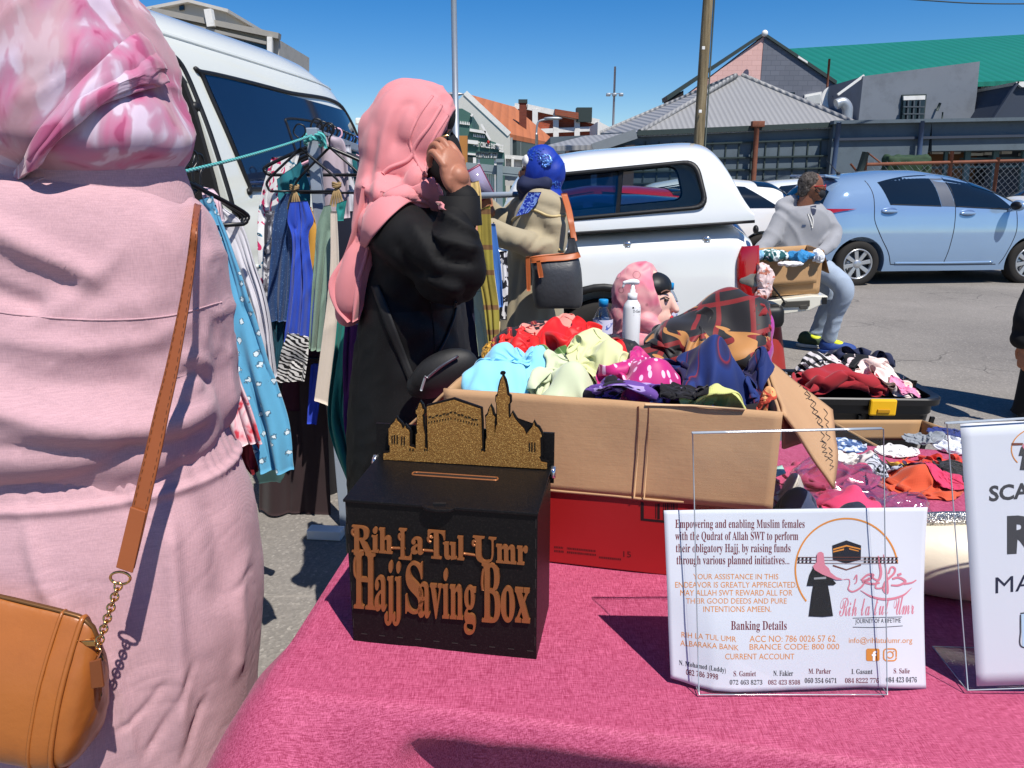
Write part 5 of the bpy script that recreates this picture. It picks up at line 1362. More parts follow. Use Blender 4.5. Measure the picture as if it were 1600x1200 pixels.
# tail end of scarf hanging behind
def drape(name, L, Rr, Y, amp, nf, seed, m, parent=None, nu=60, nv=40, th=.02, yb=0.0, crump=.3, **k):
    "hanging cloth between two traced edges: front and back skin with vertical folds"
    L = smoothpath(L, nu); Rr = smoothpath(Rr, nu)
    Yv = np.interp(np.linspace(0, 1, nu), np.linspace(0, 1, len(np.atleast_1d(Y))), np.atleast_1d(Y)) if np.ndim(Y) else np.full(nu, Y)
    A = np.array([[W(*((1 - v) * L[i] + v * Rr[i]), Yv[i]) for v in np.linspace(0, 1, nv)] for i in range(nu)])
    vv = np.linspace(0, 1, nv)[None, :]; uu = np.linspace(0, 1, nu)[:, None]
    q = np.stack([(vv * nf + 0 * uu).ravel(), (uu * 1.1 + 0 * vv).ravel(), np.full(nu * nv, seed * 3.7)], 1)
    f = (np.abs(vn(q, seed)) ** .8).reshape(nu, nv) * 2 - .7
    f2 = fold(A.reshape(-1, 3), (.3, 0, 1), 16, .25, seed + 9, .8, 2).reshape(nu, nv)
    edge = np.sin(np.pi * np.clip(vv, 0, 1)) ** .4
    A[..., 1] += -(amp * f * (0.35 + .65 * uu) + amp * crump * f2) * 1.0
    Bk = A.copy(); Bk[..., 1] += th * edge + .003
    ring = np.concatenate([A, Bk[:, ::-1]], 1)
    b = MB(); b.grid(ring, cv=True, caps=True)
    b.F = [fc[::-1] for fc in b.F] if False else b.F
    return b.obj(name, m, parent, **k)
drape("headscarf_tail", [(566, 290), (556, 340), (538, 395), (514, 440), (524, 480), (544, 503)], [(606, 315), (603, 345), (594, 372), (590, 400), (580, 440), (560, 500)], YC - .135, .022, 3.2, 3, m_coral, P2, th=.02)
class TwoB:
    def __init__(s, *t): s.t = t
    def ray_cast(s, o, d):
        h = [q.ray_cast(o, d) for q in s.t]; h = [q for q in h if q[0] is not None]
        return min(h, key=lambda q: q[3]) if h else (None, None, None, None)
TCH = TwoB(TC, TH2)
A = lay(TCH, [(578, 330), (592, 312), (620, 300), (648, 290), (668, 284), (674, 286)], [(572, 392), (590, 368), (618, 338), (645, 318), (672, 322), (698, 334)], 50, 16, .010, .008)
gg = MB(); gg.grid(A); Nn = vnorm(np.array(gg.V), gg.F); Vv = np.array(gg.V) + Nn * (.006 * fold(np.array(gg.V), (.8, .3, .5), 15, .12, 33, .5, 1.8, True))[:, None]
sheetmb(Vv.reshape(50, 16, 3), .004).obj("headscarf_cape", m_coral, P2)
# hand on the glasses
V, F = hand(wr + (.002, 0, .025), (-.30, .10, 1), (.75, -.65, .1), curl=(.55, .75, .5), thumb=(.5, .55), s=.98, vox=.0026, fc=((.75, .85, .45), (.7, .9, .6), (.8, 1.0, .7), (.9, 1.1, .7)))
obj("hand", V, F, m_skin_d, P2)
V, F = hand(W(693, 568, 2.15), (.2, -.1, -.9), (.5, .5, .5), left=True, curl=(.7, .9, .6)); obj("hand", V, F, m_skin_d, P2)
# black crossbody bag
B2 = thing("crossbody_bag", W(690, 600, 1.78).tolist(), "small black crossbody bag with slim strap at the black robed woman's waist", "bag")
m_bl = mat("black_leather", (18, 18, 19), .62, var=.2, vs=12, spec=.5, bump=.3, bs=140, bd=.001)
bR = roty(D2R(-22)) @ rotz(.1)
V, F = fuse([ell(W(695, 580, 1.79), (.085, .035, .05), bR), ell(W(680, 592, 1.80), (.075, .03, .045), bR)], .006, 3); obj("bag_body", V, F, m_bl, B2)
b = MB(); P_ = np.array([W(668, 590, 1.755), W(690, 572, 1.75), (W(716, 556, 1.76))]); b.tube(smoothpath(P_, 14), .004, 6); b.obj("zip", mat("silver_zip", (120, 120, 124), .35, metal=.8), B2)
b = MB(); b.tube(smoothpath([W(665, 588, 1.745), W(661, 600, 1.745), W(658, 610, 1.745)], 8), .0035, 6); b.obj("zip_pull", m_steel, B2)
A = lay(TC, [(582, 448), (600, 500), (622, 555), (640, 600)], [(594, 446), (614, 498), (634, 552), (652, 598)], 30, 4, .006); sheetmb(A, .003).obj("strap", m_bl, B2)
layline(TC, [(712, 470), (706, 500), (690, 540), (664, 590)], .0035, 30, .004).obj("thin_strap", m_bl, B2)
layline(TC, [(672, 470), (678, 520), (680, 575)], .0015, 30, .001).obj("robe_piping", m_abaya, P2)

# ---- woman in olive coat with blue headscarf
YD = 3.6
P3 = thing("person", (W(838, 500, YD)[0], YD, 0), "woman in olive coat and sequinned royal blue headscarf reaching for the clothes", "person")
m_olive = fabric("olive_coat", (164, 151, 122), .85, .06, .12, 4, .15, 900, .25)
m_olived = m_olive
rows = profile([(826, 868, 296, .08), (812, 880, 312, .15), (802, 886, 335, .165), (797, 884, 375, .15), (790, 881, 420, .15), (783, 878, 470, .165), (778, 880, 530, .19)], YD)
l = rows[-1]; rows += [(l[0], YD, .35, l[3] * 1.05, .22), (l[0], YD, .12, l[3] * 1.1, .23)]
near = limb([W(864, 330, 3.50), W(866, 362, 3.47), W(856, 390, 3.44), W(808, 376, 3.40), W(768, 360, 3.40)], [.066, .064, .066, .056, .042], 18, 30)
far = limb([W(815, 330, 3.74), W(790, 345, 3.72), W(765, 330, 3.68), W(752, 308, 3.64)], [.07, .06, .052, .042], 18, 26)
V, F = fuse([secs(rows, 70, 60, 2.2), near, far], .013, 4)
d = .013 * fold(V, (.6, 0, -.6), 11, .14, 91, .8, 1.8, True) * np.clip((V[:, 2] - .95) / .15, 0, 1) + .014 * fold(V, (.05, 0, 1), 6, .12, 95, .5, 1.6) * np.clip((1.1 - V[:, 2]) / .15, 0, 1)
d += ridges(V, [([(832, 398), (846, 384), (868, 378)], 4, .010), ([(800, 388), (814, 374), (822, 366)], 4, .009), ([(836, 372), (850, 366), (872, 368)], 4, -.009), ([(822, 395), (836, 380), (846, 366)], 4, -.009), ([(850, 345), (866, 352), (882, 350)], 4, .007), ([(812, 400), (805, 450), (800, 520)], 5, -.010), ([(846, 420), (850, 470), (846, 530)], 6, -.010)]) * (V[:, 1] < YD)
V = wrinkle(V, F, d); obj("coat", V, F, m_olive, P3); TD = bvh(V, F)
for pts, r in (([(822, 324), (840, 330), (860, 338), (884, 336)], .006), ([(872, 390), (880, 392)], .007), ([(800, 345), (812, 335), (824, 322)], .008), ([(786, 440), (782, 480), (780, 530)], .006)):
    b = layline(TD, pts, r, 24, .0); 
    if b.V: b.obj("coat_piping", mat("pale_gold_piping", (190, 170, 122), .5), P3)
m_blue = mat("royal_blue_satin", (16, 50, 150), .55, var=.15, vs=16, spec=.4, bump=.3, bs=40)
hd = W(845, 269, YD)
V, F = fuse([ell(hd, (.085, .075, .11)), ell(hd + (-.085, 0, -.01), (.02, .018, .022)), ell(hd + (-.06, 0, -.06), (.035, .045, .04)), ell(hd + (-.07, -.022, .015), (.018, .02, .012)), limb([hd + (0, 0, -.08), hd + (.02, 0, -.18)], [.05, .055])], .008, 3); obj("head", V, F, m_skin_b, P3)
for dyy in (-.03,):
    b = MB(); b.add(*ell(hd + (-.083, -.035, .012), (.006, .014, .007))); b.obj("eye", mat("dark_eye", (30, 20, 16), .3), P3)
V, F = fuse([ell(hd + (-.058, 0, -.058), (.055, .07, .055)), limb([hd + (-.07, -.05, -.06), hd + (.02, -.075, -.05)], [.035, .03]), limb([hd + (-.03, 0, -.1), hd + (.0, 0, -.15)], [.07, .07])], .008, 4)
V = wrinkle(V, F, .006 * fold(V, (1, 0, -.25), 20, .2, 3)); obj("face_mask", V, F, mat("navy_mask", (26, 34, 66), .8, var=.1), P3)
V, F = fuse([ell(hd + (.005, 0, .008), (.094, .088, .112)), ell(hd + (.045, 0, .0), (.068, .08, .085)), ell(hd + (.03, 0, -.05), (.068, .08, .07)), limb([hd + (.02, 0, -.07), hd + (.03, -.02, -.13), hd + (.05, -.03, -.19)], [.07, .075, .05]), limb([hd + (-.02, -.05, -.10), hd + (-.05, -.06, -.17), hd + (-.07, -.07, -.22)], [.05, .04, .02]), ell(hd + (0, -.02, -.14), (.085, .09, .04))], .008, 4)
pA = hd + (-.058, 0, .1); nn = np.array((-1, 0, .12)); nn /= np.linalg.norm(nn); sd = (V - pA) @ nn; msk = (sd > 0) & (V[:, 2] > hd[2] - .09); V[msk] -= np.outer(sd[msk], nn)
V = wrinkle(V, F, .0045 * fold(V, (.7, 0, .7), 24, .06, 7, .4, 2)); obj("headscarf", V, F, m_blue, P3); TB = bvh(V, F)
V, F = fuse([ell(hd + (-.064, 0, .045), (.022, .06, .032))], .006, 2); obj("under_cap", V, F, m_white, P3)
seq = mat("blue_sequins", (96, 140, 226), .15, metal=.8, var=.5, vs=120)
rs = random.Random(5)
b = MB(); fc = hit(TB, 853, 252, .004)
for k in range(60):
    a, r = rs.random() * 6.28, .026 * math.sqrt(rs.random()); b.add(*ell(fc + (r * math.cos(a), -.003 * rs.random() - .004, r * math.sin(a)), (.0045, .003, .0045), nu=5, nv=6))
b.obj("sequin_flower", seq, P3)
b = MB()
for k in range(60):
    p = hit(TB, 826 + rs.random() * 26, 233 + rs.random() * 18, .002) if k < 34 else hit(TB, 855 + rs.random() * 20, 282 + rs.random() * 12, .002)
    if p is not None: b.add(*ell(p, (.004, .003, .004), nu=4, nv=5))
b.obj("sequin_trim", seq, P3)
drape("scarf_front", [(826, 300), (815, 320), (806, 338)], [(846, 300), (838, 318), (826, 332)], 3.43, .01, 4, 12, pmat("blue_lace", [(0, (14, 44, 150)), (.5, (120, 150, 210)), (.6, (14, 40, 130))], 60), P3, nu=20, nv=14, th=.01)
V, F = hand(W(768, 360, 3.40), (-1, 0, .15), (.1, -.8, .6), curl=(.5, .7, .4), left=True, vox=.005); obj("hand", V, F, m_skin_b, P3)
V, F = hand(W(762, 322, 3.60), (-.45, .05, .88), (.55, -.75, .3), curl=(1.1, 1.2, 1.0), s=.92, vox=.005); obj("hand", V, F, m_skin_b, P3)
for c_ in (W(763, 318, 3.63), W(762, 321, 3.63), W(768, 359, 3.40)):
    b = MB(); a = np.arange(20) * 2 * math.pi / 20; b.grid(tube(c_ + np.stack([.012 * np.sin(a), .04 * np.cos(a), .036 * np.sin(a)], 1), .004, 6, True), cu=True, cv=True); b.obj("bangle", m_gold, P3)
for sx in (-.08, .07):
    b = MB(); b.add(*ell((W(838, 500, YD)[0] + sx - .04, YD, .045), (.12, .045, .05))); b.obj("shoe", m_black, P3)
PH = thing("phone", W(750, 300, 3.55).tolist(), "phone in a maroon case held up by the woman in the olive coat", "phone")
Rp = rotz(.35) @ roty(-.5)
b = MB(); b.box(W(750, 286, 3.55), (.080, .012, .15), Rp); b.obj("phone_case", mat("maroon_case", (112, 24, 60), .4), PH, bevel=.008)
b = MB(); b.box(W(750, 286, 3.55) + Rp @ np.array((0, -.0075, 0)), (.066, .003, .132), Rp); b.obj("screen", mat("glossy_screen", (150, 140, 165), .08, spec=.8), PH)
HB = thing("handbag", W(870, 478, 3.30).tolist(), "charcoal handbag with tan leather top band hanging from the olive coat's shoulder", "bag")
m_char = mat("charcoal_croc", (58, 59, 62), .42, var=.15, vs=30, spec=.5, bump=.6, bs=70, bd=.002)
m_tan2 = mat("tan_trim", (168, 88, 44), .45, var=.12, vs=20)
A = []
for py, xl, xr, w_ in ((481, 842, 898, .02), (478, 836, 908, .05), (455, 832, 911, .065), (425, 832, 909, .06), (410, 830, 905, .045), (402, 829, 902, .03)):
    a_, c_ = W(xl, py, 3.31), W(xr, py, 3.31); cx = (a_ + c_) / 2; rx = (c_[0] - a_[0]) / 2; t_ = np.arange(44) * 2 * math.pi / 44
    A.append(np.stack([cx[0] + rx * np.sign(np.cos(t_)) * np.abs(np.cos(t_)) ** .6, cx[1] + w_ * np.sin(t_), np.full(44, cx[2]) + .012 * np.cos(t_) * (py < 420)], 1))
A = np.array([smoothpath(np.array(A)[:, k], 30) for k in range(44)]).transpose(1, 0, 2)
g = gridmb(A, cv=True, caps=True); obj("bag_body", wrinkle(np.array(g.V), g.F, .004 * fold(np.array(g.V), (.1, 0, 1), 14, .3, 4)), g.F, m_char, HB)
A3 = A[23:] + (A[23:] - A[23:].mean(1, keepdims=True)) * .06 + (0, 0, .012); gridmb(A3, cv=True, caps=True).obj("top_band", m_tan2, HB)
drape("strap", [(876, 302), (884, 330), (890, 360), (893, 378)], [(886, 302), (894, 330), (899, 360), (902, 376)], [3.46, 3.34, 3.31], .002, 2, 4, m_tan2, HB, nu=24, nv=8, th=.006)
drape("strap_gusset", [(889, 372), (886, 388), (878, 402)], [(898, 372), (903, 388), (906, 402)], 3.30, .006, 4, 5, m_char, HB, nu=16, nv=14, th=.02)
for nm, L_, R2 in (("tassel", [(838, 408), (840, 424), (842, 434)], [(844, 407), (848, 424), (849, 433)]), ("zip_pull", [(821, 402), (822, 430), (823, 455)], [(828, 400), (829, 430), (829, 455)])):
    drape(nm, L_, R2, 3.245, .003, 2, 6, m_tan2, HB, nu=14, nv=8, th=.008)

# ---- man seated on the tailgate
YM = 6.35
P4 = thing("person", (W(1260, 500, YM)[0], YM, 0), "grey haired man in pale grey hoodie and light jeans seated on the lowered tailgate", "person")
m_hood = fabric("grey_hoodie", (146, 147, 152), .9, .05, .1, 6, .2, 700, .25)
tor = secs(profile([(1248, 1284, 318, .075), (1228, 1292, 330, .13), (1218, 1296, 350, .15), (1212, 1288, 375, .145), (1210, 1280, 402, .15), (1212, 1282, 418, .15)], YM), 40, 50, 2.2)
aR = limb([W(1222, 342, YM), W(1203, 375, YM - .06), W(1188, 392, YM - .12), W(1196, 402, YM - .2)], [.075, .068, .055, .04], 16, 24)
aL = limb([W(1290, 342, YM), W(1302, 365, YM - .05), W(1296, 382, YM - .16), W(1284, 393, YM - .26)], [.075, .066, .055, .042], 16, 24)
V, F = fuse([tor, aR, aL, limb([W(1240, 312, YM + .02), W(1222, 322, YM + .05), W(1232, 330, YM - .02), W(1262, 332, YM - .08)], [.04, .06, .05, .035])], .012, 3)
V = wrinkle(V, F, .014 * fold(V, (.5, .2, -.8), 9, .25, 33, .8, 1.7)); obj("hoodie", V, F, m_hood, P4); TM = bvh(V, F)
A = lay(TM, [(1253, 351), (1253, 355)], [(1259, 351), (1259, 354)], 4, 5, .003); gridmb(A).obj("chest_logo", mat("slate_print", (70, 84, 110), .8), P4)
for pts in ([(1262, 334), (1266, 345), (1268, 352)], [(1266, 334), (1270, 344), (1269, 356)]): layline(TM, pts, .004, 10, .004).obj("drawstring", m_white, P4)
A = lay(TM, [(1266, 323), (1267, 330), (1270, 337)], [(1275, 321), (1275, 329), (1273, 335)], 8, 6, .003); gridmb(A).obj("shirt_neck", mat("navy_tee", (34, 42, 66), .8), P4)
hd = W(1268, 292, YM - .02)
V, F = fuse([ell(hd, (.092, .08, .112)), ell(hd + (.085, -.03, -.015), (.022, .018, .022)), ell(hd + (.05, -.02, -.065), (.05, .05, .045)), ell(hd + (-.005, -.078, -.015), (.018, .012, .03)), limb([hd + (-.02, 0, -.07), hd + (-.045, .01, -.19)], [.06, .07])], .008, 3)
obj("head", V, F, skin("brown_skin_man", (118, 76, 56)), P4)
V, F = fuse([ell(hd + (-.022, .0, .028), (.090, .082, .091)), ell(hd + (-.045, 0, -.02), (.06, .075, .075))], .008, 2)
nn = np.array((.8, -.1, -.6)); nn /= np.linalg.norm(nn); sd = (V - hd - np.array((.035, 0, .055))) @ nn; msk = sd > 0; V[msk] -= np.outer(sd[msk], nn)
th_ = NT("grey_cropped_hair"); hf = th_.noise(th_.coord(), 60, 4, .6); th_.set(.9, 0, .2, 0, None, None, th_.ramp(hf, [(.35, (38, 33, 30)), (.6, (84, 78, 74)), (.75, (124, 118, 113))])); th_.bump(hf, .6, .006)
obj("hair", wrinkle(V, F, .003 * vn(V * 90, 4)), F, th_.m, P4)
V, F = fuse([ell(hd + (.062, -.02, -.055), (.045, .058, .045))], .007, 2); obj("face_mask", V, F, mat("dark_mask", (24, 26, 34), .8), P4)
b = MB(); b.tube([hd + (-.005, -.088, -.02), hd + (.02, -.08, -.045), hd + (.05, -.07, -.05)], .004, 5); b.tube([hd + (-.005, -.088, .0), hd + (.04, -.085, -.06)], .003, 5); b.obj("mask_strap", m_black, P4)
b = MB(); b.tube([hd + (-.01, -.088, .005), hd + (.05, -.082, .008), hd + (.09, -.06, .008)], .004, 6)
a = np.arange(16) * 2 * math.pi / 16; b.grid(tube(hd + (.092, -.045, .0) + np.stack([.006 * np.cos(a), .024 * np.cos(a), .018 * np.sin(a)], 1), .0035, 6, True), cu=True, cv=True); b.obj("glasses", mat("red_frames", (170, 28, 30), .3), P4)
m_jean = fabric("pale_denim", (156, 172, 192), .85, .12, .25, 9, .1, 900, .4)
l1 = limb([W(1250, 412, YM + .02), W(1290, 425, YM - .10), W(1318, 452, YM - .20), W(1306, 490, YM - .14), W(1296, 527, YM - .10)], [.095, .092, .078, .062, .058], 18, 40)
l2 = limb([W(1240, 412, YM + .05), W(1275, 430, YM + .08), W(1298, 462, YM + .05), W(1284, 500, YM + .12), W(1272, 530, YM + .16)], [.095, .09, .076, .062, .058], 18, 40)
V, F = fuse([l1, l2, ell(W(1245, 412, YM + .03), (.16, .15, .09))], .012, 3); V = wrinkle(V, F, .010 * fold(V, (.7, 0, .5), 13, .25, 44, .8, 1.9)); obj("jeans", V, F, m_jean, P4)
def shoe(an, dirv, cols, name):
    d_ = np.array(dirv, float); d_[2] = 0; d_ /= np.linalg.norm(d_); s_ = np.array((-d_[1], d_[0], 0)); R = np.stack([d_, s_, (0, 0, 1)], 1)
    g = np.array((an[0], an[1], 0))
    V, F = fuse([ell(g + d_ * .06 + (0, 0, .055), (.15, .048, .045), R), ell(g - d_ * .02 + (0, 0, .08), (.06, .045, .06), R), ell(g + d_ * .15 + (0, 0, .04), (.065, .046, .035), R)], .007, 3)
    up = obj("shoe", V, F, cols[0], P4)
    b = MB(); P = [g + d_ * (.065 + .155 * math.cos(a)) + s_ * .055 * math.sin(a) * (1 if abs(math.cos(a)) < .8 else .95) for a in np.arange(28) * 2 * math.pi / 28]; b.prism([p + (0, 0, .004) for p in P], (0, 0, .026)); b.obj("sole", cols[1], up, smooth=False, bevel=.005)
    b = MB(); b.add(*ell(g + d_ * .205 + (0, 0, .03), (.022, .04, .022), R)); b.obj("toe_cap", cols[2], up)
    V2, F2 = fuse([ell(g + d_ * .07 + (0, 0, .08), (.075, .036, .03), R @ roty(.35))], .007, 2); obj("tongue", V2, F2, cols[3], up)
mneo = mat("neon_yellow_mesh", (208, 216, 40), .6, var=.1, vs=30); mblu = mat("blue_knit", (30, 62, 130), .7, var=.3, vs=40); morg = mat("orange_rubber", (222, 96, 50), .6)
shoe(W(1297, 532, YM - .10), (1, -.25, 0), (mblu, mblu, morg, mneo), "a")
shoe(W(1262, 532, YM + .14), (1, -.45, 0), (mat("dark_green_mesh", (50, 66, 44), .7, var=.3, vs=40), m_white, mneo, mneo), "b")
V, F = hand(W(1196, 403, YM - .2), (.5, -.4, -.6), (-.3, -.4, .8), vox=.006, curl=(.3, .3, .3)); obj("hand", V, F, m_skin_d, P4)
V, F = hand(W(1286, 393, YM - .26), (-.6, -.5, -.5), (.3, -.7, .5), vox=.006, left=True); obj("hand", V, F, mat("blue_glove", (36, 140, 214), .5), P4, label="hand in a blue glove")

# ---- person in black at the right edge
YE = 4.42
P5 = thing("person", (W(1665, 600, YE)[0], YE, 0), "person in long black robe cut off by the right edge of the photo", "person")
rows = profile([(1660, 1710, 290, .08), (1642, 1732, 330, .16), (1632, 1740, 400, .18), (1622, 1742, 480, .17), (1606, 1750, 560, .18), (1590, 1760, 640, .20)], YE)
l = rows[-1]; rows += [(l[0], YE, .03, l[3] * 1.05, .24)]
arm = limb([W(1644, 345, YE - .05), W(1630, 430, YE - .1), W(1612, 500, YE - .16)], [.075, .075, .09], 16, 24)
slv = limb([W(1626, 450, YE - .1), W(1606, 515, YE - .15), W(1596, 530, YE - .16)], [.06, .075, .055])
V, F = fuse([secs(rows, 60, 50, 2.2), arm, slv], .012, 4); V = wrinkle(V, F, .012 * fold(V, (.05, 0, 1), 8, .15, 71)); obj("robe", V, F, mat("plain_black_cloth", (16, 16, 18), .85), P5)
hd = W(1685, 245, YE)
V, F = fuse([ell(hd, (.1, .1, .125)), limb([hd, hd + (0, 0, -.17)], [.08, .1])], .01, 3); obj("headscarf", V, F, mat("black_scarf_cloth", (18, 18, 20), .85), P5)
V, F = fuse([ell(hd + (.03, -.06, -.005), (.065, .05, .085)), ell(hd + (.03, -.11, -.01), (.012, .02, .02))], .007, 2); obj("face", V, F, m_skin_b, P5)
V, F = hand(W(1606, 538, YE - .16), (-.1, -.1, -1), (-.8, -.5, 0), vox=.006); obj("hand", V, F, m_skin_b, P5)
for sx in (-.09, .09):
    b = MB(); b.add(*ell((P5.location.x + sx, YE - .1, .045), (.045, .12, .045))); b.obj("shoe", m_black, P5)
# ------------------------------------------------------------------ thrown cloth: sheets settled over a height field
class HF:
    def __init__(s, x0, y0, x1, y1, base, res=.004):
        s.x0, s.y0, s.r = x0, y0, res; s.nx, s.ny = int((x1 - x0) / res) + 2, int((y1 - y0) / res) + 2
        s.h = np.full((s.nx, s.ny), float(base))
        X, Y = np.meshgrid(x0 + np.arange(s.nx) * res, y0 + np.arange(s.ny) * res, indexing='ij'); s.X, s.Y = X, Y
    def __call__(s, x, y):
        i = np.clip((x - s.x0) / s.r, 0, s.nx - 1.001); j = np.clip((y - s.y0) / s.r, 0, s.ny - 1.001)
        a, b = i.astype(int), j.astype(int); f, g = i - a, j - b
        return s.h[a, b] * (1 - f) * (1 - g) + s.h[a + 1, b] * f * (1 - g) + s.h[a, b + 1] * (1 - f) * g + s.h[a + 1, b + 1] * f * g
    def dome(s, cx, cy, cz, a, b, c, rot=0, pw=2.2):
        u = (s.X - cx) * math.cos(rot) + (s.Y - cy) * math.sin(rot); v = -(s.X - cx) * math.sin(rot) + (s.Y - cy) * math.cos(rot)
        q = np.clip(1 - np.abs(u / a) ** pw - np.abs(v / b) ** pw, 0, 1)
        nz = vn(np.stack([s.X.ravel() / min(a, b) * 1.5, s.Y.ravel() / min(a, b) * 1.5, np.full(s.X.size, cz * 91)], 1), 3).reshape(s.X.shape)
        s.h = np.where(q > 0, np.maximum(s.h, cz - c + c * q ** .6 * (1 + .20 * nz)), s.h)
    def splat(s, P):
        i = np.clip(((P[:, 0] - s.x0) / s.r).round().astype(int), 1, s.nx - 2); j = np.clip(((P[:, 1] - s.y0) / s.r).round().astype(int), 1, s.ny - 2)
        for a in (-1, 0, 1):
            for b in (-1, 0, 1): np.maximum.at(s.h, (i + a, j + b), P[:, 2] - .002)
        k = s.h.copy(); k[1:-1, 1:-1] = (s.h[1:-1, 1:-1] * 4 + s.h[:-2, 1:-1] + s.h[2:, 1:-1] + s.h[1:-1, :-2] + s.h[1:-1, 2:]) / 8; s.h = k
def throw(hf, cx, cy, w, d, seed, rot=0.0, fx=1.7, fy=1.35, n=46, steps=34, iters=9, lim=None, drop=.02, bend=.25, waves=1.0):
    rs = np.random.RandomState(seed); m = max(14, int(n * max(.45, min(1.6, d * fy / (w * fx)))))
    lx, ly = w * fx / (n - 1), d * fy / (m - 1)
    u, v = np.meshgrid(np.linspace(-1, 1, n), np.linspace(-1, 1, m), indexing='ij')
    R = np.array(((math.cos(rot), -math.sin(rot)), (math.sin(rot), math.cos(rot))))
    loc = np.stack([u * w * .47 * (1 - .12 * v * v), v * d * .47 * (1 - .12 * u * u)], 2)
    q = np.stack([u.ravel() * 2.2 * waves + seed, v.ravel() * .8, 0 * u.ravel()], 1)
    q2 = np.stack([u.ravel() * 1.1 + 9, v.ravel() * 1.9 * waves, 0 * u.ravel() + seed], 1)
    sc_ = min(w, d * 1.6)
    bump = (vn(q * 2, seed) * .5 + vn(q2 * 1.6, seed + 1) * .3 + vn(q * 4.3, seed + 2) * .22).reshape(n, m) * sc_ * .20
    loc = loc + np.stack([vn(q2 * 2.5, seed + 4).reshape(n, m), vn(q * 2.5, seed + 5).reshape(n, m)], 2) * sc_ * .05
    xy = loc @ R.T + (cx, cy)
    x = np.concatenate([xy, (hf(xy[..., 0], xy[..., 1]) + drop + np.maximum(bump, -.4 * sc_ * .2) + .12 * sc_)[..., None]], 2)
    vel = np.zeros_like(x); dt = .02
    def con(p, A, B, L, k):
        e = p[B] - p[A]; l = np.sqrt((e ** 2).sum(-1, keepdims=True)) + 1e-9; c = e * ((l - L) / l * .5 * k); p[A] += c; p[B] -= c
    S_ = slice
    cons = []
    for ax, L in ((0, lx), (1, ly)):
        N = (n, m)[ax]
        for o in (0, 1):
            a, b = S_(o, N - 1, 2), S_(o + 1, N, 2)
            cons.append(((a, S_(None)) if ax == 0 else (S_(None), a), (b, S_(None)) if ax == 0 else (S_(None), b), L, 1.0))
    Ld = math.hypot(lx, ly)
    sh = [((S_(0, n - 1), S_(0, m - 1)), (S_(1, n), S_(1, m)), Ld, .22), ((S_(1, n), S_(0, m - 1)), (S_(0, n - 1), S_(1, m)), Ld, .22)]
    bd = [((S_(0, n - 2), S_(None)), (S_(2, n), S_(None)), 2 * lx, bend * .5), ((S_(None), S_(0, m - 2)), (S_(None), S_(2, m)), 2 * ly, bend * .5)]
    bd += [((S_(0, n - 4), S_(None)), (S_(4, n), S_(None)), 4 * lx, bend * .22), ((S_(None), S_(0, m - 4)), (S_(None), S_(4, m)), 4 * ly, bend * .22)]
    for st in range(steps):
        vel[..., 2] -= 3.2 * dt
        p = x + np.clip(vel * dt, -.006, .006)
        for it in range(iters):
            for A, B, L, k in cons: con(p, A, B, L, k * .8)
            for A, B, L, k in sh + bd: con(p, A, B, L, k)
            h = hf(p[..., 0], p[..., 1]) + .0015; lo = p[..., 2] < h
            p[..., 2] = np.where(lo, h, p[..., 2]); p[..., :2] = np.where(lo[..., None], p[..., :2] * .45 + x[..., :2] * .55, p[..., :2])
            g = (p[..., :2] - (cx, cy)) @ R; r = (np.abs(g[..., 0] / (w * .54)) ** 2.6 + np.abs(g[..., 1] / (d * .54)) ** 2.6) ** (1 / 2.6)
            out = r > 1; g = np.where(out[..., None], g / np.maximum(r, 1)[..., None], g); p[..., :2] = g @ R.T + (cx, cy)
            if lim is not None: lim(p)
        vel = (p - x) / dt * .80; x = p
    for _ in range(2):
        k = x.copy(); k[1:-1, 1:-1] = x[1:-1, 1:-1] * .6 + .1 * (x[:-2, 1:-1] + x[2:, 1:-1] + x[1:-1, :-2] + x[1:-1, 2:]); x = k
    hf.splat(x.reshape(-1, 3))
    return x
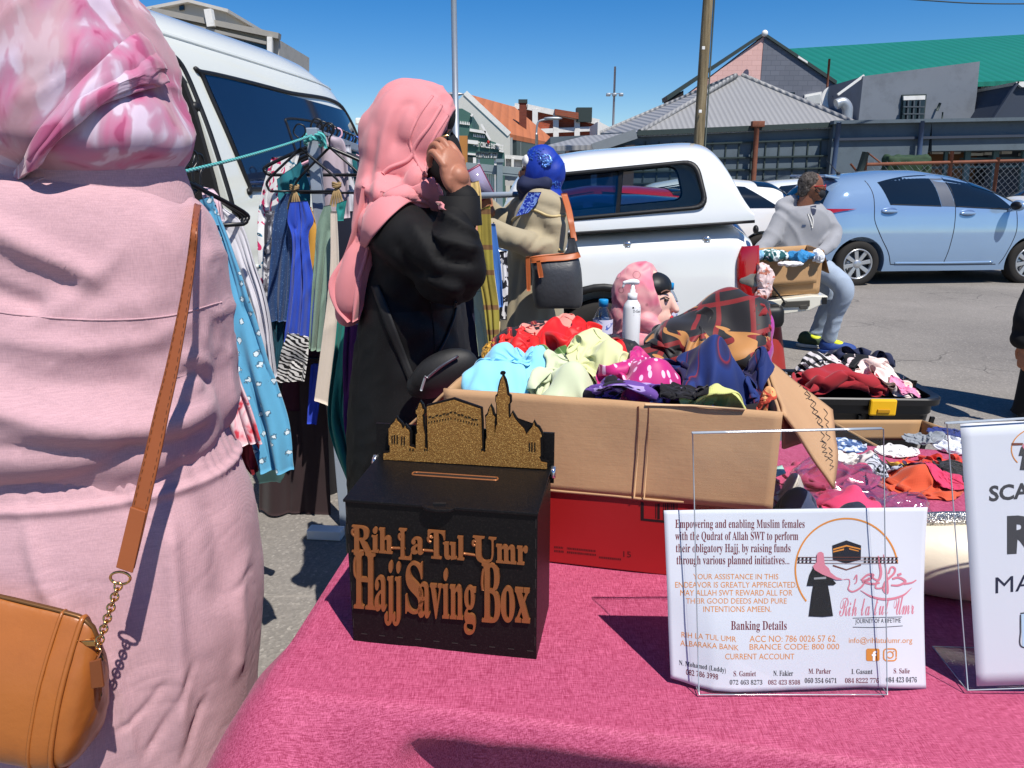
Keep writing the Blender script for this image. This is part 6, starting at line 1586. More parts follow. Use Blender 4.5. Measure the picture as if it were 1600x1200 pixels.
# ------------------------------------------------------------------ the stall table
TZ = .81
U = np.array((.984, -.179, 0)); Vd = np.array((.179, .984, 0))
def tablecloth():
    cor = [np.array((-.300, .800)), np.array((1.75, .43)), np.array((1.92, 1.45)), np.array((-.20, 1.86))]
    P = []
    rr = .03
    for i in range(4):
        a, b, c = cor[i - 1], cor[i], cor[(i + 1) % 4]; u = (a - b) / np.linalg.norm(a - b); v = (c - b) / np.linalg.norm(c - b)
        for k in range(9): t = k / 8; P.append((1 - t) ** 2 * (b + u * rr) + 2 * t * (1 - t) * b + t * t * (b + v * rr))
    P = np.array(P); L = np.concatenate([[0], np.cumsum(np.linalg.norm(np.diff(np.vstack([P, P[:1]]), axis=0), axis=1))])
    n = 520; s = np.linspace(0, L[-1], n, endpoint=False); Pc = np.vstack([P, P[:1]])
    E = np.stack([np.interp(s, L, Pc[:, 0]), np.interp(s, L, Pc[:, 1])], 1)
    T = np.roll(E, -2, 0) - np.roll(E, 2, 0); T /= np.linalg.norm(T, axis=1, keepdims=True); N = np.stack([T[:, 1], -T[:, 0]], 1)
    c0 = E.mean(0); rows = []
    for f in np.concatenate([np.linspace(.02, .9, 46), np.linspace(.92, .985, 8)]):
        q = c0 + (E - c0) * f; rows.append(np.column_stack([q, np.full(n, TZ)]))
    s0 = 4 / 36 * 0
    dC = np.min([np.linalg.norm(E - c, axis=1) for c in cor], axis=0)
    dA = np.linalg.norm(E - cor[0], axis=1)
    front = (N @ np.array((-.179, -.984))) > .8
    left = (N @ np.array((-1, .1))) > .8
    for dr in np.concatenate([[0, .006, .014, .026, .04], np.linspace(.055, .46, 30)]):
        rnd = min(dr, .02)
        out = .012 * (1 - math.exp(-dr / .012))
        fl = np.exp(-(dA / .10) ** 2) * .11 * (1 - math.exp(-dr / .12)) + np.exp(-(dC / .12) ** 2) * .03 * dr / .3
        fold_ = .5 + .5 * vn(np.stack([s * 9, 0 * s + dr * 1.2, 0 * s], 1), 4)
        tuck = np.where(front, np.clip((dA - .17) / .07, 0, 1), 0) * .085 * np.clip((dr - .028) / .03, 0, 1)  # front drop shaped inward so its own overhang keeps it dark
        outv = out + fl + np.where(front, .02 * fold_ * np.clip(dr / .1, 0, 1), .035 * fold_ * np.clip(dr / .25, 0, 1)) - tuck
        ridge = np.where(front | (dA < .25), .028 * np.clip(vn(np.stack([s * 16 + dr * 5, 0 * s, 0 * s], 1), 9), -.2, 1) * np.clip(dr / .05, 0, 1) * np.exp(-(dA / .22) ** 2), 0)
        rows.append(np.column_stack([E + N * (outv + ridge)[:, None], np.full(n, TZ - dr + .006 * math.exp(-dr / .004) - .006)]))
    A = np.array(rows); top = A[:54]
    k = top.reshape(-1, 3); k[:, 2] += .0022 * fold(k * (1, 1, 0), (.9, .4, 0), 7, .15, 6, .8, 3) + .0008 * fold(k, (1, -.2, 0), 30, .1, 8, .8, 2); A[:54] = k.reshape(54, n, 3)
    b = MB(); b.grid(A[::-1], cv=True); b.F.append(list(range(53 * 0, 0)) or [i + (len(A) - 1) * n for i in range(n)])
    t = NT("raspberry_linen"); co = t.coord()
    def thr(ax, sc):
        w = t.new("ShaderNodeTexNoise"); w.inputs["Scale"].default_value = 1; w.inputs["Detail"].default_value = 2
        t.L(t.coord(sc), w.inputs["Vector"]); return w.outputs["Fac"]
    a = thr(0, (90, 1500, 400)); c = thr(1, (1500, 90, 400)); m2 = t.noise(co, 5, 5, .6)
    g = t.math('ADD', t.math('MULTIPLY', a, .5), t.math('MULTIPLY', c, .5))
    big = t.mix(m2, lin((166, 54, 88)), lin((184, 72, 104)))
    cc = t.mix(t.ramp(g, [(.40, (0, 0, 0)), (.64, (255, 255, 255))]), t.mix(.55, big, lin((110, 16, 54))), t.mix(.45, big, lin((226, 128, 164))))
    t.set(.62, 0, .3, 0, .06, None, cc); t.b.inputs["Sheen Roughness"].default_value = .4
    t.bump(g, .5, .0015); t.bump(t.noise(t.coord((8, 30, 8)), 1, 4, .6), .25, .003)
    o = b.obj("tablecloth", t.m, None, label="raspberry pink woven cloth draped over the long stall table", cat="tablecloth")
    T = thing("folding_table", (.78, 1.1, 0), "long folding table hidden under the raspberry pink cloth", "table")
    b = MB(); b.prism([(c[0] + (.012 if c[0] < 1 else -.012), c[1] + (.012 if i < 2 else -.012), TZ - .006) for i, c in enumerate(cor)], (0, 0, -.03)); b.obj("tabletop", m_white, T, smooth=False)
    for c in cor:
        q = c + (c0 - c) * .12; b = MB(); b.bar((q[0], q[1], 0), (q[0], q[1], TZ - .04), .03); b.obj("leg", m_steel, T, smooth=False)
    return o
tablecloth()
def lettering(T, items, m, name, parent, off=.0006, ext=0.0, slopefn=None):
    b = MB()
    for it in items:
        s, x0, y0, x1, y1 = it[:5]; sl = it[5] if len(it) > 5 else 0; bold = it[6] if len(it) > 6 else 0
        V, F = text(s, 1, 1, bold, 'LEFT', .5 if ext else 0)
        a, c = V[:, :2].min(0), V[:, :2].max(0)
        px = x0 + (V[:, 0] - a[0]) / (c[0] - a[0]) * (x1 - x0); py = y1 - (V[:, 1] - a[1]) / (c[1] - a[1]) * (y1 - y0) + sl * (px - x0)
        Q = []
        for i in range(len(V)):
            p = hit(T, px[i], py[i], off + (ext * (V[i, 2] + .5) if ext else 0))
            Q.append(p if p is not None else W(px[i], py[i], .85))
        b.add(Q, F)
    return b.obj(name, m, parent, smooth=False)
def stamp(T, polys, m, name, parent, off=.0006, ext=.0, sub=0):
    b = MB()
    for P in polys:
        if sub: P = smoothpath(list(P) + [P[0]], sub)[:-1]
        Q = [hit(T, x, y, off) for x, y in P]; Q = [q for q in Q if q is not None]
        if len(Q) < 3: continue
        if ext:
            Q2 = [hit(T, x, y, off + ext) for x, y in P]; n = len(Q)
            b.add(Q + Q2, [tuple(range(n)), tuple(range(2 * n - 1, n - 1, -1))] + [(i, (i + 1) % n, (i + 1) % n + n, i + n) for i in range(n)])
        else: b.add(Q, [tuple(range(len(Q)))])
    return b.obj(name, m, parent, smooth=False)
def stroke(pts, w, n=40):
    "outline of a brushed line in the picture: constant or tapering width"
    P = smoothpath(pts, n); d = np.gradient(P, axis=0); d /= np.maximum(np.linalg.norm(d, axis=1, keepdims=True), 1e-9); nn = np.stack([-d[:, 1], d[:, 0]], 1)
    ww = np.interp(np.linspace(0, 1, n), np.linspace(0, 1, len(np.atleast_1d(w))), np.atleast_1d(w))[:, None] / 2
    return P + nn * ww, P - nn * ww
def strokes(T, L, m, name, parent, off=.0008):
    b = MB()
    for pts, w in L:
        n = max(16, 12 * len(pts)); A, B_ = stroke(pts, w, n); Q = []
        for a, c in zip(A, B_):
            p, q = hit(T, *a, off), hit(T, *c, off)
            if p is not None and q is not None: Q.append((p, q))
        if len(Q) > 2: b.grid(np.array(Q))
    return b.obj(name, m, parent, smooth=False)

# ---- donation box
fl = G(552, 1001, TZ); fr = G(838, 1031, TZ)
ux = (fr - fl) / np.linalg.norm(fr - fl); uy = np.array((-ux[1], ux[0], 0)); LW = np.linalg.norm(fr - fl)
HB_, DP = .199, .128
BX = thing("donation_box", (fl + ux * LW / 2 + uy * DP / 2).tolist(), "black wooden donation box with gold mosque skyline and gold lettering", "donation box")
def bp(a, d, z): return fl + ux * a + uy * d + np.array((0, 0, z))
tb = NT("black_lacquer_board"); nz = tb.noise(tb.coord(), 380, 3, .7); tb.set(.45, 0, .22, .0, 0, None, tb.mix(tb.ramp(nz, [(.5, (0, 0, 0)), (.8, (255, 255, 255))]), lin((13, 12, 13)), lin((34, 31, 30)))); tb.bump(nz, .25, .0006); tb.b.inputs["Coat Roughness"].default_value = .25
m_lac = tb.m
tg_ = NT("gold_glitter"); vv = tg_.new("ShaderNodeTexVoronoi"); vv.inputs["Scale"].default_value = 900; tg_.L(tg_.coord(), vv.inputs["Vector"])
tg_.set(.42, .45, .5, 0, 0, None, tg_.mix(tg_.ramp(vv.outputs["Color"], [(.55, (0, 0, 0)), (.95, (255, 255, 255))]), lin((152, 106, 50)), lin((226, 176, 98)))); tg_.bump(vv.outputs["Distance"], .7, .0008)
m_glg = tg_.m
m_cop = mat("copper_gold_edge", (156, 98, 58), .36, metal=.5, var=.15, vs=60, bump=.2, bs=500, bd=.0005)
b = MB(); b.prism([bp(0, 0, 0), bp(LW, 0, 0), bp(LW, DP, 0), bp(0, DP, 0)], (0, 0, HB_)); b.obj("box_body", m_lac, BX, bevel=.0008, smooth=False)
lp = [bp(-.001, -.004, 0)] + [bp(x, -.004 - d, 0) for x, d in [(LW * .41, 0)] + [(LW * .5 + .021 * math.cos(a), .010 * math.sin(a)) for a in np.linspace(math.pi, 0, 12)] + [(LW * .59, 0)]] + [bp(LW + .001, -.004, 0), bp(LW + .001, DP, .010), bp(-.001, DP, .010)]
b = MB(); b.prism([p + np.array((0, 0, HB_ + .0006)) for p in lp], (0, 0, .0035)); lid = b.obj("lid", m_lac, BX, bevel=.0006, smooth=False)
lv = b
Tl = bvh(lv.V, lv.F)
ring = []
for a in np.linspace(0, 2 * math.pi, 40, endpoint=False):
    cx, cy = math.cos(a), math.sin(a); x = LW * .5 + np.clip(cx * 3, -1, 1) * .055 + cx * .003; y = DP * .62 + cy * .0045
    ring.append(bp(x, y, HB_ + .0045 + .010 * y / DP))
b = MB(); b.grid(tube(np.array(ring), .0013, 6, True), cu=True, cv=True); b.obj("coin_slot_rim", m_cop, lid)
b = MB(); b.prism([r + np.array((0, 0, -.0003)) for r in ring], (0, 0, .0006)); b.obj("coin_slot", m_black, lid, smooth=False)
b = MB(); b.box(bp(LW * .5, .002, HB_ + .005), (.016, .004, .002)); b.obj("lid_catch", m_black, lid, smooth=False)
# joints of the board edges
b = MB()
for k in range(10): b.add(*MB().bar(bp(.012 + .0245 * k, -.0003, .012), bp(.020 + .0245 * k, -.0003, .012), .0006, .0012).V and (lambda q: (q.V, q.F))(MB().bar(bp(.012 + .0245 * k, -.0003, .012), bp(.020 + .0245 * k, -.0003, .012), .0006, .0012)))
for k in range(7):
    for a_ in (.002, LW - .002):
        q = MB().bar(bp(a_, -.0003, .02 + .027 * k), bp(a_, -.0003, .033 + .027 * k), .0006, .0009, (1, 0, 0)); b.add(q.V, q.F)
b.obj("finger_joint", mat("raw_board_edge", (40, 34, 32), .7), BX, smooth=False)
# front lettering
ff = MB(); ff.add([bp(-.3, 0, -.1), bp(LW + .3, 0, -.1), bp(LW + .3, 0, .4), bp(-.3, 0, .4)], [(0, 1, 2, 3)]); TF = bvh(ff.V, ff.F)
def z4(x, y): return 520 + x / 4.2105, 780 + y / 4.2105
def z4i(s, x0, y0, x1, y1, sl=.085, bold=0.004): a, c = z4(x0, y0), z4(x1, y1); return (s, a[0], a[1], c[0], c[1], sl, bold)
sc_ = bolds
l1 = [z4i(sc_("R"), 132, 165, 262, 338), z4i(bolds("ih"), 262, 176, 398, 340, .085, .015), z4i(sc_("L"), 440, 186, 528, 385), z4i(bolds("a"), 520, 240, 602, 352, .085, .015), z4i(sc_("T"), 630, 196, 742, 378), z4i(bolds("ul"), 730, 228, 868, 386, .085, .015), z4i(sc_("U"), 925, 236, 1078, 405), z4i(bolds("mr"), 1078, 288, 1285, 408, .085, .015)]
lettering(TF, l1, m_cop, "front_lettering", BX, .0002, .004)
l2 = [z4i(sc_("H"), 146, 335, 288, 705), z4i(bolds("ajj"), 282, 392, 452, 815, .05, .008), z4i(sc_("S"), 484, 398, 602, 740), z4i(bolds("aving"), 566, 438, 945, 856, .07, .008), z4i(sc_("B"), 985, 408, 1108, 795), z4i(bolds("ox"), 1108, 560, 1300, 795, .085, .015)]
lettering(TF, l2, m_cop, "front_lettering", BX, .0002, .0045)
b = MB()
for x0, y0, x1, y1 in ((388, 316, 480, 318), (596, 330, 672, 336), (862, 352, 965, 366)):
    b.grid(tube(np.array([hit(TF, *z4(x0 + (x1 - x0) * f, y0 + (y1 - y0) * f), .002) for f in np.linspace(0, 1, 8)]), .0018, 6), cv=True, caps=True)
for pts in ([(150, 235), (136, 222), (134, 205), (146, 190), (160, 196), (158, 210)], [(452, 262), (441, 248), (444, 228), (458, 222), (466, 232)], [(650, 278), (634, 268), (632, 248), (646, 238), (656, 250)], [(938, 300), (926, 290), (928, 272), (942, 266), (950, 276)], [(168, 520), (150, 480), (150, 400), (175, 345), (215, 330)], [(990, 590), (985, 540), (992, 470), (1015, 420)]):
    b.grid(tube(np.array([hit(TF, *z4(*q), .0022) for q in smoothpath(pts, 24)]), .0022, 7), cv=True, caps=True)
b.obj("lettering_flourish", m_cop, BX)
# skyline board
p0, p1 = bp(0, DP + .004, 0), bp(LW, DP + .004, 0)
sf = MB(); sf.add([bp(-.5, DP - .006, 0), bp(LW + .5, DP - .006, 0), bp(LW + .5, DP - .006, .8), bp(-.5, DP - .006, .8)], [(0, 1, 2, 3)]); TS = bvh(sf.V, sf.F)
def z3(x, y): return 520 + x / 4.2105, 570 + y / 4.2105
sky = [(343, 612), (343, 576), (368, 574), (386, 566), (386, 520), (378, 515), (378, 410), (386, 404), (392, 388), (418, 362), (424, 345), (430, 362), (455, 385), (466, 415), (474, 412), (482, 395), (488, 412), (505, 425), (512, 440), (512, 530), (530, 535), (556, 545), (556, 450), (566, 440), (562, 400), (566, 320), (556, 310), (556, 290), (566, 285), (572, 262), (580, 243), (590, 262), (596, 285), (606, 292), (606, 312), (597, 322), (600, 395), (612, 455), (612, 540), (632, 545), (636, 535), (630, 370), (628, 268), (800, 225), (978, 285), (982, 370), (988, 560), (1010, 570), (1014, 480), (1020, 470), (1016, 370), (1012, 335), (1026, 322), (1034, 292), (1042, 265), (1050, 292), (1058, 325), (1072, 340), (1068, 370), (1070, 470), (1076, 430), (1080, 395), (1088, 380), (1086, 250), (1080, 235), (1080, 205), (1092, 195), (1098, 150), (1110, 100), (1122, 66), (1134, 100), (1146, 150), (1152, 195), (1168, 205), (1168, 240), (1158, 255), (1162, 345), (1176, 335), (1184, 310), (1194, 335), (1204, 352), (1232, 385), (1262, 415), (1276, 452), (1284, 440), (1296, 425), (1318, 398), (1326, 370), (1334, 398), (1354, 410), (1370, 440), (1378, 462), (1368, 472), (1370, 590), (1362, 600), (1372, 630), (1412, 638), (1412, 674)]
sz = np.array([z3(*q) for q in sky])
stamp(TS, [sz], m_glg, "gold_skyline", BX, .004, .003)
def offs(P, d):
    P = np.asarray(P); n = len(P); out = []
    for i in range(n):
        a, b, c = P[i - 1], P[i], P[(i + 1) % n]; u = (b - a) / (np.linalg.norm(b - a) + 1e-9); v = (c - b) / (np.linalg.norm(c - b) + 1e-9)
        nn = np.array((u[1] + v[1], -(u[0] + v[0]))); nn /= max(np.linalg.norm(nn), .6); out.append(b + nn * d)
    return np.array(out)
area = sum(sz[i][0] * sz[(i + 1) % len(sz)][1] - sz[(i + 1) % len(sz)][0] * sz[i][1] for i in range(len(sz)))
bk = offs(sz, 2.6 if area > 0 else -2.6); bk = bk + np.array((.6, -.8))
stamp(TS, [bk], m_lac, "skyline_backing", BX, .0005, .0032)
stamp(TS, [[z3(1118, 62), z3(1106, 58), z3(1104, 46), z3(1112, 38), z3(1130, 38), z3(1140, 46), z3(1138, 58), z3(1126, 64)]], m_lac, "spire_loop", BX, .001, .003)
b = MB(); b.prism([bp(-.002, DP, HB_ - .01), bp(LW + .004, DP, HB_ - .01), bp(LW + .004, DP, HB_ + .062), bp(-.002, DP, HB_ + .062)], uy * .004); b.obj("back_panel", m_lac, BX, smooth=False)
det = [[z3(x, y), z3(x + 7, y), z3(x + 7, y + h), z3(x, y + h)] for x, y, h in ((398, 455, 50), (414, 450, 55), (432, 452, 55), (462, 460, 52), (478, 462, 56), (1296, 500, 55), (1313, 498, 60), (1332, 500, 58))]
for k in range(7): det.append([z3(640 + 23 * k, 330 - 5.0 * k + (6 if k % 2 else 0)), z3(658 + 23 * k, 326 - 5.0 * k + (6 if k % 2 else 0)), z3(658 + 23 * k, 333 - 5 * k + (6 if k % 2 else 0)), z3(640 + 23 * k, 337 - 5 * k + (6 if k % 2 else 0))])
for k in range(7): det.append([z3(806 + 23 * k, 298 + 7.5 * k + (6 if k % 2 else 0)), z3(824 + 23 * k, 303 + 7.5 * k + (6 if k % 2 else 0)), z3(824 + 23 * k, 310 + 7.5 * k + (6 if k % 2 else 0)), z3(806 + 23 * k, 305 + 7.5 * k + (6 if k % 2 else 0))])
for k in range(9): det.append([z3(640 + 18 * k, 362 - 3.2 * k), z3(646 + 18 * k, 361 - 3.2 * k), z3(646 + 18 * k, 371 - 3.2 * k), z3(640 + 18 * k, 372 - 3.2 * k)])
for k in range(9): det.append([z3(812 + 18 * k, 340 + 4.6 * k), z3(818 + 18 * k, 341 + 4.6 * k), z3(818 + 18 * k, 351 + 4.6 * k), z3(812 + 18 * k, 350 + 4.6 * k)])
for x in (515, 535, 612, 626, 985, 1000): det.append([z3(x, 538), z3(x + 8, 538), z3(x + 8, 552), z3(x, 552)])
stamp(TS, det, m_lac, "skyline_cutouts", BX, .0074, .0004)
for a_ in (-.003, LW + .004):
    b = MB(); b.lathe([(.0, -.003), (.0085, -.003), (.0085, .003), (.0, .003)], bp(a_, DP - .004, HB_ + .008), 20, ux); b.obj("hinge", m_chrome, BX)

# ---- red carton and brown carton
tcb = NT("corrugated_cardboard"); co = tcb.coord()
w = tcb.noise(tcb.coord((30, 30, 420)), 1, 3, .6); w2 = tcb.noise(co, 4, 5, .65); w3 = tcb.noise(tcb.coord((160, 160, 14)), 1, 2, .5)
tcb.set(.85, 0, .2, 0, 0, None, tcb.mix(tcb.math('MULTIPLY', w3, .16), tcb.mix(w2, lin((172, 134, 98)), lin((196, 158, 120))), lin((154, 116, 84))))
tcb.bump(w, .18, .0012); tcb.bump(tcb.noise(co, 12, 5, .6), .3, .006); m_card = tcb.m
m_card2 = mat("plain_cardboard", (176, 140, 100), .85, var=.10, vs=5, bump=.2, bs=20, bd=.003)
m_redc = mat("red_card", (150, 24, 24), .42, var=.12, vs=3, spec=.5, bump=.1, bs=15, bd=.004)
rux = np.array((.17, -.041, 0)); rux /= np.linalg.norm(rux); ruy = np.array((-rux[1], rux[0], 0)); r0 = G(865, 880, TZ) - rux * .17
RB = thing("red_carton", (r0 + rux * .3 + ruy * .15).tolist(), "flat red carton with black barcode under the brown scarf carton", "carton")
def rp(a, d, z): return r0 + rux * a + ruy * d + np.array((0, 0, z))
b = MB(); b.prism([rp(0, 0, .001), rp(.47, 0, .001), rp(.47, .32, .001), rp(0, .32, .001)], (0, 0, .122)); b.obj("carton_body", m_redc, RB, bevel=.002, smooth=False)
TR = bvh(b.V, b.F)
stamp(TR, [[(1001, 784), (1006, 785), (1006, 810), (1060, 815), (1060, 819), (1001, 813)], [(1024, 787), (1025.5, 787), (1025.5, 810), (1024, 810)], [(1027, 787), (1031, 787), (1031, 811), (1027, 811)]] + [[(1036 + 3 * k, 786), (1037.2 + 3 * k + (k % 3) * .5, 786), (1037.2 + 3 * k + (k % 3) * .5, 812), (1036 + 3 * k, 812)] for k in range(8)], mat("barcode_black", (26, 12, 12), .6), "barcode", RB, .0004)
lettering(TR, [("15", 974, 861, 986, 870, .08, .0)], mat("stamp_ink", (70, 14, 14), .6), "printed_number", RB, .0004)
rr_ = random.Random(3); pl_ = []
for y, sl, xs in ((853, .10, ((866, 880), (886, 930))), (859, .10, ((866, 879), (886, 932))), (862, .10, ((936, 968),))):
    for a_, c_ in xs:
        x = a_
        while x < c_:
            wd = 1 + rr_.random() * 1.6; pl_.append([(x, y + sl * (x - 866)), (x + wd, y + sl * (x + wd - 866)), (x + wd, y + 3 + sl * (x + wd - 866)), (x, y + 3 + sl * (x - 866))]); x += wd + .8
stamp(TR, pl_, mat("small_print_ink", (84, 16, 16), .6), "small_print", RB, .0004)
cux = np.array((1, -.233, 0)); cux /= np.linalg.norm(cux); cuy = np.array((-cux[1], cux[0], 0)); c0_ = np.array((-.105, 1.141, .935)); CW, CD, CH = .495, .33, .150
CB = thing("brown_carton", (c0_ + cux * CW / 2 + cuy * CD / 2).tolist(), "large open brown cardboard carton heaped with scarves on the red carton", "carton")
def cp(a, d, z): return c0_ + cux * a + cuy * d + np.array((0, 0, z))
def panel(pts, th, n_u=14, n_v=10, wob=.0015, seed=1):
    a, b_, c, d = [np.asarray(p, float) for p in pts]; A = np.zeros((n_u, n_v, 3))
    for i in range(n_u):
        for j in range(n_v):
            u, v = i / (n_u - 1), j / (n_v - 1); A[i, j] = (1 - v) * ((1 - u) * a + u * b_) + v * ((1 - u) * d + u * c)
    N = np.cross(b_ - a, d - a); N /= np.linalg.norm(N)
    k = A.reshape(-1, 3); k += np.outer(vn(k * 14, seed), N) * wob
    return sheetmb(k.reshape(n_u, n_v, 3), th)
panel([cp(0, 0, 0), cp(CW, 0, 0), cp(CW + .002, -.002, CH), cp(0, -.001, CH + .004)], .004, 40, 14, .0022).obj("front_panel", m_card, CB)
panel([cp(CW, 0, 0), cp(CW, CD, 0), cp(CW, CD, CH), cp(CW, .0, CH)], .004, 20, 12, .002, 2).obj("side_panel", m_card, CB)
panel([cp(0, CD, 0), cp(0, 0, 0), cp(0, 0, CH), cp(0, CD, CH)], .004, 20, 12, .002, 3).obj("side_panel", m_card, CB)
panel([cp(CW, CD, 0), cp(0, CD, 0), cp(0, CD, CH), cp(CW, CD, CH)], .004, 20, 12, .002, 4).obj("back_panel", m_card, CB)
panel([cp(0, 0, .003), cp(CW, 0, .003), cp(CW, CD, .003), cp(0, CD, .003)], .004).obj("base_panel", m_card, CB)
H1, H2 = cp(CW + .003, .0, CH), cp(CW + .003, CD, CH + .006)
o1, o3 = W(1301, 640, 1.36), W(1304, 763, 1.10)
A = np.zeros((24, 16, 3))
for i in range(24):
    for j in range(16):
        u, v = i / 23, j / 15; ob = smoothpath([o3, W(1309, 705, 1.22), o1], 24)[i]
        A[i, j] = (1 - v) * ((1 - u) * H1 + u * H2) + v * ob
kf = A.reshape(-1, 3); kf[:, 0] += .003 * vn(kf * 15, 5)
A = A.transpose(1, 0, 2)
fg = sheetmb(A, .004); flap = fg.obj("side_flap", m_card, CB); TFL = bvh(fg.V, fg.F)
m_ink = mat("black_marker", (26, 24, 26), .7)
rk = random.Random(8); L_ = []
for x0, y0, x1, y1 in ((1246, 575, 1252, 605), (1253, 585, 1262, 625), (1262, 612, 1276, 655), (1270, 625, 1283, 672), (1280, 650, 1289, 700), (1290, 640, 1294, 690), (1283, 690, 1293, 720), (1297, 700, 1299, 735)):
    pts = []
    for k in range(9): f = k / 8; pts.append((x0 + (x1 - x0) * f + (2.6 if k % 2 else -2.6) + rk.uniform(-1, 1), y0 + (y1 - y0) * f + rk.uniform(-1.5, 1.5)))
    L_.append((pts, .9))
strokes(TFL, L_, m_ink, "marker_scrawl", flap, .0007)
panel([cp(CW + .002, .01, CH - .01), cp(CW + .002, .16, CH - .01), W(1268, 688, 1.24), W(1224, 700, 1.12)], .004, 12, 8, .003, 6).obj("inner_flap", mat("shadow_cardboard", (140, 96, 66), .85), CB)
panel([cp(-.002, .02, CH), cp(-.002, CD, CH), cp(-.075, CD - .02, CH - .08), cp(-.085, .02, CH - .085)], .004, 12, 8, .003, 7).obj("left_flap", m_card, CB)
b = MB(); b.tube([cp(CW * .9, -.003, CH + .001), cp(CW * .75, -.0035, CH + .002), cp(CW * .62, -.003, CH - .001)], .0018, 5); b.obj("torn_rim", mat("torn_card", (204, 172, 134), .9), CB)
b = MB(); b.tube([cp(CW * .60, -.0025, CH - .004), cp(CW * .605, -.003, CH * .5), cp(CW * .60, -.003, .004)], .0012, 5); b.tube([cp(CW * .63, -.0025, CH - .004), cp(CW * .633, -.003, CH * .5), cp(CW * .63, -.003, .004)], .0010, 5); b.obj("crease", m_card, CB)
TCB = None

# ---- heaps of scarves
def heap(label, px, py, Y, w, h, dpt, m, seed, rot=0.0, amp=.22, fr=1.0, cat="scarf", group=None, dirv=None, tilt=0.0, n=(120, 96), name="scarf", z0=None, sharp=2.0, p=2.3):
    rs_ = np.random.RandomState(seed)
    th = np.linspace(.01, math.pi - .01, n[1]); ph = np.arange(n[0]) * 2 * math.pi / n[0]
    sx, cx = np.sin(th), np.cos(th)
    def sp(v, e): return np.sign(v) * np.abs(v) ** e
    X = np.outer(sp(sx, .9), sp(np.cos(ph), 2 / p)); Y_ = np.outer(sp(sx, .9), sp(np.sin(ph), 2 / p)); Z = np.outer(sp(cx, .95), np.ones(n[0]))
    Vv = np.stack([X * w / 2, Y_ * dpt / 2, Z * h / 2], 2)[::-1]
    b = MB(); b.grid(Vv, cv=True, caps=True); Vq = np.array(b.V) @ (roty(tilt) @ rotz(rot)).T
    s = min(w, h * 1.4, .16 * Y)
    a_ = rs_.uniform(0, 2 * math.pi); d = np.array(dirv if dirv is not None else (math.cos(a_), .3, math.sin(a_)), float)
    low = vn(Vq / s * 1.5 + seed * 3.3, seed) * .22 * s * .5
    Vq = wrinkle(Vq, b.F, low)
    f1 = fold(Vq, d, 1.5 * fr / s, .09, seed, .8, 1.7, True); d2 = d + rs_.uniform(-.7, .7, 3); f2 = fold(Vq, d2, 3.4 * fr / s, .10, seed + 1, .9, sharp, True)
    f3 = fold(Vq, d + rs_.uniform(-.4, .4, 3), 8 * fr / s, .2, seed + 2, .9, 2, True)
    Vq = wrinkle(Vq, b.F, s * amp * (.95 * f1 + .48 * f2 + .15 * f3))
    Vq = Vq + W(px, py, Y)
    if z0 is not None: Vq[:, 2] = np.maximum(Vq[:, 2], z0 + .0005 * seed % .004)
    return obj(name, Vq, b.F, m, None, label=label, cat=cat, group=group)
HFC = HF(-.24, .94, .66, 1.62, 1.035)
HFT = HF(.25, 1.05, 1.25, 2.0, TZ, .005)
HFB = HF(1.05, 3.1, 2.05, 4.0, .455, .006)
def inbox(p):
    for n_, sg, o_ in ((cuy, 1, c0_), (cux, 1, c0_), (cux, -1, c0_ + cux * CW)):
        e = ((p - o_) @ n_) * sg; lim = .014 - np.clip(p[..., 2] - 1.088, 0, .03) * .8
        k = np.where(e < lim, lim - e, 0); p[..., :2] += k[..., None] * n_[:2] * sg
def intub(p):
    q = (p[..., :2] - (1.545, 3.52)) @ rotz(-.05)[:2, :2]; s_ = np.where(p[..., 2] < .50, 1, 1.06); q = np.stack([np.clip(q[..., 0], -.325 * s_, .325 * s_), np.clip(q[..., 1], -.215 * s_, .215 * s_)], -1)
    p[..., :2] = q @ rotz(-.05)[:2, :2].T + (1.545, 3.52)
def toss(hf, label, px, py, Y, w, h, dpt, m, seed, rot=0.0, amp=.22, fr=1.0, dirv=None, tilt=0, cat="scarf", group=None, name="scarf", lim=None, grow=1.28, fill=.40):
    c = W(px, py, Y); cz = c[2] + h * .5 - .010; hf.dome(c[0], c[1], cz, w * fill, dpt * fill, h * 1.05, rot)
    a = rot + (0 if dirv is None else math.atan2(dirv[2], dirv[0]) * .5) + seed * .9
    x = throw(hf, c[0], c[1], w * grow, dpt * grow, seed, a if abs(w - dpt) < .35 * w else rot, 1.4 + 3.0 * amp, 1.2 + 2.2 * amp, 52, 34, lim=lim, waves=.55 + .75 * fr)
    g = MB(); g.grid(x); return g.obj(name, m, None, label=label, cat=cat, group=group, solid=.0011, sub=1)
GS = "scarves heaped in the brown carton"
def sc(lab, *a, **k): k.setdefault("group", GS); k["lim"] = inbox; return toss(HFC, lab, *a, **k)
m_plaid = pmat("red_black_stripes", [(0, (24, 20, 22)), (.3, (110, 22, 26)), (.46, (150, 28, 32)), (.52, (214, 150, 96)), (.55, (130, 24, 28)), (.75, (28, 22, 24))], 3.5, 'wave', True, 6, (1, 1, 1.6), (.4, .7, .3), detail=1)
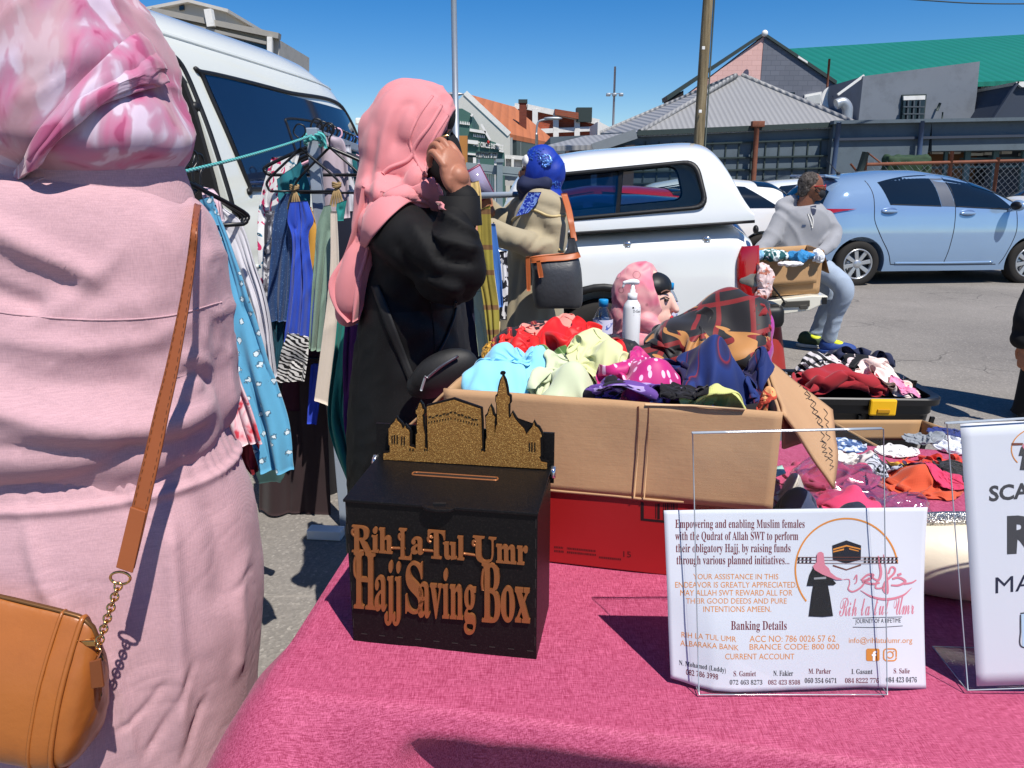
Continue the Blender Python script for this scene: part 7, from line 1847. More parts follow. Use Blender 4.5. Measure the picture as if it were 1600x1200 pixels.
def m_leaf():
    t = NT("tan_leaf_plaid"); co = t.coord((1, 1, 1), (.3, .2, .5))
    def wv(dirn, sc, di):
        w = t.new("ShaderNodeTexWave"); w.bands_direction = dirn; w.inputs["Scale"].default_value = sc; w.inputs["Distortion"].default_value = di; w.inputs["Detail"].default_value = 1; t.L(co, w.inputs[0]); return w.outputs[1]
    a = t.ramp(wv('X', 3.2, 2.0), [(0, (25, 22, 23)), (.5, (25, 22, 23)), (.55, (120, 22, 24)), (.8, (25, 22, 23))], True)
    b_ = t.ramp(wv('Z', 3.4, 2.4), [(0, (0, 0, 0)), (.62, (0, 0, 0)), (.66, (255, 255, 255)), (.9, (0, 0, 0))], True)
    c = t.mix(t.math('MULTIPLY', b_, .8), a, lin((134, 26, 26)))
    n_ = t.ramp(t.noise(t.coord((1.0, 1, 2.6), (.2, .9, .3)), 7.0, 1, .4, 1.6), [(0, (0, 0, 0)), (.58, (255, 255, 255)), (.72, (0, 0, 0))], True)
    c = t.mix(n_, c, lin((176, 122, 66)))
    t.set(.6, 0, .4, 0, .2, None, c); return t.m
m_leaf = m_leaf()
sc("red and black striped scarf with thin cream lines at the back of the heap", 862, 540, 1.38, .26, .115, .22, m_plaid, 11, .1, .22, 1, dirv=(1, 0, .5))
sc("black scarf with tan leaf shapes over dark red checks peaking highest", 1136, 532, 1.42, .24, .19, .22, m_leaf, 12, -.1, .30, .8, dirv=(1, 0, -.45), tilt=.1)
sc("black and dark red scarf lying left of the tan leaf peak", 1022, 566, 1.36, .15, .08, .16, m_leaf, 14, .2, .14, .8, dirv=(1, .2, .5))
sc("mustard scarf with black swirls beside the pale blue scarf", 738, 562, 1.33, .055, .06, .06, pmat("mustard_swirl", [(0, (184, 134, 36)), (.44, (190, 140, 40)), (.47, (46, 34, 22)), (.53, (196, 150, 56))], 38, 'noise', True, 2.5), 15, 0, .16)
sc("plain salmon pink scarf tucked behind the red scarf", 865, 525, 1.34, .095, .05, .09, fabric("salmon_cloth", (224, 136, 120), .8, .06, .0, 8, .2, 0), 16, .1, .2)
m_redp = pmat("red_orange_print", [(0, (190, 22, 26)), (.5, (206, 28, 30)), (.60, (224, 60, 42)), (.66, (232, 150, 90)), (.70, (196, 22, 26))], 6, 'noise', False, 1.5, (1, 1, .5), (.3, .8, .2), .5)
sc("bright red silky scarf with orange flashes across the heap", 918, 548, 1.28, .135, .105, .13, m_redp, 17, .3, .22, 1.0, dirv=(.7, 0, .7))
sc("red scarf rolled beside the pale blue scarf", 810, 548, 1.30, .055, .06, .08, m_redp, 19, .1, .25)
sc("green leaf print scarf between the pale blue and the red scarf", 847, 566, 1.235, .068, .068, .07, pmat("green_leaf_print", [(0, (70, 104, 52)), (.4, (96, 132, 70)), (.52, (130, 160, 98)), (.57, (196, 206, 170)), (.61, (78, 112, 58))], 16, 'wave', False, 5, (1, 1, 1), (.5, .9, 0)), 20, .2, .16, dirv=(.6, 0, .8))
m_sky = fabric("pale_blue_chiffon", (128, 206, 232), .7, .05, 0, 6, .3, 0)
sc("plain pale blue scarf spilling at the carton's left front corner", 775, 590, 1.185, .135, .088, .11, m_sky, 21, .1, .2, .75, dirv=(1, 0, -.4))
sc("pale blue scarf peak behind the carton's left front corner", 785, 556, 1.24, .075, .06, .08, m_sky, 22, .4, .18, .7)
m_mint = fabric("pale_mint_chiffon", (196, 204, 166), .7, .08, 0, 9, .3, 0)
sc("pale mint crinkled scarf in the middle of the carton", 893, 598, 1.17, .105, .075, .10, m_mint, 23, .2, .26, 1.3, dirv=(.8, 0, .5))
sc("cream green crinkled scarf rising between red and magenta", 950, 566, 1.22, .095, .075, .10, fabric("cream_green_chiffon", (206, 208, 150), .7, .08, 0, 9, .3, 0), 24, .2, .26, 1.3, dirv=(.6, 0, .8))
tm = NT("magenta_with_beads"); vq = tm.new("ShaderNodeTexVoronoi"); vq.inputs["Scale"].default_value = 62; vq.voronoi_dimensions = '2D'; tm.L(tm.coord(), vq.inputs["Vector"])
tm.set(.55, 0, .4, 0, .3, None, tm.mix(tm.ramp(vq.outputs["Distance"], [(0, (255, 255, 255)), (.16, (255, 255, 255)), (.20, (0, 0, 0))]), lin((184, 24, 112)), lin((240, 190, 220))))
sc("magenta scarf dotted with tiny pale beads", 1020, 588, 1.15, .115, .08, .12, tm.m, 26, -.2, .32, 1.3, dirv=(.5, 0, -.85))
m_navs = pmat("navy_red_stripe", [(0, (24, 40, 92)), (.35, (30, 50, 110)), (.5, (40, 30, 70)), (.56, (120, 30, 44)), (.60, (26, 40, 92)), (.8, (34, 30, 66))], 5, 'wave', False, 3, (1, 1, 1), (.6, .2, .9), .75)
sc("navy blue scarf with narrow red and purple stripes", 1112, 572, 1.17, .12, .10, .12, m_navs, 27, .1, .34, 1.3, dirv=(.6, 0, -.8))
sc("navy scarf bunched against the carton's right side", 1188, 590, 1.20, .075, .09, .12, m_navs, 28, .1, .28, 1.2, dirv=(.3, 0, -1))
sc("purple and black crinkled scarf along the front rim", 968, 616, 1.09, .15, .045, .05, pmat("purple_black_print", [(0, (22, 18, 26)), (.42, (30, 22, 38)), (.46, (98, 66, 140)), (.55, (164, 144, 198)), (.62, (36, 24, 44)), (.7, (88, 54, 128))], 17, 'noise', True, 1.8, (1, 1, 2)), 25, .1, .34, 1.5, dirv=(1, 0, -.2))
sc("dark red plain cloth over the carton's back right corner", 1212, 566, 1.34, .065, .06, .09, fabric("dark_red_cloth", (134, 22, 26), .8, .08, .05, 6, .2, 700), 29, .2, .14, .8)
sc("yellow green sequinned scarf at the front rim", 1128, 616, 1.065, .088, .045, .05, fabric("yellow_green_cloth", (206, 208, 118), .7, .08, .05, 12, .2, 700), 30, 0, .18)
sc("orange patterned scarf end at the carton's front right corner", 1201, 622, 1.055, .034, .045, .04, pmat("orange_print", [(0, (190, 70, 50)), (.5, (224, 160, 104)), (.6, (150, 40, 40))], 30), 31, .1, .2)
sc("black cloth at the front rim under the magenta scarf", 1068, 622, 1.075, .06, .032, .05, fabric("black_cloth_b", (24, 22, 26), .8), 33, 0, .2)
kk = MB(); kk.grid(np.array([[cp(.012 + (CW - .024) * i / 40, .012 + (CD - .024) * j / 30, CH - .03) for j in range(31)] for i in range(41)]))
Vk = np.array(kk.V); Vk[:, 2] += .02 * fold(Vk, (.8, .5, 0), 18, .2, 77); obj("scarf", Vk, kk.F, m_plaid, None, label="layer of dark red striped scarves filling the carton under the heap", cat="scarf", group=GS, solid=.01)

# ---- acrylic holder with the appeal sheet
m_acr = glassy("clear_acrylic", (.992, .995, .997), .995, .02)
m_edge = mat("acrylic_edge", (158, 166, 174), .15, var=.1, spec=.8)
m_paper = mat("white_paper", (202, 204, 212), .75, var=.025, vs=6, spec=.25)
def holder(name, label, c, Yb, Yt, depth, parent_kw=None):
    "c: bottom left, bottom right, top right, top left in the photo"
    P = [W(*c[0], Yb[0]), W(*c[1], Yb[1]), W(*c[2], Yt[1]), W(*c[3], Yt[0])]
    T = thing(name, ((P[0] + P[1]) / 2).tolist(), label, "sign holder")
    nrm = np.cross(P[1] - P[0], P[3] - P[0]); nrm /= np.linalg.norm(nrm); nrm = nrm if nrm[1] < 0 else -nrm
    up = (P[3] - P[0]) / np.linalg.norm(P[3] - P[0])
    b = MB(); b.prism(P, nrm * .0018); b.obj("front_panel", m_acr, T, smooth=False)
    b = MB(); b.prism([p - nrm * .0035 for p in P], -nrm * .0018); b.obj("rear_panel", m_acr, T, smooth=False)
    b = MB()
    for a, d in ((3, 2), (0, 3), (1, 2), (0, 1)): b.grid(tube(np.linspace(P[a], P[d], 6) + nrm * .0006, .0007, 6), cv=True, caps=True)
    b.grid(tube(np.linspace(P[3], P[2], 6) - nrm * .004, .0016, 6), cv=True, caps=True)
    b.obj("panel_edge", m_edge, T)
    back = -np.array((nrm[0], nrm[1], 0)); back /= np.linalg.norm(back)
    g = MB(); q = [P[0], P[1], P[1] + back * depth, P[0] + back * depth]; q = [np.array((p[0], p[1], TZ + .0035)) for p in q]; g.prism(q, (0, 0, .002)); g.obj("base_plate", m_acr, T, smooth=False)
    b = MB()
    for a, d in ((0, 3), (3, 2), (2, 1)): b.grid(tube(np.linspace(q[a], q[d], 6) + np.array((0, 0, .001)), .0007, 6), cv=True, caps=True)
    b.obj("base_edge", m_edge, T)
    return T, P, nrm
HD, HP, Hn = holder("sign_holder", "clear acrylic sign holder gripping the printed appeal sheet", [(1092, 1085), (1386, 1085), (1380, 670), (1082, 677)], (.7795, .7795), (.842, .838), .08)
PT_ = thing("appeal_sheet", W(1247, 1076, .80).tolist(), "white printed appeal sheet with round woman and cube logo and banking details", "sign")
ub = [0, .05, .1, .17, .25, .4, .6, .75, .9, 1]; yb_ = [1060, 1066, 1073, 1080, 1082, 1080, 1076, 1073, 1075, 1076]
A = np.zeros((60, 40, 3))
for i in range(60):
    u = i / 59; yb1 = np.interp(u, ub, yb_)
    for j in range(40):
        v = j / 39
        xl = 1037 + 11 * v; xr = 1450 - 3 * v - 5 * math.sin(math.pi * v); x = xl + (xr - xl) * u; y = (797 - 4 * u) * (1 - v) + yb1 * v
        Y = (.850 - .012 * u) * (1 - v) + (G(x, yb1, TZ + .004)[1] - .0015) * v
        f = max(0, 1 - u / .16)
        Y -= .004 * f * f * v ** 2; Y += .010 * max(0, (u - .84) / .16) ** 2 * (v - .2)
        A[i, j] = W(x, y, Y)
kz_ = A.reshape(-1, 3); kz_[:, 1] += .0012 * vn(kz_ * 16, 6)
g = MB(); g.grid(A); pb = sheetmb(A, .0004); pb.obj("paper", m_paper, PT_); TP = bvh(g.V, g.F)
m_mar = mat("maroon_print", (104, 26, 38), .8, var=0); m_org = mat("orange_print_ink", (206, 130, 52), .8, var=0); m_pnk = mat("rose_print_ink", (200, 120, 136), .8, var=0); m_blk = mat("black_print", (20, 20, 24), .8, var=0); m_grn = mat("brown_print", (110, 62, 50), .8, var=0); m_wht = mat("white_print", (236, 236, 236), .8, var=0)
bo = bolds
L1 = [(bo("Empowering and enabling Muslim females"), 1055, 811.5, 1257, 828.5), (bo("with the Qudrat of Allah SWT to perform"), 1055, 830.5, 1247, 847.5), (bo("their obligatory Hajj, by raising funds"), 1056, 849.5, 1235, 866.5), (bo("through various planned initiatives..."), 1057, 868, 1233, 885.5), (bo("Banking Details"), 1142, 970, 1229, 988), ("082 786 3998", 1072, 1045, 1122, 1054, .16, .01), (bo("S. Gamiet"), 1146, 1048, 1181, 1056.5), (bo("082 423 8508"), 1200, 1062, 1250, 1069.5), (bo("M. Parker"), 1263, 1044.5, 1298, 1052.5), (bo("084 8222 776"), 1320, 1059, 1373, 1067), (bo("S. Salie"), 1396, 1044, 1421, 1052)]
lettering(TP, L1, m_mar, "maroon_text", PT_)
L2 = [("YOUR ASSISTANCE IN THIS", 1083, 896.5, 1216, 905), ("ENDEAVOR IS GREATLY APPRECIATED.", 1055, 909, 1245, 918), ("MAY ALLAH SWT REWARD ALL FOR", 1063, 921.5, 1238, 930.5), ("THEIR GOOD DEEDS AND PURE", 1072, 934.5, 1229, 943), ("INTENTIONS AMEEN.", 1099, 947, 1205, 956), ("RIH LA TUL UMR", 1065, 987, 1150, 995.5, .09), ("ALBARAKA BANK", 1063, 1000, 1154, 1008.5, .085), ("ACC NO: 786 0026 57 62", 1171, 993, 1305, 1003, -.005), ("BRANCE CODE: 800 000", 1171, 1006, 1311, 1015, -.005), ("CURRENT ACCOUNT", 1133, 1021, 1241, 1030), ("info@rihlatulumr.org", 1326, 995.5, 1425, 1007)]
L2 = [q + (0, 0) if len(q) == 5 else q + (0,) for q in L2]
lettering(TP, L2, m_org, "orange_text", PT_)
L3 = [(bo("N. Mohamed (Luddy)"), 1061, 1031, 1134, 1041, .17), (bo("072 463 8273"), 1140, 1062, 1191, 1069.5), (bo("N. Fakier"), 1208, 1047.5, 1239, 1056), (bo("060 354 6471"), 1257, 1059, 1307, 1067), (bo("I. Gasant"), 1330, 1045, 1363, 1053), (bo("084 423 0476"), 1384, 1057.5, 1432, 1066), ("JOURNEY OF A LIFETIME", 1336, 967, 1407, 976, -.02)]
lettering(TP, L3, m_blk, "black_text", PT_)
lettering(TP, [(script("Rih la tul Umr"), 1311, 934, 1428, 963, -.03)], m_pnk, "script_text", PT_)
arc = [(1322.5 + 80 * math.cos(a), 890 - 80 * math.sin(a)) for a in np.linspace(D2R(8), D2R(218), 30)]
strokes(TP, [(arc, 2.6)], m_org, "logo_ring", PT_)
strokes(TP, [([(1332, 965.5), (1370, 964.5), (1409, 963.5)], .8), ([(1332, 979.5), (1370, 980), (1410, 977.5)], .8)], m_blk, "rule_line", PT_)
stamp(TP, [[(1300, 852), (1322, 844), (1345, 852), (1344.5, 874), (1322, 880), (1301, 874)]], mat("navy_black_print", (20, 22, 34), .8, var=0), "logo_cube", PT_, .0010)
stamp(TP, [[(1301, 857), (1322, 851), (1322, 853.5), (1301, 859.5)], [(1301, 861), (1318, 856.5), (1318, 859), (1301, 863)], [(1322, 851), (1344, 856.5), (1344, 858.5), (1322, 853.5)], [(1326, 856), (1341, 860), (1341, 861.5), (1326, 858)]], m_org, "logo_cube_band", PT_, .0013)
stamp(TP, [[(1301, 882), (1322, 889), (1345, 881), (1345, 883.5), (1322, 891), (1301, 884.5)]], m_grn, "logo_cube_base", PT_, .0009)
dts = []
for k in range(26):
    x = 1246 + k * 6.1
    if 1270 < x < 1300 or 1300 < x < 1346: continue
    dts.append([(x, 871.5), (x + 1.6, 870.6), (x + 3.2, 871.5), (x + 3.2, 874), (x, 874)]); dts.append([(x, 876), (x + 2.8, 876), (x + 2.8, 879), (x, 879)])
stamp(TP, dts, m_blk, "arcade_arch", PT_, .0012)
stamp(TP, [[(1245, 870), (1403, 870), (1403, 870.9), (1245, 870.9)], [(1245, 879.3), (1403, 879.3), (1403, 880.2), (1245, 880.2)], [(1245, 874.5), (1403, 874.5), (1403, 875.4), (1245, 875.4)]], m_grn, "arcade_line", PT_, .0008)
stamp(TP, [[(1270, 886), (1288, 892), (1296, 900), (1306, 911), (1302, 914), (1293, 914), (1296, 930), (1301, 962), (1285, 963.5), (1263, 962.5), (1268, 925), (1270, 915), (1260, 915), (1264, 898)]], m_blk, "logo_robe", PT_, .0013)
stamp(TP, [[(1271, 902), (1290, 900.5), (1290, 904), (1271, 905)]], mat("grey_print", (140, 140, 144), .8, var=0), "logo_belt", PT_, .0016)
stamp(TP, [[(1282, 861.5), (1286, 864), (1287, 874), (1288, 882), (1294, 887), (1297, 894), (1306, 901), (1318, 905), (1306, 905.5), (1294, 901), (1284, 897), (1272, 890), (1269, 884), (1275, 878), (1275.5, 866), (1278, 862.5)]], m_pnk, "logo_veil", PT_, .0018)
cal = [([(1318, 905), (1326, 905), (1327, 912), (1325, 920), (1332, 924), (1344, 918), (1352, 908), (1358, 902)], (1, 1.5, 2.5, 3, 2)), ([(1345, 906), (1355, 898), (1364, 898), (1358, 905), (1348, 908), (1362, 912), (1374, 910)], (3, 4, 3)), ([(1372, 868), (1374, 880), (1376, 895), (1372, 906), (1362, 902)], (1.5, 4, 4, 2)), ([(1380, 866), (1384, 890), (1386, 910), (1386, 926), (1380, 920), (1384, 908), (1396, 896), (1398, 888), (1392, 886), (1388, 896)], (1.2, 3.5, 4, 3, 2.5)), ([(1394, 904), (1404, 902), (1414, 908), (1404, 914), (1392, 914)], (3, 4, 2.5)), ([(1412, 912), (1424, 910), (1431, 906)], (3, 2)), ([(1402, 898), (1408, 896)], 3.5), ([(1334, 905), (1338, 898), (1338, 908), (1335, 912)], 1.8), ([(1370, 908), (1368, 918), (1378, 918), (1382, 912)], 2.5)]
strokes(TP, cal, m_pnk, "calligraphy", PT_, .0010)
strokes(TP, [([(1344, 922), (1362, 932), (1386, 936), (1410, 930), (1424, 918)], (.8, 3, 4, 3, .8))], m_pnk, "calligraphy_sweep", PT_, .0010)
def rrect(x0, y0, x1, y1, r): return [(x0 + r + (x1 - x0 - 2 * r) * (cx > 0) + r * math.cos(a), y0 + r + (y1 - y0 - 2 * r) * (cy > 0) + r * math.sin(a)) for cx, cy, a0 in ((1, 1, 0), (-1, 1, math.pi / 2), (-1, -1, math.pi), (1, -1, 1.5 * math.pi)) for a in np.linspace(a0, a0 + math.pi / 2, 5)]
stamp(TP, [rrect(1353, 1013, 1374, 1032.5, 3)], m_org, "social_icon", PT_, .0008)
lettering(TP, [("f", 1361.5, 1016.5, 1370, 1032, 0, .03)], m_wht, "social_icon_letter", PT_, .0012)
strokes(TP, [(rrect(1380.5, 1013.5, 1400, 1032, 5) + [(1399.9, 1026)], 2), ([(1390.3 + 5 * math.cos(a), 1022.8 + 5 * math.sin(a)) for a in np.linspace(0, 2 * math.pi, 16)], 1.8), ([(1395, 1017.6), (1396.2, 1017.6), (1396.6, 1018)], 1.6)], m_org, "camera_icon", PT_)

# ---- second holder at the right edge
H2_, P2_, n2_ = holder("sign_holder", "clear acrylic sign holder with large price sheet at the right frame edge", [(1512, 1078), (1860, 1066), (1850, 640), (1479, 662)], (.785, .772), (.842, .826), .09)
S2 = thing("price_sheet", W(1650, 1070, .77).tolist(), "white sheet with big grey capital letters cut off by the right frame edge", "sign")
A = np.zeros((20, 20, 3))
for i in range(20):
    for j in range(20):
        u, v = i / 19, j / 19; x = (1500 + 26 * v) + u * (1830 - 1500 - 8 * v); y = (662 - 14 * u) * (1 - v) + (1072 - 10 * u) * v
        Y = ((.842 - .016 * u) * (1 - v) + (.785 - .013 * u) * v) + .0025; A[i, j] = W(x, y, Y)
g = MB(); g.grid(A); sheetmb(A, .0004).obj("paper", m_paper, S2); TQ = bvh(g.V, g.F)
m_gry = mat("dark_grey_print", (62, 62, 66), .8, var=0)
lettering(TQ, [("SCA", 1545, 759, 1609, 784, -.09, .03)], m_gry, "heading_text", S2); lettering(TQ, [("R", 1573, 806, 1624, 866, -.05, .05)], m_gry, "large_letter", S2); lettering(TQ, [("MA", 1555, 902, 1615, 927, -.09, .0)], mat("navy_marker", (30, 34, 56), .8), "marker_text", S2)
strokes(TQ, [([(1594, 960), (1594, 985), (1596, 1010), (1630, 1008)], 2), ([(1594, 958), (1612, 956), (1640, 954)], 2)], m_gry, "badge_outline", S2, .0009)
stamp(TQ, [[(1595, 959), (1640, 955), (1640, 1008), (1597, 1010)]], mat("pale_blue_print", (172, 196, 214), .8, var=0), "badge", S2, .0006)
strokes(TQ, [([(1632 + 52 * math.cos(a), 702 - 36 * math.sin(a)) for a in np.linspace(D2R(60), D2R(215), 20)], 1.6)], m_org, "logo_ring", S2)
stamp(TQ, [[(1595, 698), (1610, 700), (1620, 735), (1593, 734), (1597, 712), (1591, 712)]], m_gry, "logo_robe", S2, .0009); stamp(TQ, [[(1603, 688), (1612, 690), (1612, 703), (1600, 703), (1596, 697)]], m_pnk, "logo_veil", S2, .0012); stamp(TQ, [[(1580, 692), (1598, 692), (1597, 695.5), (1580, 696)]], m_grn, "arcade_line", S2, .0008)

# ---- goods on the table's right
m_cream = mat("cream_leatherette", (222, 212, 190), .4, var=.06, vs=5, spec=.5, bump=.2, bs=60, bd=.002)
CBG = thing("cream_bag", G(1490, 945, TZ).tolist(), "cream padded bag with silver glitter top edge behind the acrylic signs", "bag")
c_ = W(1500, 872, 1.02)
V, F = fuse([limb([c_ + (-.07, .02, 0), c_ + (.0, 0, .0), c_ + (.16, -.03, 0)], [.055, .060, .058], 24, 24)], .006, 3)
V[:, 2] = np.maximum(V[:, 2], TZ + .002); obj("bag_body", V, F, m_cream, CBG)
b = MB(); Pz = [c_ + (-.085, .03, .035), c_ + (-.05, .005, .058), c_ + (.03, -.005, .062), c_ + (.17, -.03, .060)]; b.tube(smoothpath(Pz, 30), .012, 8)
ts = NT("silver_glitter"); v_ = ts.new("ShaderNodeTexVoronoi"); v_.inputs["Scale"].default_value = 500; ts.L(ts.coord(), v_.inputs["Vector"]); ts.set(.25, .9, .5, 0, 0, None, ts.ramp(v_.outputs["Color"], [(0, (120, 118, 110)), (1, (244, 240, 230))])); ts.bump(v_.outputs["Distance"], .8, .002)
b.obj("glitter_edge", ts.m, CBG)
b = MB(); b.tube(smoothpath([c_ + (.05, -.064, .03), c_ + (.052, -.062, .0), c_ + (.05, -.055, -.03)], 14), .002, 5); b.obj("stitch_line", mat("tan_stitch", (140, 100, 80), .7), CBG)
GT = "clothes laid out at the right end of the table"
def gd(lab, *a, **k): k.setdefault("group", GT); k.setdefault("cat", "clothing"); k.setdefault("name", "folded_clothing"); return toss(HFT, lab, *a, **k)
m_zeb = pmat("grey_animal_print", [(0, (40, 44, 54)), (.42, (60, 66, 78)), (.48, (188, 192, 204)), (.58, (214, 216, 226)), (.63, (50, 54, 66))], 30, 'noise', True, 2.2)
gd("plain burnt orange cloth at the front of the right hand goods", 1428, 750, 1.43, .125, .085, .10, fabric("burnt_orange", (204, 74, 28), .8, .05, .05, 5, .2, 700), 41, .1, .12, .7)
gd("grey and white animal print cloth behind the acrylic holder", 1362, 735, 1.50, .09, .10, .09, m_zeb, 42, 0, .18)
gd("white cloth beside the grey animal print", 1325, 745, 1.55, .085, .06, .08, fabric("white_cloth", (226, 222, 214), .8, .04, .03), 43, 0, .18)
gd("blue and white print cloth by the cardboard flap", 1310, 715, 1.66, .075, .06, .08, pmat("blue_white_print", [(0, (60, 84, 130)), (.45, (90, 116, 160)), (.5, (206, 214, 226))], 26), 44, 0, .18)
gd("yellow cloth roll among the striped clothes", 1452, 732, 1.50, .13, .028, .05, fabric("egg_yellow", (228, 168, 36), .8), 45, 0, .1, .6, tilt=.45)
gd("bright red cloth roll above the yellow one", 1475, 728, 1.54, .15, .034, .05, fabric("flame_red", (214, 52, 28), .8), 46, 0, .1, .6, tilt=.42)
gd("purple cloth roll under the yellow one", 1462, 752, 1.46, .10, .03, .05, fabric("plum", (74, 50, 84), .8), 47, 0, .1, .6, tilt=.5)
gd("dark crumpled cloth behind the right acrylic sign", 1500, 758, 1.47, .08, .045, .07, fabric("charcoal_b", (40, 40, 44), .8), 48, 0, .2)
gd("deep pink cloth edge beside the burnt orange cloth", 1475, 765, 1.42, .06, .03, .05, fabric("hot_pink", (206, 40, 90), .8), 49, 0, .14, tilt=.4)
gd("white lace cloth behind the striped clothes", 1488, 728, 1.66, .10, .04, .07, fabric("white_cloth_b", (216, 218, 226), .8), 50, 0, .2)
gd("royal blue cloth at the back of the table", 1478, 708, 1.74, .07, .03, .06, fabric("royal_cloth", (36, 52, 120), .8), 51, 0, .2)
gd("grey lace cloth behind the red roll", 1440, 712, 1.70, .07, .03, .06, fabric("grey_lace", (140, 146, 152), .8), 52, 0, .2)
gd("white cloth in front of the open carton", 1400, 716, 1.62, .07, .03, .06, fabric("white_cloth_c", (232, 230, 226), .8), 53, 0, .2)
gd("hot pink folded cloth in a clear bag", 1325, 775, 1.30, .13, .05, .09, fabric("neon_pink", (222, 48, 104), .8), 54, 0, .14)
gd("navy folded cloth in a clear bag left of the hot pink one", 1245, 780, 1.26, .085, .06, .08, fabric("dull_navy", (58, 70, 100), .8, .3), 55, 0, .25)
gd("dark navy folded cloth in front of the hot pink one", 1335, 790, 1.22, .075, .03, .05, fabric("dark_navy", (34, 40, 60), .8), 56, 0, .2)
gd("white bundled cloth beside the carton's torn corner", 1240, 752, 1.36, .05, .05, .05, fabric("off_white", (214, 208, 196), .8), 57, 0, .2)
gd("folded raspberry cloth in the clear bag", 1290, 745, 1.45, .15, .05, .09, fabric("rasp", (190, 60, 104), .8), 58, 0, .16)
CT = thing("small_carton", W(1390, 715, 1.68).tolist(), "shallow open brown carton behind the orange cloth", "carton")
q0 = W(1290, 700, 1.86); q1 = W(1436, 690, 1.86)
q0, q1 = [np.array((p[0], p[1], TZ)) for p in (q0, q1)]; hh = W(1360, 687, 1.86)[2] - TZ
dv = np.array((.05, -.30, 0))
for nm, pts in (("back_panel", [q0, q1, q1 + (0, 0, hh), q0 + (0, 0, hh)]), ("side_panel", [q1, q1 + dv + (.06, 0, 0), q1 + dv + (.06, 0, hh * .85), q1 + (0, 0, hh)]), ("side_panel", [q0 + dv, q0, q0 + (0, 0, hh), q0 + dv + (0, 0, hh)])):
    panel(pts, .004, 8, 6, .001, 3).obj(nm, m_card2, CT)
m_film = glassy("clear_film", (.96, .96, .97), .84, .10)
for i, (px, py, Y, w_, h_, d_, sd_, lab) in enumerate(((1310, 765, 1.36, .20, .095, .16, 61, "crinkled clear plastic bag over the folded cloths right of the carton"), (1415, 790, 1.27, .09, .035, .08, 62, "loose end of clear plastic film beside the printed sheet"))):
    heap(lab, px, py, Y, w_, h_, d_, m_film, sd_, 0, .12, .9, "plastic bag", None, name="plastic_bag", z0=TZ + .004)
b = panel([W(1196, 735, 1.44), W(1222, 728, 1.46), W(1228, 740, 1.42), W(1205, 748, 1.40)], .002, 6, 6, .001); b.obj("booklet", mat("green_white_card", (168, 206, 188), .5), None, label="small pale green card lying beside the brown carton", cat="card")

# ---- rear stall table with mannequin heads and bottles
T = thing("rear_table", (.62, 2.65, 0), "small cloth covered table behind the carton holding bottles and mannequin heads", "table")
b = MB(); b.box((.54, 2.68, .735), (.76, .72, .03)); b.obj("tabletop", fabric("dark_table_cloth", (70, 34, 48), .8), T, bevel=.008, smooth=False)
for x in (.2, .88):
    for y in (2.38, 2.98): b = MB(); b.bar((x, y, 0), (x, y, .72), .03); b.obj("leg", m_steel, T, smooth=False)
RT = .751
def bottle(px, Y, lab, capy):
    p = W(px, capy, Y); q = np.array((p[0], p[1], RT)); hz = p[2] - RT
    T = thing("water_bottle", q.tolist(), lab, "bottle", "water bottles on the rear table")
    b = MB(); b.lathe([(.0, .002), (.030, .002), (.034, .01), (.034, hz * .30), (.031, hz * .33), (.034, hz * .36), (.034, hz - .06), (.030, hz - .045), (.018, hz - .022), (.0135, hz - .015), (.0135, hz)], q, 28); b.obj("bottle_body", glassy("clear_plastic", (.86, .9, .93), .82, .05), T)
    b = MB(); b.lathe([(.0155, hz - .012), (.0165, hz - .012), (.0165, hz + .010), (.015, hz + .012), (0, hz + .012)], q, 24); b.obj("cap", mat("sky_blue_cap", (20, 138, 196), .45), T)
    b = MB(); b.lathe([(.0348, hz * .42), (.0348, hz * .42 + .055)], q, 28); b.V, b.F; g = MB(); g.grid(np.array([[q + np.array((.0346 * math.cos(a), .0346 * math.sin(a), z)) for a in np.linspace(0, 2 * math.pi, 28)] for z in (hz - .105, hz - .055)])); g.obj("label", pmat("blue_white_label", [(0, (206, 204, 224)), (.55, (206, 204, 224)), (.6, (90, 110, 180))], 60), T)
    b = MB(); b.lathe([(0, .004), (.032, .006), (.032, hz * .55), (0, hz * .55)], q, 24); b.obj("water", glassy("water_fill", (.88, .92, .94), .93, .02), T)
bottle(943, 2.62, "clear water bottle with blue cap left of the white pump bottle", 473)
bottle(1046, 2.80, "clear water bottle with blue cap behind the mannequin's face", 447)
T = thing("pump_bottle", np.array((*W(988, 470, 2.6)[:2], RT)).tolist(), "white pump dispenser bottle in front of the scarfed mannequin head", "bottle")
q = np.array((*W(988, 470, 2.6)[:2], RT)); m_wp = mat("white_plastic", (226, 228, 228), .35, var=.02)
b = MB(); b.lathe([(0, .0), (.028, .0), (.030, .004), (.030, .225), (.027, .237), (.018, .250), (.016, .254), (0, .254)], q, 32); b.obj("bottle_body", m_wp, T); TB_ = bvh(b.V, b.F)
b = MB(); b.lathe([(.0, .250), (.0165, .250), (.0165, .275), (.009, .277), (.009, .288), (.006, .29), (.006, .305), (0, .305)], q, 24); b.obj("collar", m_wp, T)
b = MB(); b.add(*fuse([limb([q + (.014, 0, .312), q + (0, 0, .314), q + (-.030, 0, .311)], [.009, .010, .006]), limb([q + (-.028, 0, .310), q + (-.034, 0, .296)], [.005, .004])], .003, 2)); b.obj("pump_head", m_wp, T)
stamp(TB_, [[(988, 479.5), (991, 479.5), (991, 482.5), (988, 482.5)], [(993, 480.5), (1000, 480), (1000, 481), (993, 481.5)], [(990, 492), (999, 491.5), (999, 492.2), (990, 492.8)]], m_gry, "label_print", T, .0006)
lettering(TB_, [("D-Ger", 989.5, 484, 1000.5, 488.5)], m_gry, "label_text", T, .0006)
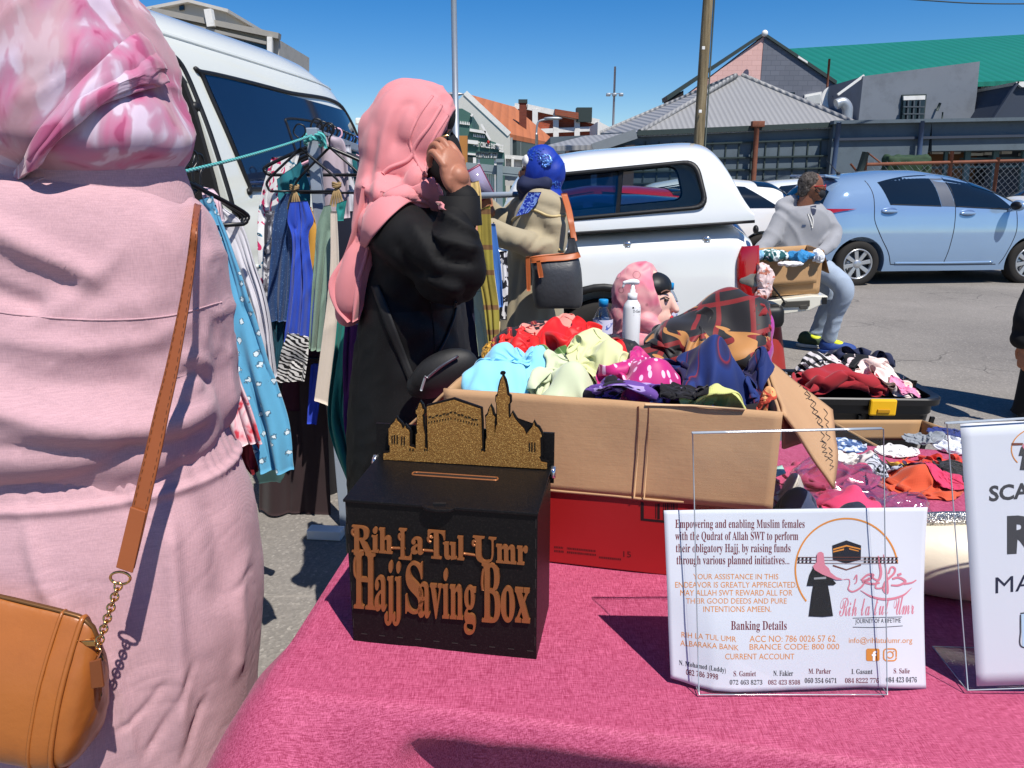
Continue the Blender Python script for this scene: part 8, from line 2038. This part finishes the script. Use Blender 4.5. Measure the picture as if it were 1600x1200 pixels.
def mannequin(px, py, Y, lab, m_sc, face=True, s=1.0, yaw=0):
    c = W(px, py, Y); q = np.array((c[0], c[1], RT)); T = thing("mannequin_head", q.tolist(), lab, "mannequin head", "mannequin heads on the rear table")
    R = rotz(yaw)
    def at(x, y, z): return c + R @ np.array((x, y, z)) * s
    f = [ell(at(0, 0, 0), (.092 * s, .075 * s, .115 * s), R), ell(at(.045, 0, -.05), (.05 * s, .055 * s, .06 * s), R), limb([at(.088, 0, .022), at(.103, 0, -.012), at(.112, 0, -.026)], [.012 * s, .014 * s, .013 * s], 12, 12), ell(at(.09, 0, -.052), (.012 * s, .022 * s, .008 * s), R), ell(at(.09, 0, -.064), (.011 * s, .02 * s, .008 * s), R), ell(at(.08, 0, -.088), (.018 * s, .022 * s, .018 * s), R), limb([at(-.01, 0, -.08), at(-.02, 0, -.17), np.array((c[0] - .02, c[1], RT + .01))], [.05 * s, .05 * s, .07 * s])]
    V, F = fuse(f, .005, 3)
    if face:
        obj("head", V, F, mat("painted_mannequin_skin", (232, 186, 168), .45, var=.04, vs=9, spec=.4), T); TH_ = bvh(V, F)
        b = MB(); b.add(*ell(at(.082, -.034, .012), (.010 * s, .008 * s, .0055 * s), R)); b.obj("eye", mat("painted_eye", (40, 30, 26), .3), T)
        b = MB(); b.tube(smoothpath([at(.066, -.052, .018), at(.080, -.040, .024), at(.092, -.028, .016)], 10), .0022 * s, 5); b.obj("eyelash", m_black, T)
        b = MB(); b.tube(smoothpath([at(.066, -.052, .040), at(.082, -.040, .047), at(.093, -.022, .040)], 10), .0028 * s, 5); b.obj("eyebrow", mat("brow_brown", (120, 84, 70), .7), T)
        b = MB(); b.add(*fuse([ell(at(.099, -.004, -.051), (.006 * s, .017 * s, .005 * s), R), ell(at(.098, -.004, -.061), (.006 * s, .015 * s, .006 * s), R)], .002, 2)); b.obj("lips", mat("red_lips", (196, 44, 60), .35), T)
        V, F = fuse([ell(at(.030, 0, .055), (.062 * s, .072 * s, .05 * s), R)], .005, 2); obj("under_cap", V, F, m_black, T)
    else: obj("head", V, F, mat("white_foam", (226, 220, 214), .8), T)
    V, F = fuse([ell(at(-.015, 0, .015), (.108 * s, .098 * s, .125 * s), R), ell(at(-.05, 0, -.06), (.075 * s, .095 * s, .10 * s), R), ell(at(-.02, 0, -.13), (.11 * s, .11 * s, .06 * s), R), limb([at(.02, -.07, -.06), at(.06, -.04, -.105), at(.05, 0, -.13)], [.035 * s, .03 * s, .04 * s])], .006, 4)
    n_ = R @ np.array((.86, 0, .32)); n_ /= np.linalg.norm(n_); sd = (V - at(.052, 0, .04)) @ n_; k = (sd > 0) & (V[:, 2] > at(0, 0, -.1)[2]); V[k] -= np.outer(sd[k], n_)
    V = wrinkle(V, F, .005 * fold(V, (.5, 0, -.85), 22, .15, 5)); obj("headscarf", V, F, m_sc, T)
tp = NT("pink_ombre_scarf"); sepn = tp.new("ShaderNodeSeparateXYZ"); tp.L(tp.coord(), sepn.inputs[0])
vq = tp.new("ShaderNodeTexVoronoi"); vq.inputs["Scale"].default_value = 16; tp.L(tp.coord((1, .6, 1)), vq.inputs["Vector"])
tp.set(.7, 0, .3, 0, .2, None, tp.mix(tp.ramp(vq.outputs["Distance"], [(0, (0, 0, 0)), (.17, (0, 0, 0)), (.2, (200, 200, 200)), (.235, (0, 0, 0))]), tp.ramp(tp.noise(tp.coord(), 9, 2, .5, .8), [(.35, (226, 120, 142)), (.5, (222, 160, 160)), (.6, (206, 112, 132)), (.7, (180, 60, 80))]), lin((90, 26, 38))))
mannequin(1008, 470, 2.74, "mannequin head with painted face and pink patterned headscarf facing right", tp.m, yaw=-.4)
mannequin(1158, 520, 2.45, "mannequin head under a plain magenta headscarf behind the leaf scarf", fabric("magenta_jersey", (176, 30, 150), .7, .05, 0), False, .82, math.pi * .9)

# ---- black tub of clothes on the ground
cb = np.array((1.545, 3.52, 0)); Rb = rotz(-.05)
TUB = thing("storage_tub", cb.tolist(), "black plastic storage tub with yellow clip standing on the asphalt heaped with clothes", "storage tub")
def ringr(hw, hd, r, z, n=10):
    P = []
    for sx, sy, a0 in ((1, 1, 0), (-1, 1, .5), (-1, -1, 1), (1, -1, 1.5)):
        for a in np.linspace(a0 * math.pi, (a0 + .5) * math.pi, n): P.append(cb + Rb @ np.array((sx * (hw - r) + r * math.cos(a), sy * (hd - r) + r * math.sin(a), z)))
    return P
A = np.array([ringr(.30, .19, .06, .012), ringr(.305, .195, .06, .02), ringr(.345, .235, .07, .38), ringr(.352, .242, .07, .39), ringr(.352, .242, .07, .43), ringr(.378, .268, .085, .435), ringr(.380, .270, .085, .462), ringr(.374, .264, .085, .468), ringr(.345, .235, .07, .462), ringr(.335, .225, .07, .30), ringr(.29, .18, .06, .03)])
gridmb(A, cv=True, caps=True).obj("tub_body", mat("black_tub_plastic", (22, 22, 24), .38, var=.1, spec=.5), TUB, auto=30)
for x, sgn in ((-.12, 1), (.17, 1)):
    pass
b = MB()
for x in (-.30, .02, .06, .30): b.add(*(lambda q: (q.V, q.F))(MB().bar(cb + Rb @ np.array((x, -.205, .03)), cb + Rb @ np.array((x * 1.12, -.245, .38)), .012, .018, (1, 0, 0))))
b.obj("rib", m_black, TUB, smooth=False)
b = MB(); pc = cb + Rb @ np.array((.10, -.276, .43)); b.box(pc, (.115, .022, .075), Rb); b.obj("clip", mat("yellow_plastic", (232, 178, 24), .4), TUB, bevel=.008, smooth=False)
b = MB(); b.box(pc + (0, -.013, -.014), (.055, .008, .018), Rb); b.obj("clip_recess", mat("dark_yellow", (180, 130, 14), .5), TUB, bevel=.003, smooth=False)
GB = "clothes heaped in the black tub"
def tb_(lab, *a, **k): k.setdefault("group", GB); k.setdefault("cat", "clothing"); k.setdefault("name", "crumpled_clothing"); k["lim"] = intub; return toss(HFB, lab, *a, **k)
tb_("plain crimson cloth spread at the tub's left front", 1312, 600, 3.40, .36, .12, .30, fabric("crimson", (160, 16, 32), .8, .06, .05, 5, .2, 600), 71, 0, .16, .9)
tb_("black and white checked cloth at the tub's back left", 1275, 562, 3.60, .18, .11, .18, pmat("houndstooth", [(0, (34, 32, 34)), (.45, (40, 38, 40)), (.5, (206, 200, 200))], 9, 'wave', True, 3, (1, 1, 1), (.4, .8, .2)), 72, 0, .2)
tb_("black and white floral cloth behind the pale pink cloth", 1342, 572, 3.62, .24, .10, .2, pmat("bw_floral", [(0, (24, 24, 28)), (.5, (30, 30, 34)), (.55, (226, 206, 206))], 13), 73, 0, .22)
tb_("pale pink cloth bunched at the tub's front", 1385, 598, 3.42, .20, .11, .2, pmat("pale_pink_print", [(0, (228, 200, 190)), (.5, (232, 214, 206)), (.66, (214, 166, 150)), (.7, (230, 206, 198))], 14, 'noise', False), 74, 0, .22)
tb_("black cloth at the tub's right end", 1430, 595, 3.55, .15, .10, .22, fabric("black_c", (26, 26, 28), .85), 75, 0, .2)
tb_("pink shiny cloth edge along the tub's front rim", 1412, 617, 3.33, .10, .035, .08, fabric("pink_satin", (226, 130, 170), .4), 76, 0, .12)
tb_("small blush ribbon at the tub's right end", 1452, 598, 3.55, .05, .045, .05, fabric("blush", (228, 190, 190), .7), 77, 0, .25)
tb_("dark navy cloth at the tub's back edge", 1355, 560, 3.72, .3, .06, .1, fabric("navy_d", (34, 40, 70), .8), 78, 0, .2)

# ---- carton of clothes on the pickup's tailgate
q = PPL(np.array([(-.02, .66, .582), (-.46, .66, .582), (-.46, .22, .582), (-.02, .22, .582)]))
K = thing("tailgate_carton", q.mean(0).tolist(), "open brown carton of clothes standing on the lowered tailgate", "carton")
hu = np.array((0, 0, .285))
for nm, (a, c) in (("front_panel", (0, 1)), ("side_panel", (1, 2)), ("back_panel", (2, 3)), ("side_panel", (3, 0))): panel([q[a], q[c], q[c] + hu, q[a] + hu], .005, 14, 8, .002, 4).obj(nm, m_card2, K)
panel([q[0], q[1], q[2], q[3]], .005).obj("base_panel", m_card2, K)
fw = (q[0] - q[3]) / np.linalg.norm(q[0] - q[3]); al = (q[1] - q[0]) / np.linalg.norm(q[1] - q[0])
panel([q[0] + fw * .006 + hu * .99, q[1] - al * .03 + fw * .006 + hu * .99, q[1] - al * .03 + fw * .02 + hu * .25, q[0] + fw * .02 + hu * .22], .004, 10, 8, .002, 8).obj("front_flap", m_card2, K)
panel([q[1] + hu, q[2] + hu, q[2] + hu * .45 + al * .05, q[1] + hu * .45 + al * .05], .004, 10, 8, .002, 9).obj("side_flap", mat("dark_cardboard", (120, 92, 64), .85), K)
GK = "clothes in the tailgate carton"
def kg(lab, *a, **k): k.setdefault("group", GK); k.setdefault("cat", "clothing"); k.setdefault("name", "crumpled_clothing"); return heap(lab, *a, **k)
kg("teal and white leaf print cloth on top of the tailgate carton", 1208, 399, 5.25, .24, .07, .2, pmat("teal_leaf", [(0, (30, 84, 88)), (.45, (44, 104, 104)), (.5, (206, 216, 214))], 11, 'noise', True, 2), 81, 0, .16)
kg("bright cyan plastic cloth on top of the tailgate carton", 1253, 399, 5.22, .17, .075, .16, fabric("cyan_cloth", (20, 130, 190), .5), 82, 0, .2)
kg("white cloth at the tailgate carton's right top", 1279, 401, 5.2, .08, .08, .1, fabric("white_k", (222, 224, 228), .7), 83, 0, .2)
kg("white cloth edge under the cyan cloth", 1235, 412, 5.1, .16, .03, .08, fabric("white_k2", (226, 222, 222), .7), 84, 0, .15)
kg("pale pink and rust printed cloth hanging over the carton's left side", 1192, 440, 5.06, .11, .24, .06, pmat("rust_print", [(0, (166, 92, 74)), (.36, (186, 120, 102)), (.42, (214, 190, 188)), (.6, (222, 200, 198)), (.66, (170, 84, 62))], 12, 'noise', True, 1.8), 85, 0, .2, dirv=(.2, 0, 1))
kg("light blue cloth at the tailgate carton's left corner", 1184, 397, 5.2, .07, .06, .1, fabric("lightblue_k", (120, 178, 214), .7), 86, 0, .2)
# ------------------------------------------------------------------ clothes rail, rope and hanging clothes
YR = 2.95
m_rail = mat("grey_rail_paint", (150, 160, 172), .45, metal=.2, var=.08)
RL = thing("clothes_rail", (W(497, 600, YR)[0], YR, 0), "grey square tube clothes rail running back beside the white minibus", "clothes rail")
pt_ = W(488, 200, YR); pb_ = np.array((pt_[0] + .035, YR, 0))
b = MB(); b.bar(pb_, pt_, .040, .040, (0, 1, 0)); b.obj("post", m_rail, RL, smooth=False, bevel=.003)
re_ = W(563, 222, 4.5); b = MB(); b.bar(pt_ + (0, 0, -.02), np.array((re_[0], 4.5, pt_[2] - .02)), .035, .035); b.obj("top_bar", m_rail, RL, smooth=False, bevel=.003)
b = MB(); b.bar(np.array((re_[0], 4.5, 0)), np.array((re_[0], 4.5, pt_[2])), .04, .04, (0, 1, 0)); b.obj("post", m_rail, RL, smooth=False)
fo = G(498, 840, 0); b = MB(); b.box((fo[0] + .03, fo[1], .022), (.14, .06, .04), rotz(-.1)); b.obj("foot", mat("white_foot", (216, 220, 222), .5), RL, smooth=False, bevel=.004)
m_rope = NT("turquoise_rope"); wr_ = m_rope.new("ShaderNodeTexWave"); wr_.bands_direction = 'DIAGONAL'; wr_.inputs["Scale"].default_value = 30; m_rope.L(m_rope.coord(), wr_.inputs[0]); m_rope.set(.7, 0, .3, 0, .2, None, m_rope.mix(wr_.outputs[1], lin((26, 124, 124)), lin((96, 190, 184)))); m_rope.bump(wr_.outputs[1], .8, .003); m_rope = m_rope.m
ra, rb = W(282, 270, 1.9), W(487, 212, YR - .03)
dr_ = rb - ra; P = [ra - dr_ * .6, ra - dr_ * .3, ra, ra + dr_ * .33 + (0, 0, -.005), ra + dr_ * .67 + (0, 0, -.005), rb]
b = MB(); b.tube(smoothpath(P, 60), .0045, 8)
for k in range(4):
    a = np.arange(24) * 2 * math.pi / 24; c = rb + (.006, 0, -.008 * k); b.grid(tube(c + np.stack([.032 * np.cos(a), .032 * np.sin(a), .012 * np.sin(a + k)], 1), .0065, 7, True), cu=True, cv=True)
for dx in (0, 1):
    b.tube(smoothpath([rb + (.02, -.03, 0), rb + (.04 + .01 * dx, -.035, .0), rb + (.055, -.03, -.025 - .02 * dx)], 10), .006, 7)
b.obj("rope", m_rope, None, label="turquoise rope tied round the grey rail and stretched left as a clothes line", cat="rope")
m_hang = mat("black_hanger_plastic", (22, 22, 24), .35, var=.1)
def hanger(c, wdt, hgt, yaw, label, group, drop=True, r=.0048, m=m_hang):
    R = rotz(yaw); T = None
    def at(x, z): return c + R @ np.array((x, 0, z))
    b = MB()
    b.tube(smoothpath([at(-.004, .035), at(-.022, .055), at(-.008, .082), at(.016, .078), at(.02, .055), at(.004, .035), at(0, .012), at(0, 0)], 30), r * .6, 6)
    b.tube(smoothpath([at(0, 0), at(wdt * .5, -hgt * .7), at(wdt * .53, -hgt * .92), at(wdt * .49, -hgt)], 16), r, 7)
    b.tube(smoothpath([at(0, 0), at(-wdt * .5, -hgt * .7), at(-wdt * .53, -hgt * .92), at(-wdt * .49, -hgt)], 16), r, 7)
    if drop: b.tube(np.linspace(at(-wdt * .49, -hgt), at(wdt * .49, -hgt), 4), r * .9, 7)
    return b.obj("clothes_hanger", m, None, label=label, cat="hanger", group=group)
hanger(W(470, 232, YR - .05), .24, .15, .05, "black plastic hanger holding tied scarves in front of the grey post", "black hangers on the rail")
hanger(W(515, 230, YR - .05), .25, .16, -.1, "black plastic hanger with scarves tilting right of the grey post", "black hangers on the rail")
for k in range(11):
    f = k / 10; Y = 3.05 + 1.35 * f; p = np.array((pt_[0] + (re_[0] - pt_[0]) * (Y - YR) / (4.5 - YR), Y, pt_[2] - .045))
    mm = m_hang if k not in (4, 9) else mat("coloured_hanger" + str(k), (226, 176, 190) if k == 4 else (60, 110, 200), .4)
    hanger(p, .38, .12, .05 + .1 * math.sin(k * 2.1), "black hanger in the close row on the grey rail" if mm is m_hang else ("pale pink hanger in the row of black hangers" if k == 4 else "blue hanger near the far end of the grey rail"), "hangers along the grey rail", r=.007, m=mm)
for k in range(3): hanger(W(290 + 12 * k, 283 + 4 * k, 1.95 + .09 * k), .30, .11, .9 + .2 * k, "black hanger on the turquoise rope behind the pink dress woman", "black hangers on the rope", r=.006)

def gar(label, L, R_, Y, m, amp=.02, nf=5, seed=1, cat="garment", name="hanging_garment", group="clothes hanging by the minibus", **k):
    return drape(name, L, R_, Y, amp, nf, seed, m, None, label=label, cat=cat, group=group, **k)
def scf(label, L, R_, Y, m, **k): return gar(label, L, R_, Y, m, cat="scarf", name="hanging_scarf", **k)
def floral():
    t = NT("blue_floral_cotton"); co = t.coord((1, 1, 1), (math.pi / 2, 0, 0))
    v = t.new("ShaderNodeTexVoronoi"); v.voronoi_dimensions = '2D'; v.inputs["Scale"].default_value = 24; v.inputs["Randomness"].default_value = .75; t.L(co, v.inputs["Vector"])
    n = t.noise(co, 120, 2, .6)
    d = t.math('ADD', v.outputs["Distance"], t.math('MULTIPLY', t.math('SUBTRACT', n, .5), .42))
    c = t.ramp(d, [(0, (196, 210, 216)), (.09, (186, 202, 208)), (.12, (62, 100, 122)), (.165, (60, 104, 130)), (.18, (84, 152, 186))], True)
    t.set(.8, 0, .25, 0, .2, None, c); t.bump(t.noise(t.coord(), 40, 4, .6, .5), .2, .004); return t.m
m_flo = floral()
gar("long pale blue garment with small white flowers hanging from the rope", [(322, 312), (338, 380), (352, 470), (362, 560), (385, 650), (410, 738)], [(338, 320), (368, 400), (398, 490), (420, 570), (450, 660), (458, 735)], [2.0, 1.95, 1.9], m_flo, .022, 3.2, 3)
gar("sleeve end of the pale blue flowered garment hanging on the rope", [(312, 312), (316, 330), (324, 350)], [(331, 306), (336, 330), (342, 352)], 1.98, m_flo, .012, 2, 4, nu=24, nv=16)
gar("pale grey white garment behind the blue flowered one", [(338, 330), (352, 370), (376, 430), (400, 500), (415, 590)], [(348, 325), (376, 350), (400, 420), (418, 480), (432, 590)], 2.16, fabric("grey_white_cotton", (206, 204, 212), .8, .06, .1), .018, 4, 5)
gar("pale pink garment at the top of the rope hangers", [(312, 292), (318, 310), (330, 345)], [(332, 296), (344, 314), (350, 345)], 2.08, fabric("pale_pink_cotton", (224, 190, 202), .8, .06, .1), .015, 3, 6, nu=24, nv=18)
m_rose = pmat("red_rose_print", [(0, (178, 26, 46)), (.36, (204, 62, 78)), (.45, (222, 170, 180)), (.55, (226, 206, 210)), (.64, (206, 90, 104)), (.72, (184, 30, 52))], 12, 'noise', False, 2.2)
gar("red and white rose print garment peeking out behind the pink dress woman", [(338, 470), (338, 560), (342, 640), (360, 700)], [(352, 490), (372, 580), (396, 640), (413, 690)], 1.85, m_rose, .018, 3, 7)
gar("dark red lower hem of the rose print garment", [(372, 690), (378, 720), (392, 742)], [(406, 690), (404, 715), (402, 738)], 1.9, pmat("dark_rose", [(0, (110, 16, 28)), (.5, (150, 40, 52)), (.6, (120, 22, 34))], 14), .01, 2, 8, nu=20, nv=14)
m_wfl = pmat("white_bold_floral", [(0, (26, 26, 34)), (.34, (206, 50, 104)), (.42, (222, 222, 222)), (.58, (226, 226, 224)), (.63, (60, 126, 156)), (.68, (30, 30, 38)), (.73, (216, 216, 216))], 15, 'noise', True, 1.6)
gar("white shirt with bold pink and blue flowers at the rail's left end", [(425, 246), (410, 300), (404, 350), (408, 430), (416, 520)], [(468, 240), (452, 300), (446, 350), (440, 430), (436, 520)], 3.12, m_wfl, .03, 4, 9)
gar("plain teal blouse on the black hanger", [(432, 280), (434, 300), (437, 330)], [(470, 252), (484, 290), (486, 330)], 3.0, fabric("teal_blouse", (18, 112, 124), .75, .05, .05), .02, 3, 10, nu=30, nv=24)
def sparkle():
    t = NT("navy_sparkle"); v = t.new("ShaderNodeTexVoronoi"); v.inputs["Scale"].default_value = 160; t.L(t.coord(), v.inputs["Vector"])
    t.set(.55, .0, .5, 0, .2, None, t.ramp(v.outputs["Distance"], [(0, (150, 178, 206)), (.16, (90, 120, 160)), (.24, (28, 62, 108))])); return t.m
m_sp = sparkle()
GS2 = "scarves tied to the black hangers"
scf("navy scarf flecked with silver hanging left of the royal blue one", [(446, 302), (430, 330), (424, 400), (420, 470), (424, 502)], [(460, 302), (462, 330), (463, 400), (460, 460), (452, 502)], 2.86, m_sp, amp=.022, nf=4, seed=11, group=GS2)
scf("dark teal fringed scarf end below the navy flecked scarf", [(424, 455), (422, 520), (424, 600)], [(444, 455), (442, 520), (438, 590)], 2.89, pmat("teal_fringe", [(0, (10, 50, 66)), (.5, (22, 96, 112)), (.6, (8, 40, 54))], 18, 'wave', False, 2, (3, 1, .3)), amp=.014, nf=6, seed=12, group=GS2)
scf("vivid royal blue crinkled scarf tied in a knot", [(454, 316), (450, 345), (458, 376), (455, 450), (446, 534)], [(480, 314), (490, 345), (482, 372), (491, 450), (488, 538)], 2.83, fabric("vivid_blue", (12, 66, 186), .6, .1, .05, 9, .3, 0, .2, .4), amp=.026, nf=5, seed=13, group=GS2)
scf("mustard scarf behind the royal blue one", [(474, 322), (478, 360), (478, 425)], [(486, 324), (494, 360), (491, 425)], 2.92, fabric("mustard", (206, 148, 40), .8), amp=.014, nf=2, seed=14, group=GS2)
scf("black and white zebra striped scarf end", [(450, 520), (438, 555), (428, 600)], [(482, 528), (481, 560), (476, 596)], 2.80, pmat("zebra", [(0, (20, 20, 22)), (.5, (212, 208, 204))], 12, 'wave', True, 7, (1, 1, 3), (.3, .5, .2)), amp=.03, nf=4, seed=15, group=GS2)
scf("sage green crinkled scarf hanging right of the post", [(506, 322), (494, 360), (488, 440), (482, 545)], [(516, 320), (522, 360), (516, 440), (506, 548)], 2.82, fabric("sage_green", (122, 148, 130), .85, .1, .1, 9, .2, 600, .3, .4), amp=.024, nf=3, seed=16, group=GS2)
scf("cream scarf hanging between the sage green one and the coral headscarf", [(517, 330), (516, 420), (508, 500), (492, 625)], [(526, 330), (530, 420), (530, 500), (518, 636)], 2.76, fabric("cream_scarf", (212, 196, 178), .8), amp=.016, nf=3, seed=17, group=GS2)
scf("short turquoise scarf end beside the coral headscarf", [(526, 318), (524, 345)], [(542, 312), (536, 345)], 2.80, fabric("turquoise_b", (18, 132, 126), .8), amp=.01, nf=2, seed=18, nu=16, nv=12, group=GS2)
scf("long sea green scarf draping down behind the black robe", [(530, 470), (524, 540), (512, 640), (520, 700), (545, 765)], [(560, 490), (548, 560), (540, 640), (560, 700), (575, 770)], 2.45, fabric("sea_green", (10, 122, 112), .7, .06, .04), amp=.03, nf=3, seed=19, group=GS2)
scf("dark purple scarf between the sea green one and the black robe", [(540, 505), (536, 580), (538, 660), (552, 722)], [(575, 510), (575, 580), (578, 660), (578, 724)], 2.38, fabric("deep_purple", (92, 30, 104), .75), amp=.02, nf=3, seed=20, group=GS2)
gar("mauve blouse at the front of the packed rail", [(500, 214), (497, 260), (505, 345)], [(520, 212), (540, 230), (548, 340)], 3.10, fabric("mauve_blouse", (176, 160, 170), .8, .05, .05), .02, 3, 21, nu=30, nv=24)
gar("teal garment further along the packed rail", [(540, 236), (543, 300), (546, 360)], [(556, 238), (562, 300), (564, 360)], 3.5, fabric("teal_dark", (14, 108, 116), .8), .02, 3, 22, nu=24, nv=16)
gar("white garment further along the packed rail", [(530, 228), (536, 300), (540, 380)], [(548, 226), (554, 300), (556, 380)], 3.35, fabric("white_b", (206, 206, 214), .8), .02, 3, 23, nu=24, nv=16)
gar("bright blue hem showing below the sage green scarf", [(486, 570), (482, 620), (480, 662)], [(504, 570), (500, 620), (494, 664)], 2.95, fabric("bright_blue_b", (24, 60, 190), .8), .01, 2, 24, nu=20, nv=14)
gar("dark brown cloth standing in for the deep shade under the rail", [(408, 560), (404, 660), (402, 800)], [(500, 560), (512, 660), (516, 806)], 3.05, fabric("dark_brown_rail_shade", (52, 36, 38), .85), .03, 4, 25)  # dark sheet spread wide to imitate the deep shade here
gar("black cloth standing in for the deep shade further along the rail", [(480, 560), (485, 680), (490, 785)], [(575, 560), (580, 680), (590, 790)], 3.3, fabric("black_rail_shade", (22, 20, 24), .85), .03, 4, 26)  # black sheet widened to carry the deep shade along the rail
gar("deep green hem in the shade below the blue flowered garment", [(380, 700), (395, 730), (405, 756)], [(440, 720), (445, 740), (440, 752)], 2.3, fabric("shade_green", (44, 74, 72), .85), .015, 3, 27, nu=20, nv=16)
for px, py in ((460, 293), (526, 289)):
    b = MB()
    for k in range(3):
        a = np.arange(16) * 2 * math.pi / 16; c = W(px, py + (k - 1) * 2.2, YR - .10); b.grid(tube(c + np.stack([.014 * np.cos(a), .012 * np.sin(a), .003 * np.sin(2 * a + k)], 1), .004, 6, True), cu=True, cv=True)
    for k in range(5): b.tube(smoothpath([W(px, py + 3, YR - .1), W(px - 6 + 3 * k, py + 16, YR - .11), W(px - 10 + 5 * k, py + 34, YR - .11)], 8), .004, 6)
    b.obj("tie_cord", mat("tan_cord", (150, 124, 84), .8, var=.3, vs=40), None, label="tan cord knot tying scarves to the hanger bar " + ("left" if px < 500 else "right") + " of the grey post", cat="cord")
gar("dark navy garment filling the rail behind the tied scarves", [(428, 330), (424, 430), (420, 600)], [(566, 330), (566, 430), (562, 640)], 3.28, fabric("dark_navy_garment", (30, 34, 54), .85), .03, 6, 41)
gar("wine red garment behind the zebra scarf", [(446, 420), (444, 520), (440, 640)], [(512, 420), (512, 520), (508, 650)], 3.05, fabric("wine_garment", (70, 24, 40), .85), .03, 4, 42)
gar("grey patterned garment between the white floral shirt and the navy scarf", [(414, 330), (412, 420), (418, 545)], [(436, 330), (434, 420), (432, 545)], 3.02, pmat("grey_print_c", [(0, (60, 60, 70)), (.45, (120, 120, 130)), (.55, (206, 206, 210))], 20), .02, 3, 43)
# items at the very left behind the headscarf
scf("grey blue scarf behind the floral headscarf at the frame edge", [(-60, 120), (-50, 190), (-30, 262)], [(20, 150), (34, 215), (30, 262)], 1.5, fabric("grey_blue_scarf", (128, 134, 152), .8), amp=.02, nf=3, seed=28, nu=24, nv=18, group="clothes hanging at the left frame edge")
scf("dark red shaggy scarf at the left frame edge", [(-60, 190), (-50, 250), (-40, 310)], [(2, 215), (16, 250), (24, 310)], 1.42, pmat("dark_red_shag", [(0, (24, 10, 10)), (.45, (60, 14, 14)), (.52, (150, 46, 26)), (.6, (40, 10, 12))], 60), amp=.02, nf=4, seed=29, nu=24, nv=18, group="clothes hanging at the left frame edge")
# second rail in front of the olive coat
YQ = 3.12
R2 = thing("clothes_rail", (W(760, 560, YQ)[0], YQ, 0), "second clothes rail between the black robe and the olive coat", "clothes rail")
z2 = W(750, 300, YQ)[2]
xa, xb = W(700, 300, YQ)[0], W(800, 300, YQ)[0]
b = MB(); b.tube([(xa, YQ + .12, z2 - .02), (xb + .12, YQ + .75, z2 - .02)], .014, 10); b.obj("top_bar", m_rail, R2)
for x, y in ((xa, YQ + .12), (xb + .12, YQ + .75)): b = MB(); b.tube([(x, y, 0), (x, y, z2 - .02)], .016, 10); b.obj("post", m_rail, R2)
G2 = "clothes on the rail by the olive coat"
gar("khaki and tan block striped garment on the second rail", [(746, 330), (748, 420), (756, 480), (764, 545)], [(766, 320), (772, 420), (780, 490), (778, 540)], 3.10, pmat("khaki_blocks", [(0, (150, 134, 58)), (.5, (126, 92, 58)), (.75, (158, 146, 62))], 1.3, 'wave', True, .4, (.01, .01, 1), (0, math.pi / 2, 0)), .015, 3, 31, group=G2)
gar("pale green hem hanging left of the khaki garment", [(738, 430), (742, 500), (748, 556)], [(754, 430), (762, 500), (768, 548)], 3.16, pmat("pale_green_print", [(0, (196, 208, 176)), (.62, (206, 216, 186)), (.66, (130, 150, 120))], 22), .012, 3, 32, group=G2)
gar("bright blue strip hanging beside the khaki garment", [(764, 350), (772, 420), (780, 480)], [(774, 350), (783, 420), (786, 480)], 3.14, fabric("bright_blue_c", (48, 112, 196), .7), .008, 2, 33, group=G2, nu=30, nv=12)
gar("black and white printed garment between the blue strip and the olive coat", [(772, 395), (778, 440), (782, 500)], [(792, 392), (794, 440), (792, 500)], 3.2, pmat("bw_print_b", [(0, (28, 28, 34)), (.45, (34, 34, 40)), (.5, (216, 214, 214))], 18), .012, 3, 34, group=G2, nu=30, nv=16)
gar("pale yellow garment on the second rail under the raised phone", [(733, 286), (734, 310), (738, 345)], [(748, 282), (752, 305), (752, 345)], 3.3, fabric("pale_yellow", (226, 190, 112), .8), .014, 3, 35, group=G2, nu=24, nv=16)
gar("grey floral blouse in front of the black robed woman's chin", [(668, 286), (680, 320), (690, 380)], [(690, 290), (702, 330), (712, 390)], 2.75, pmat("grey_floral", [(0, (60, 60, 62)), (.4, (90, 88, 86)), (.5, (186, 182, 174)), (.66, (170, 40, 56)), (.69, (120, 118, 112))], 26), .014, 3, 36, group=G2, nu=24, nv=16)
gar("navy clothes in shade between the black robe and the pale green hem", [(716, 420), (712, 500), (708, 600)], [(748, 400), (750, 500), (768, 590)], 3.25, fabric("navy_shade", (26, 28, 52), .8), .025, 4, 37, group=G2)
# orange and white cone on the ground beyond the rail
q = np.array((W(513, 765, 3.45)[0], 3.45, float(gz(W(513, 765, 3.45)[0], 3.45))))
T = thing("traffic_cone", q.tolist(), "orange and white traffic cone half hidden in shade under the rail", "traffic cone")
m_or = mat("cone_orange", (226, 84, 28), .5, var=.1); b = MB(); b.lathe([(.115, .03), (.10, .13), (0, .13)], q, 28); b.obj("lower_band", m_or, T)
b = MB(); b.lathe([(.098, .13), (.07, .28), (0, .28)], q, 28); b.obj("white_band", m_white, T)
b = MB(); b.lathe([(.069, .28), (.04, .45), (0, .45)], q, 28); b.obj("tip", m_or, T)
b = MB(); b.box(q + (0, 0, .016), (.28, .28, .03)); b.obj("base", m_or, T, smooth=False, bevel=.008)
print("built")
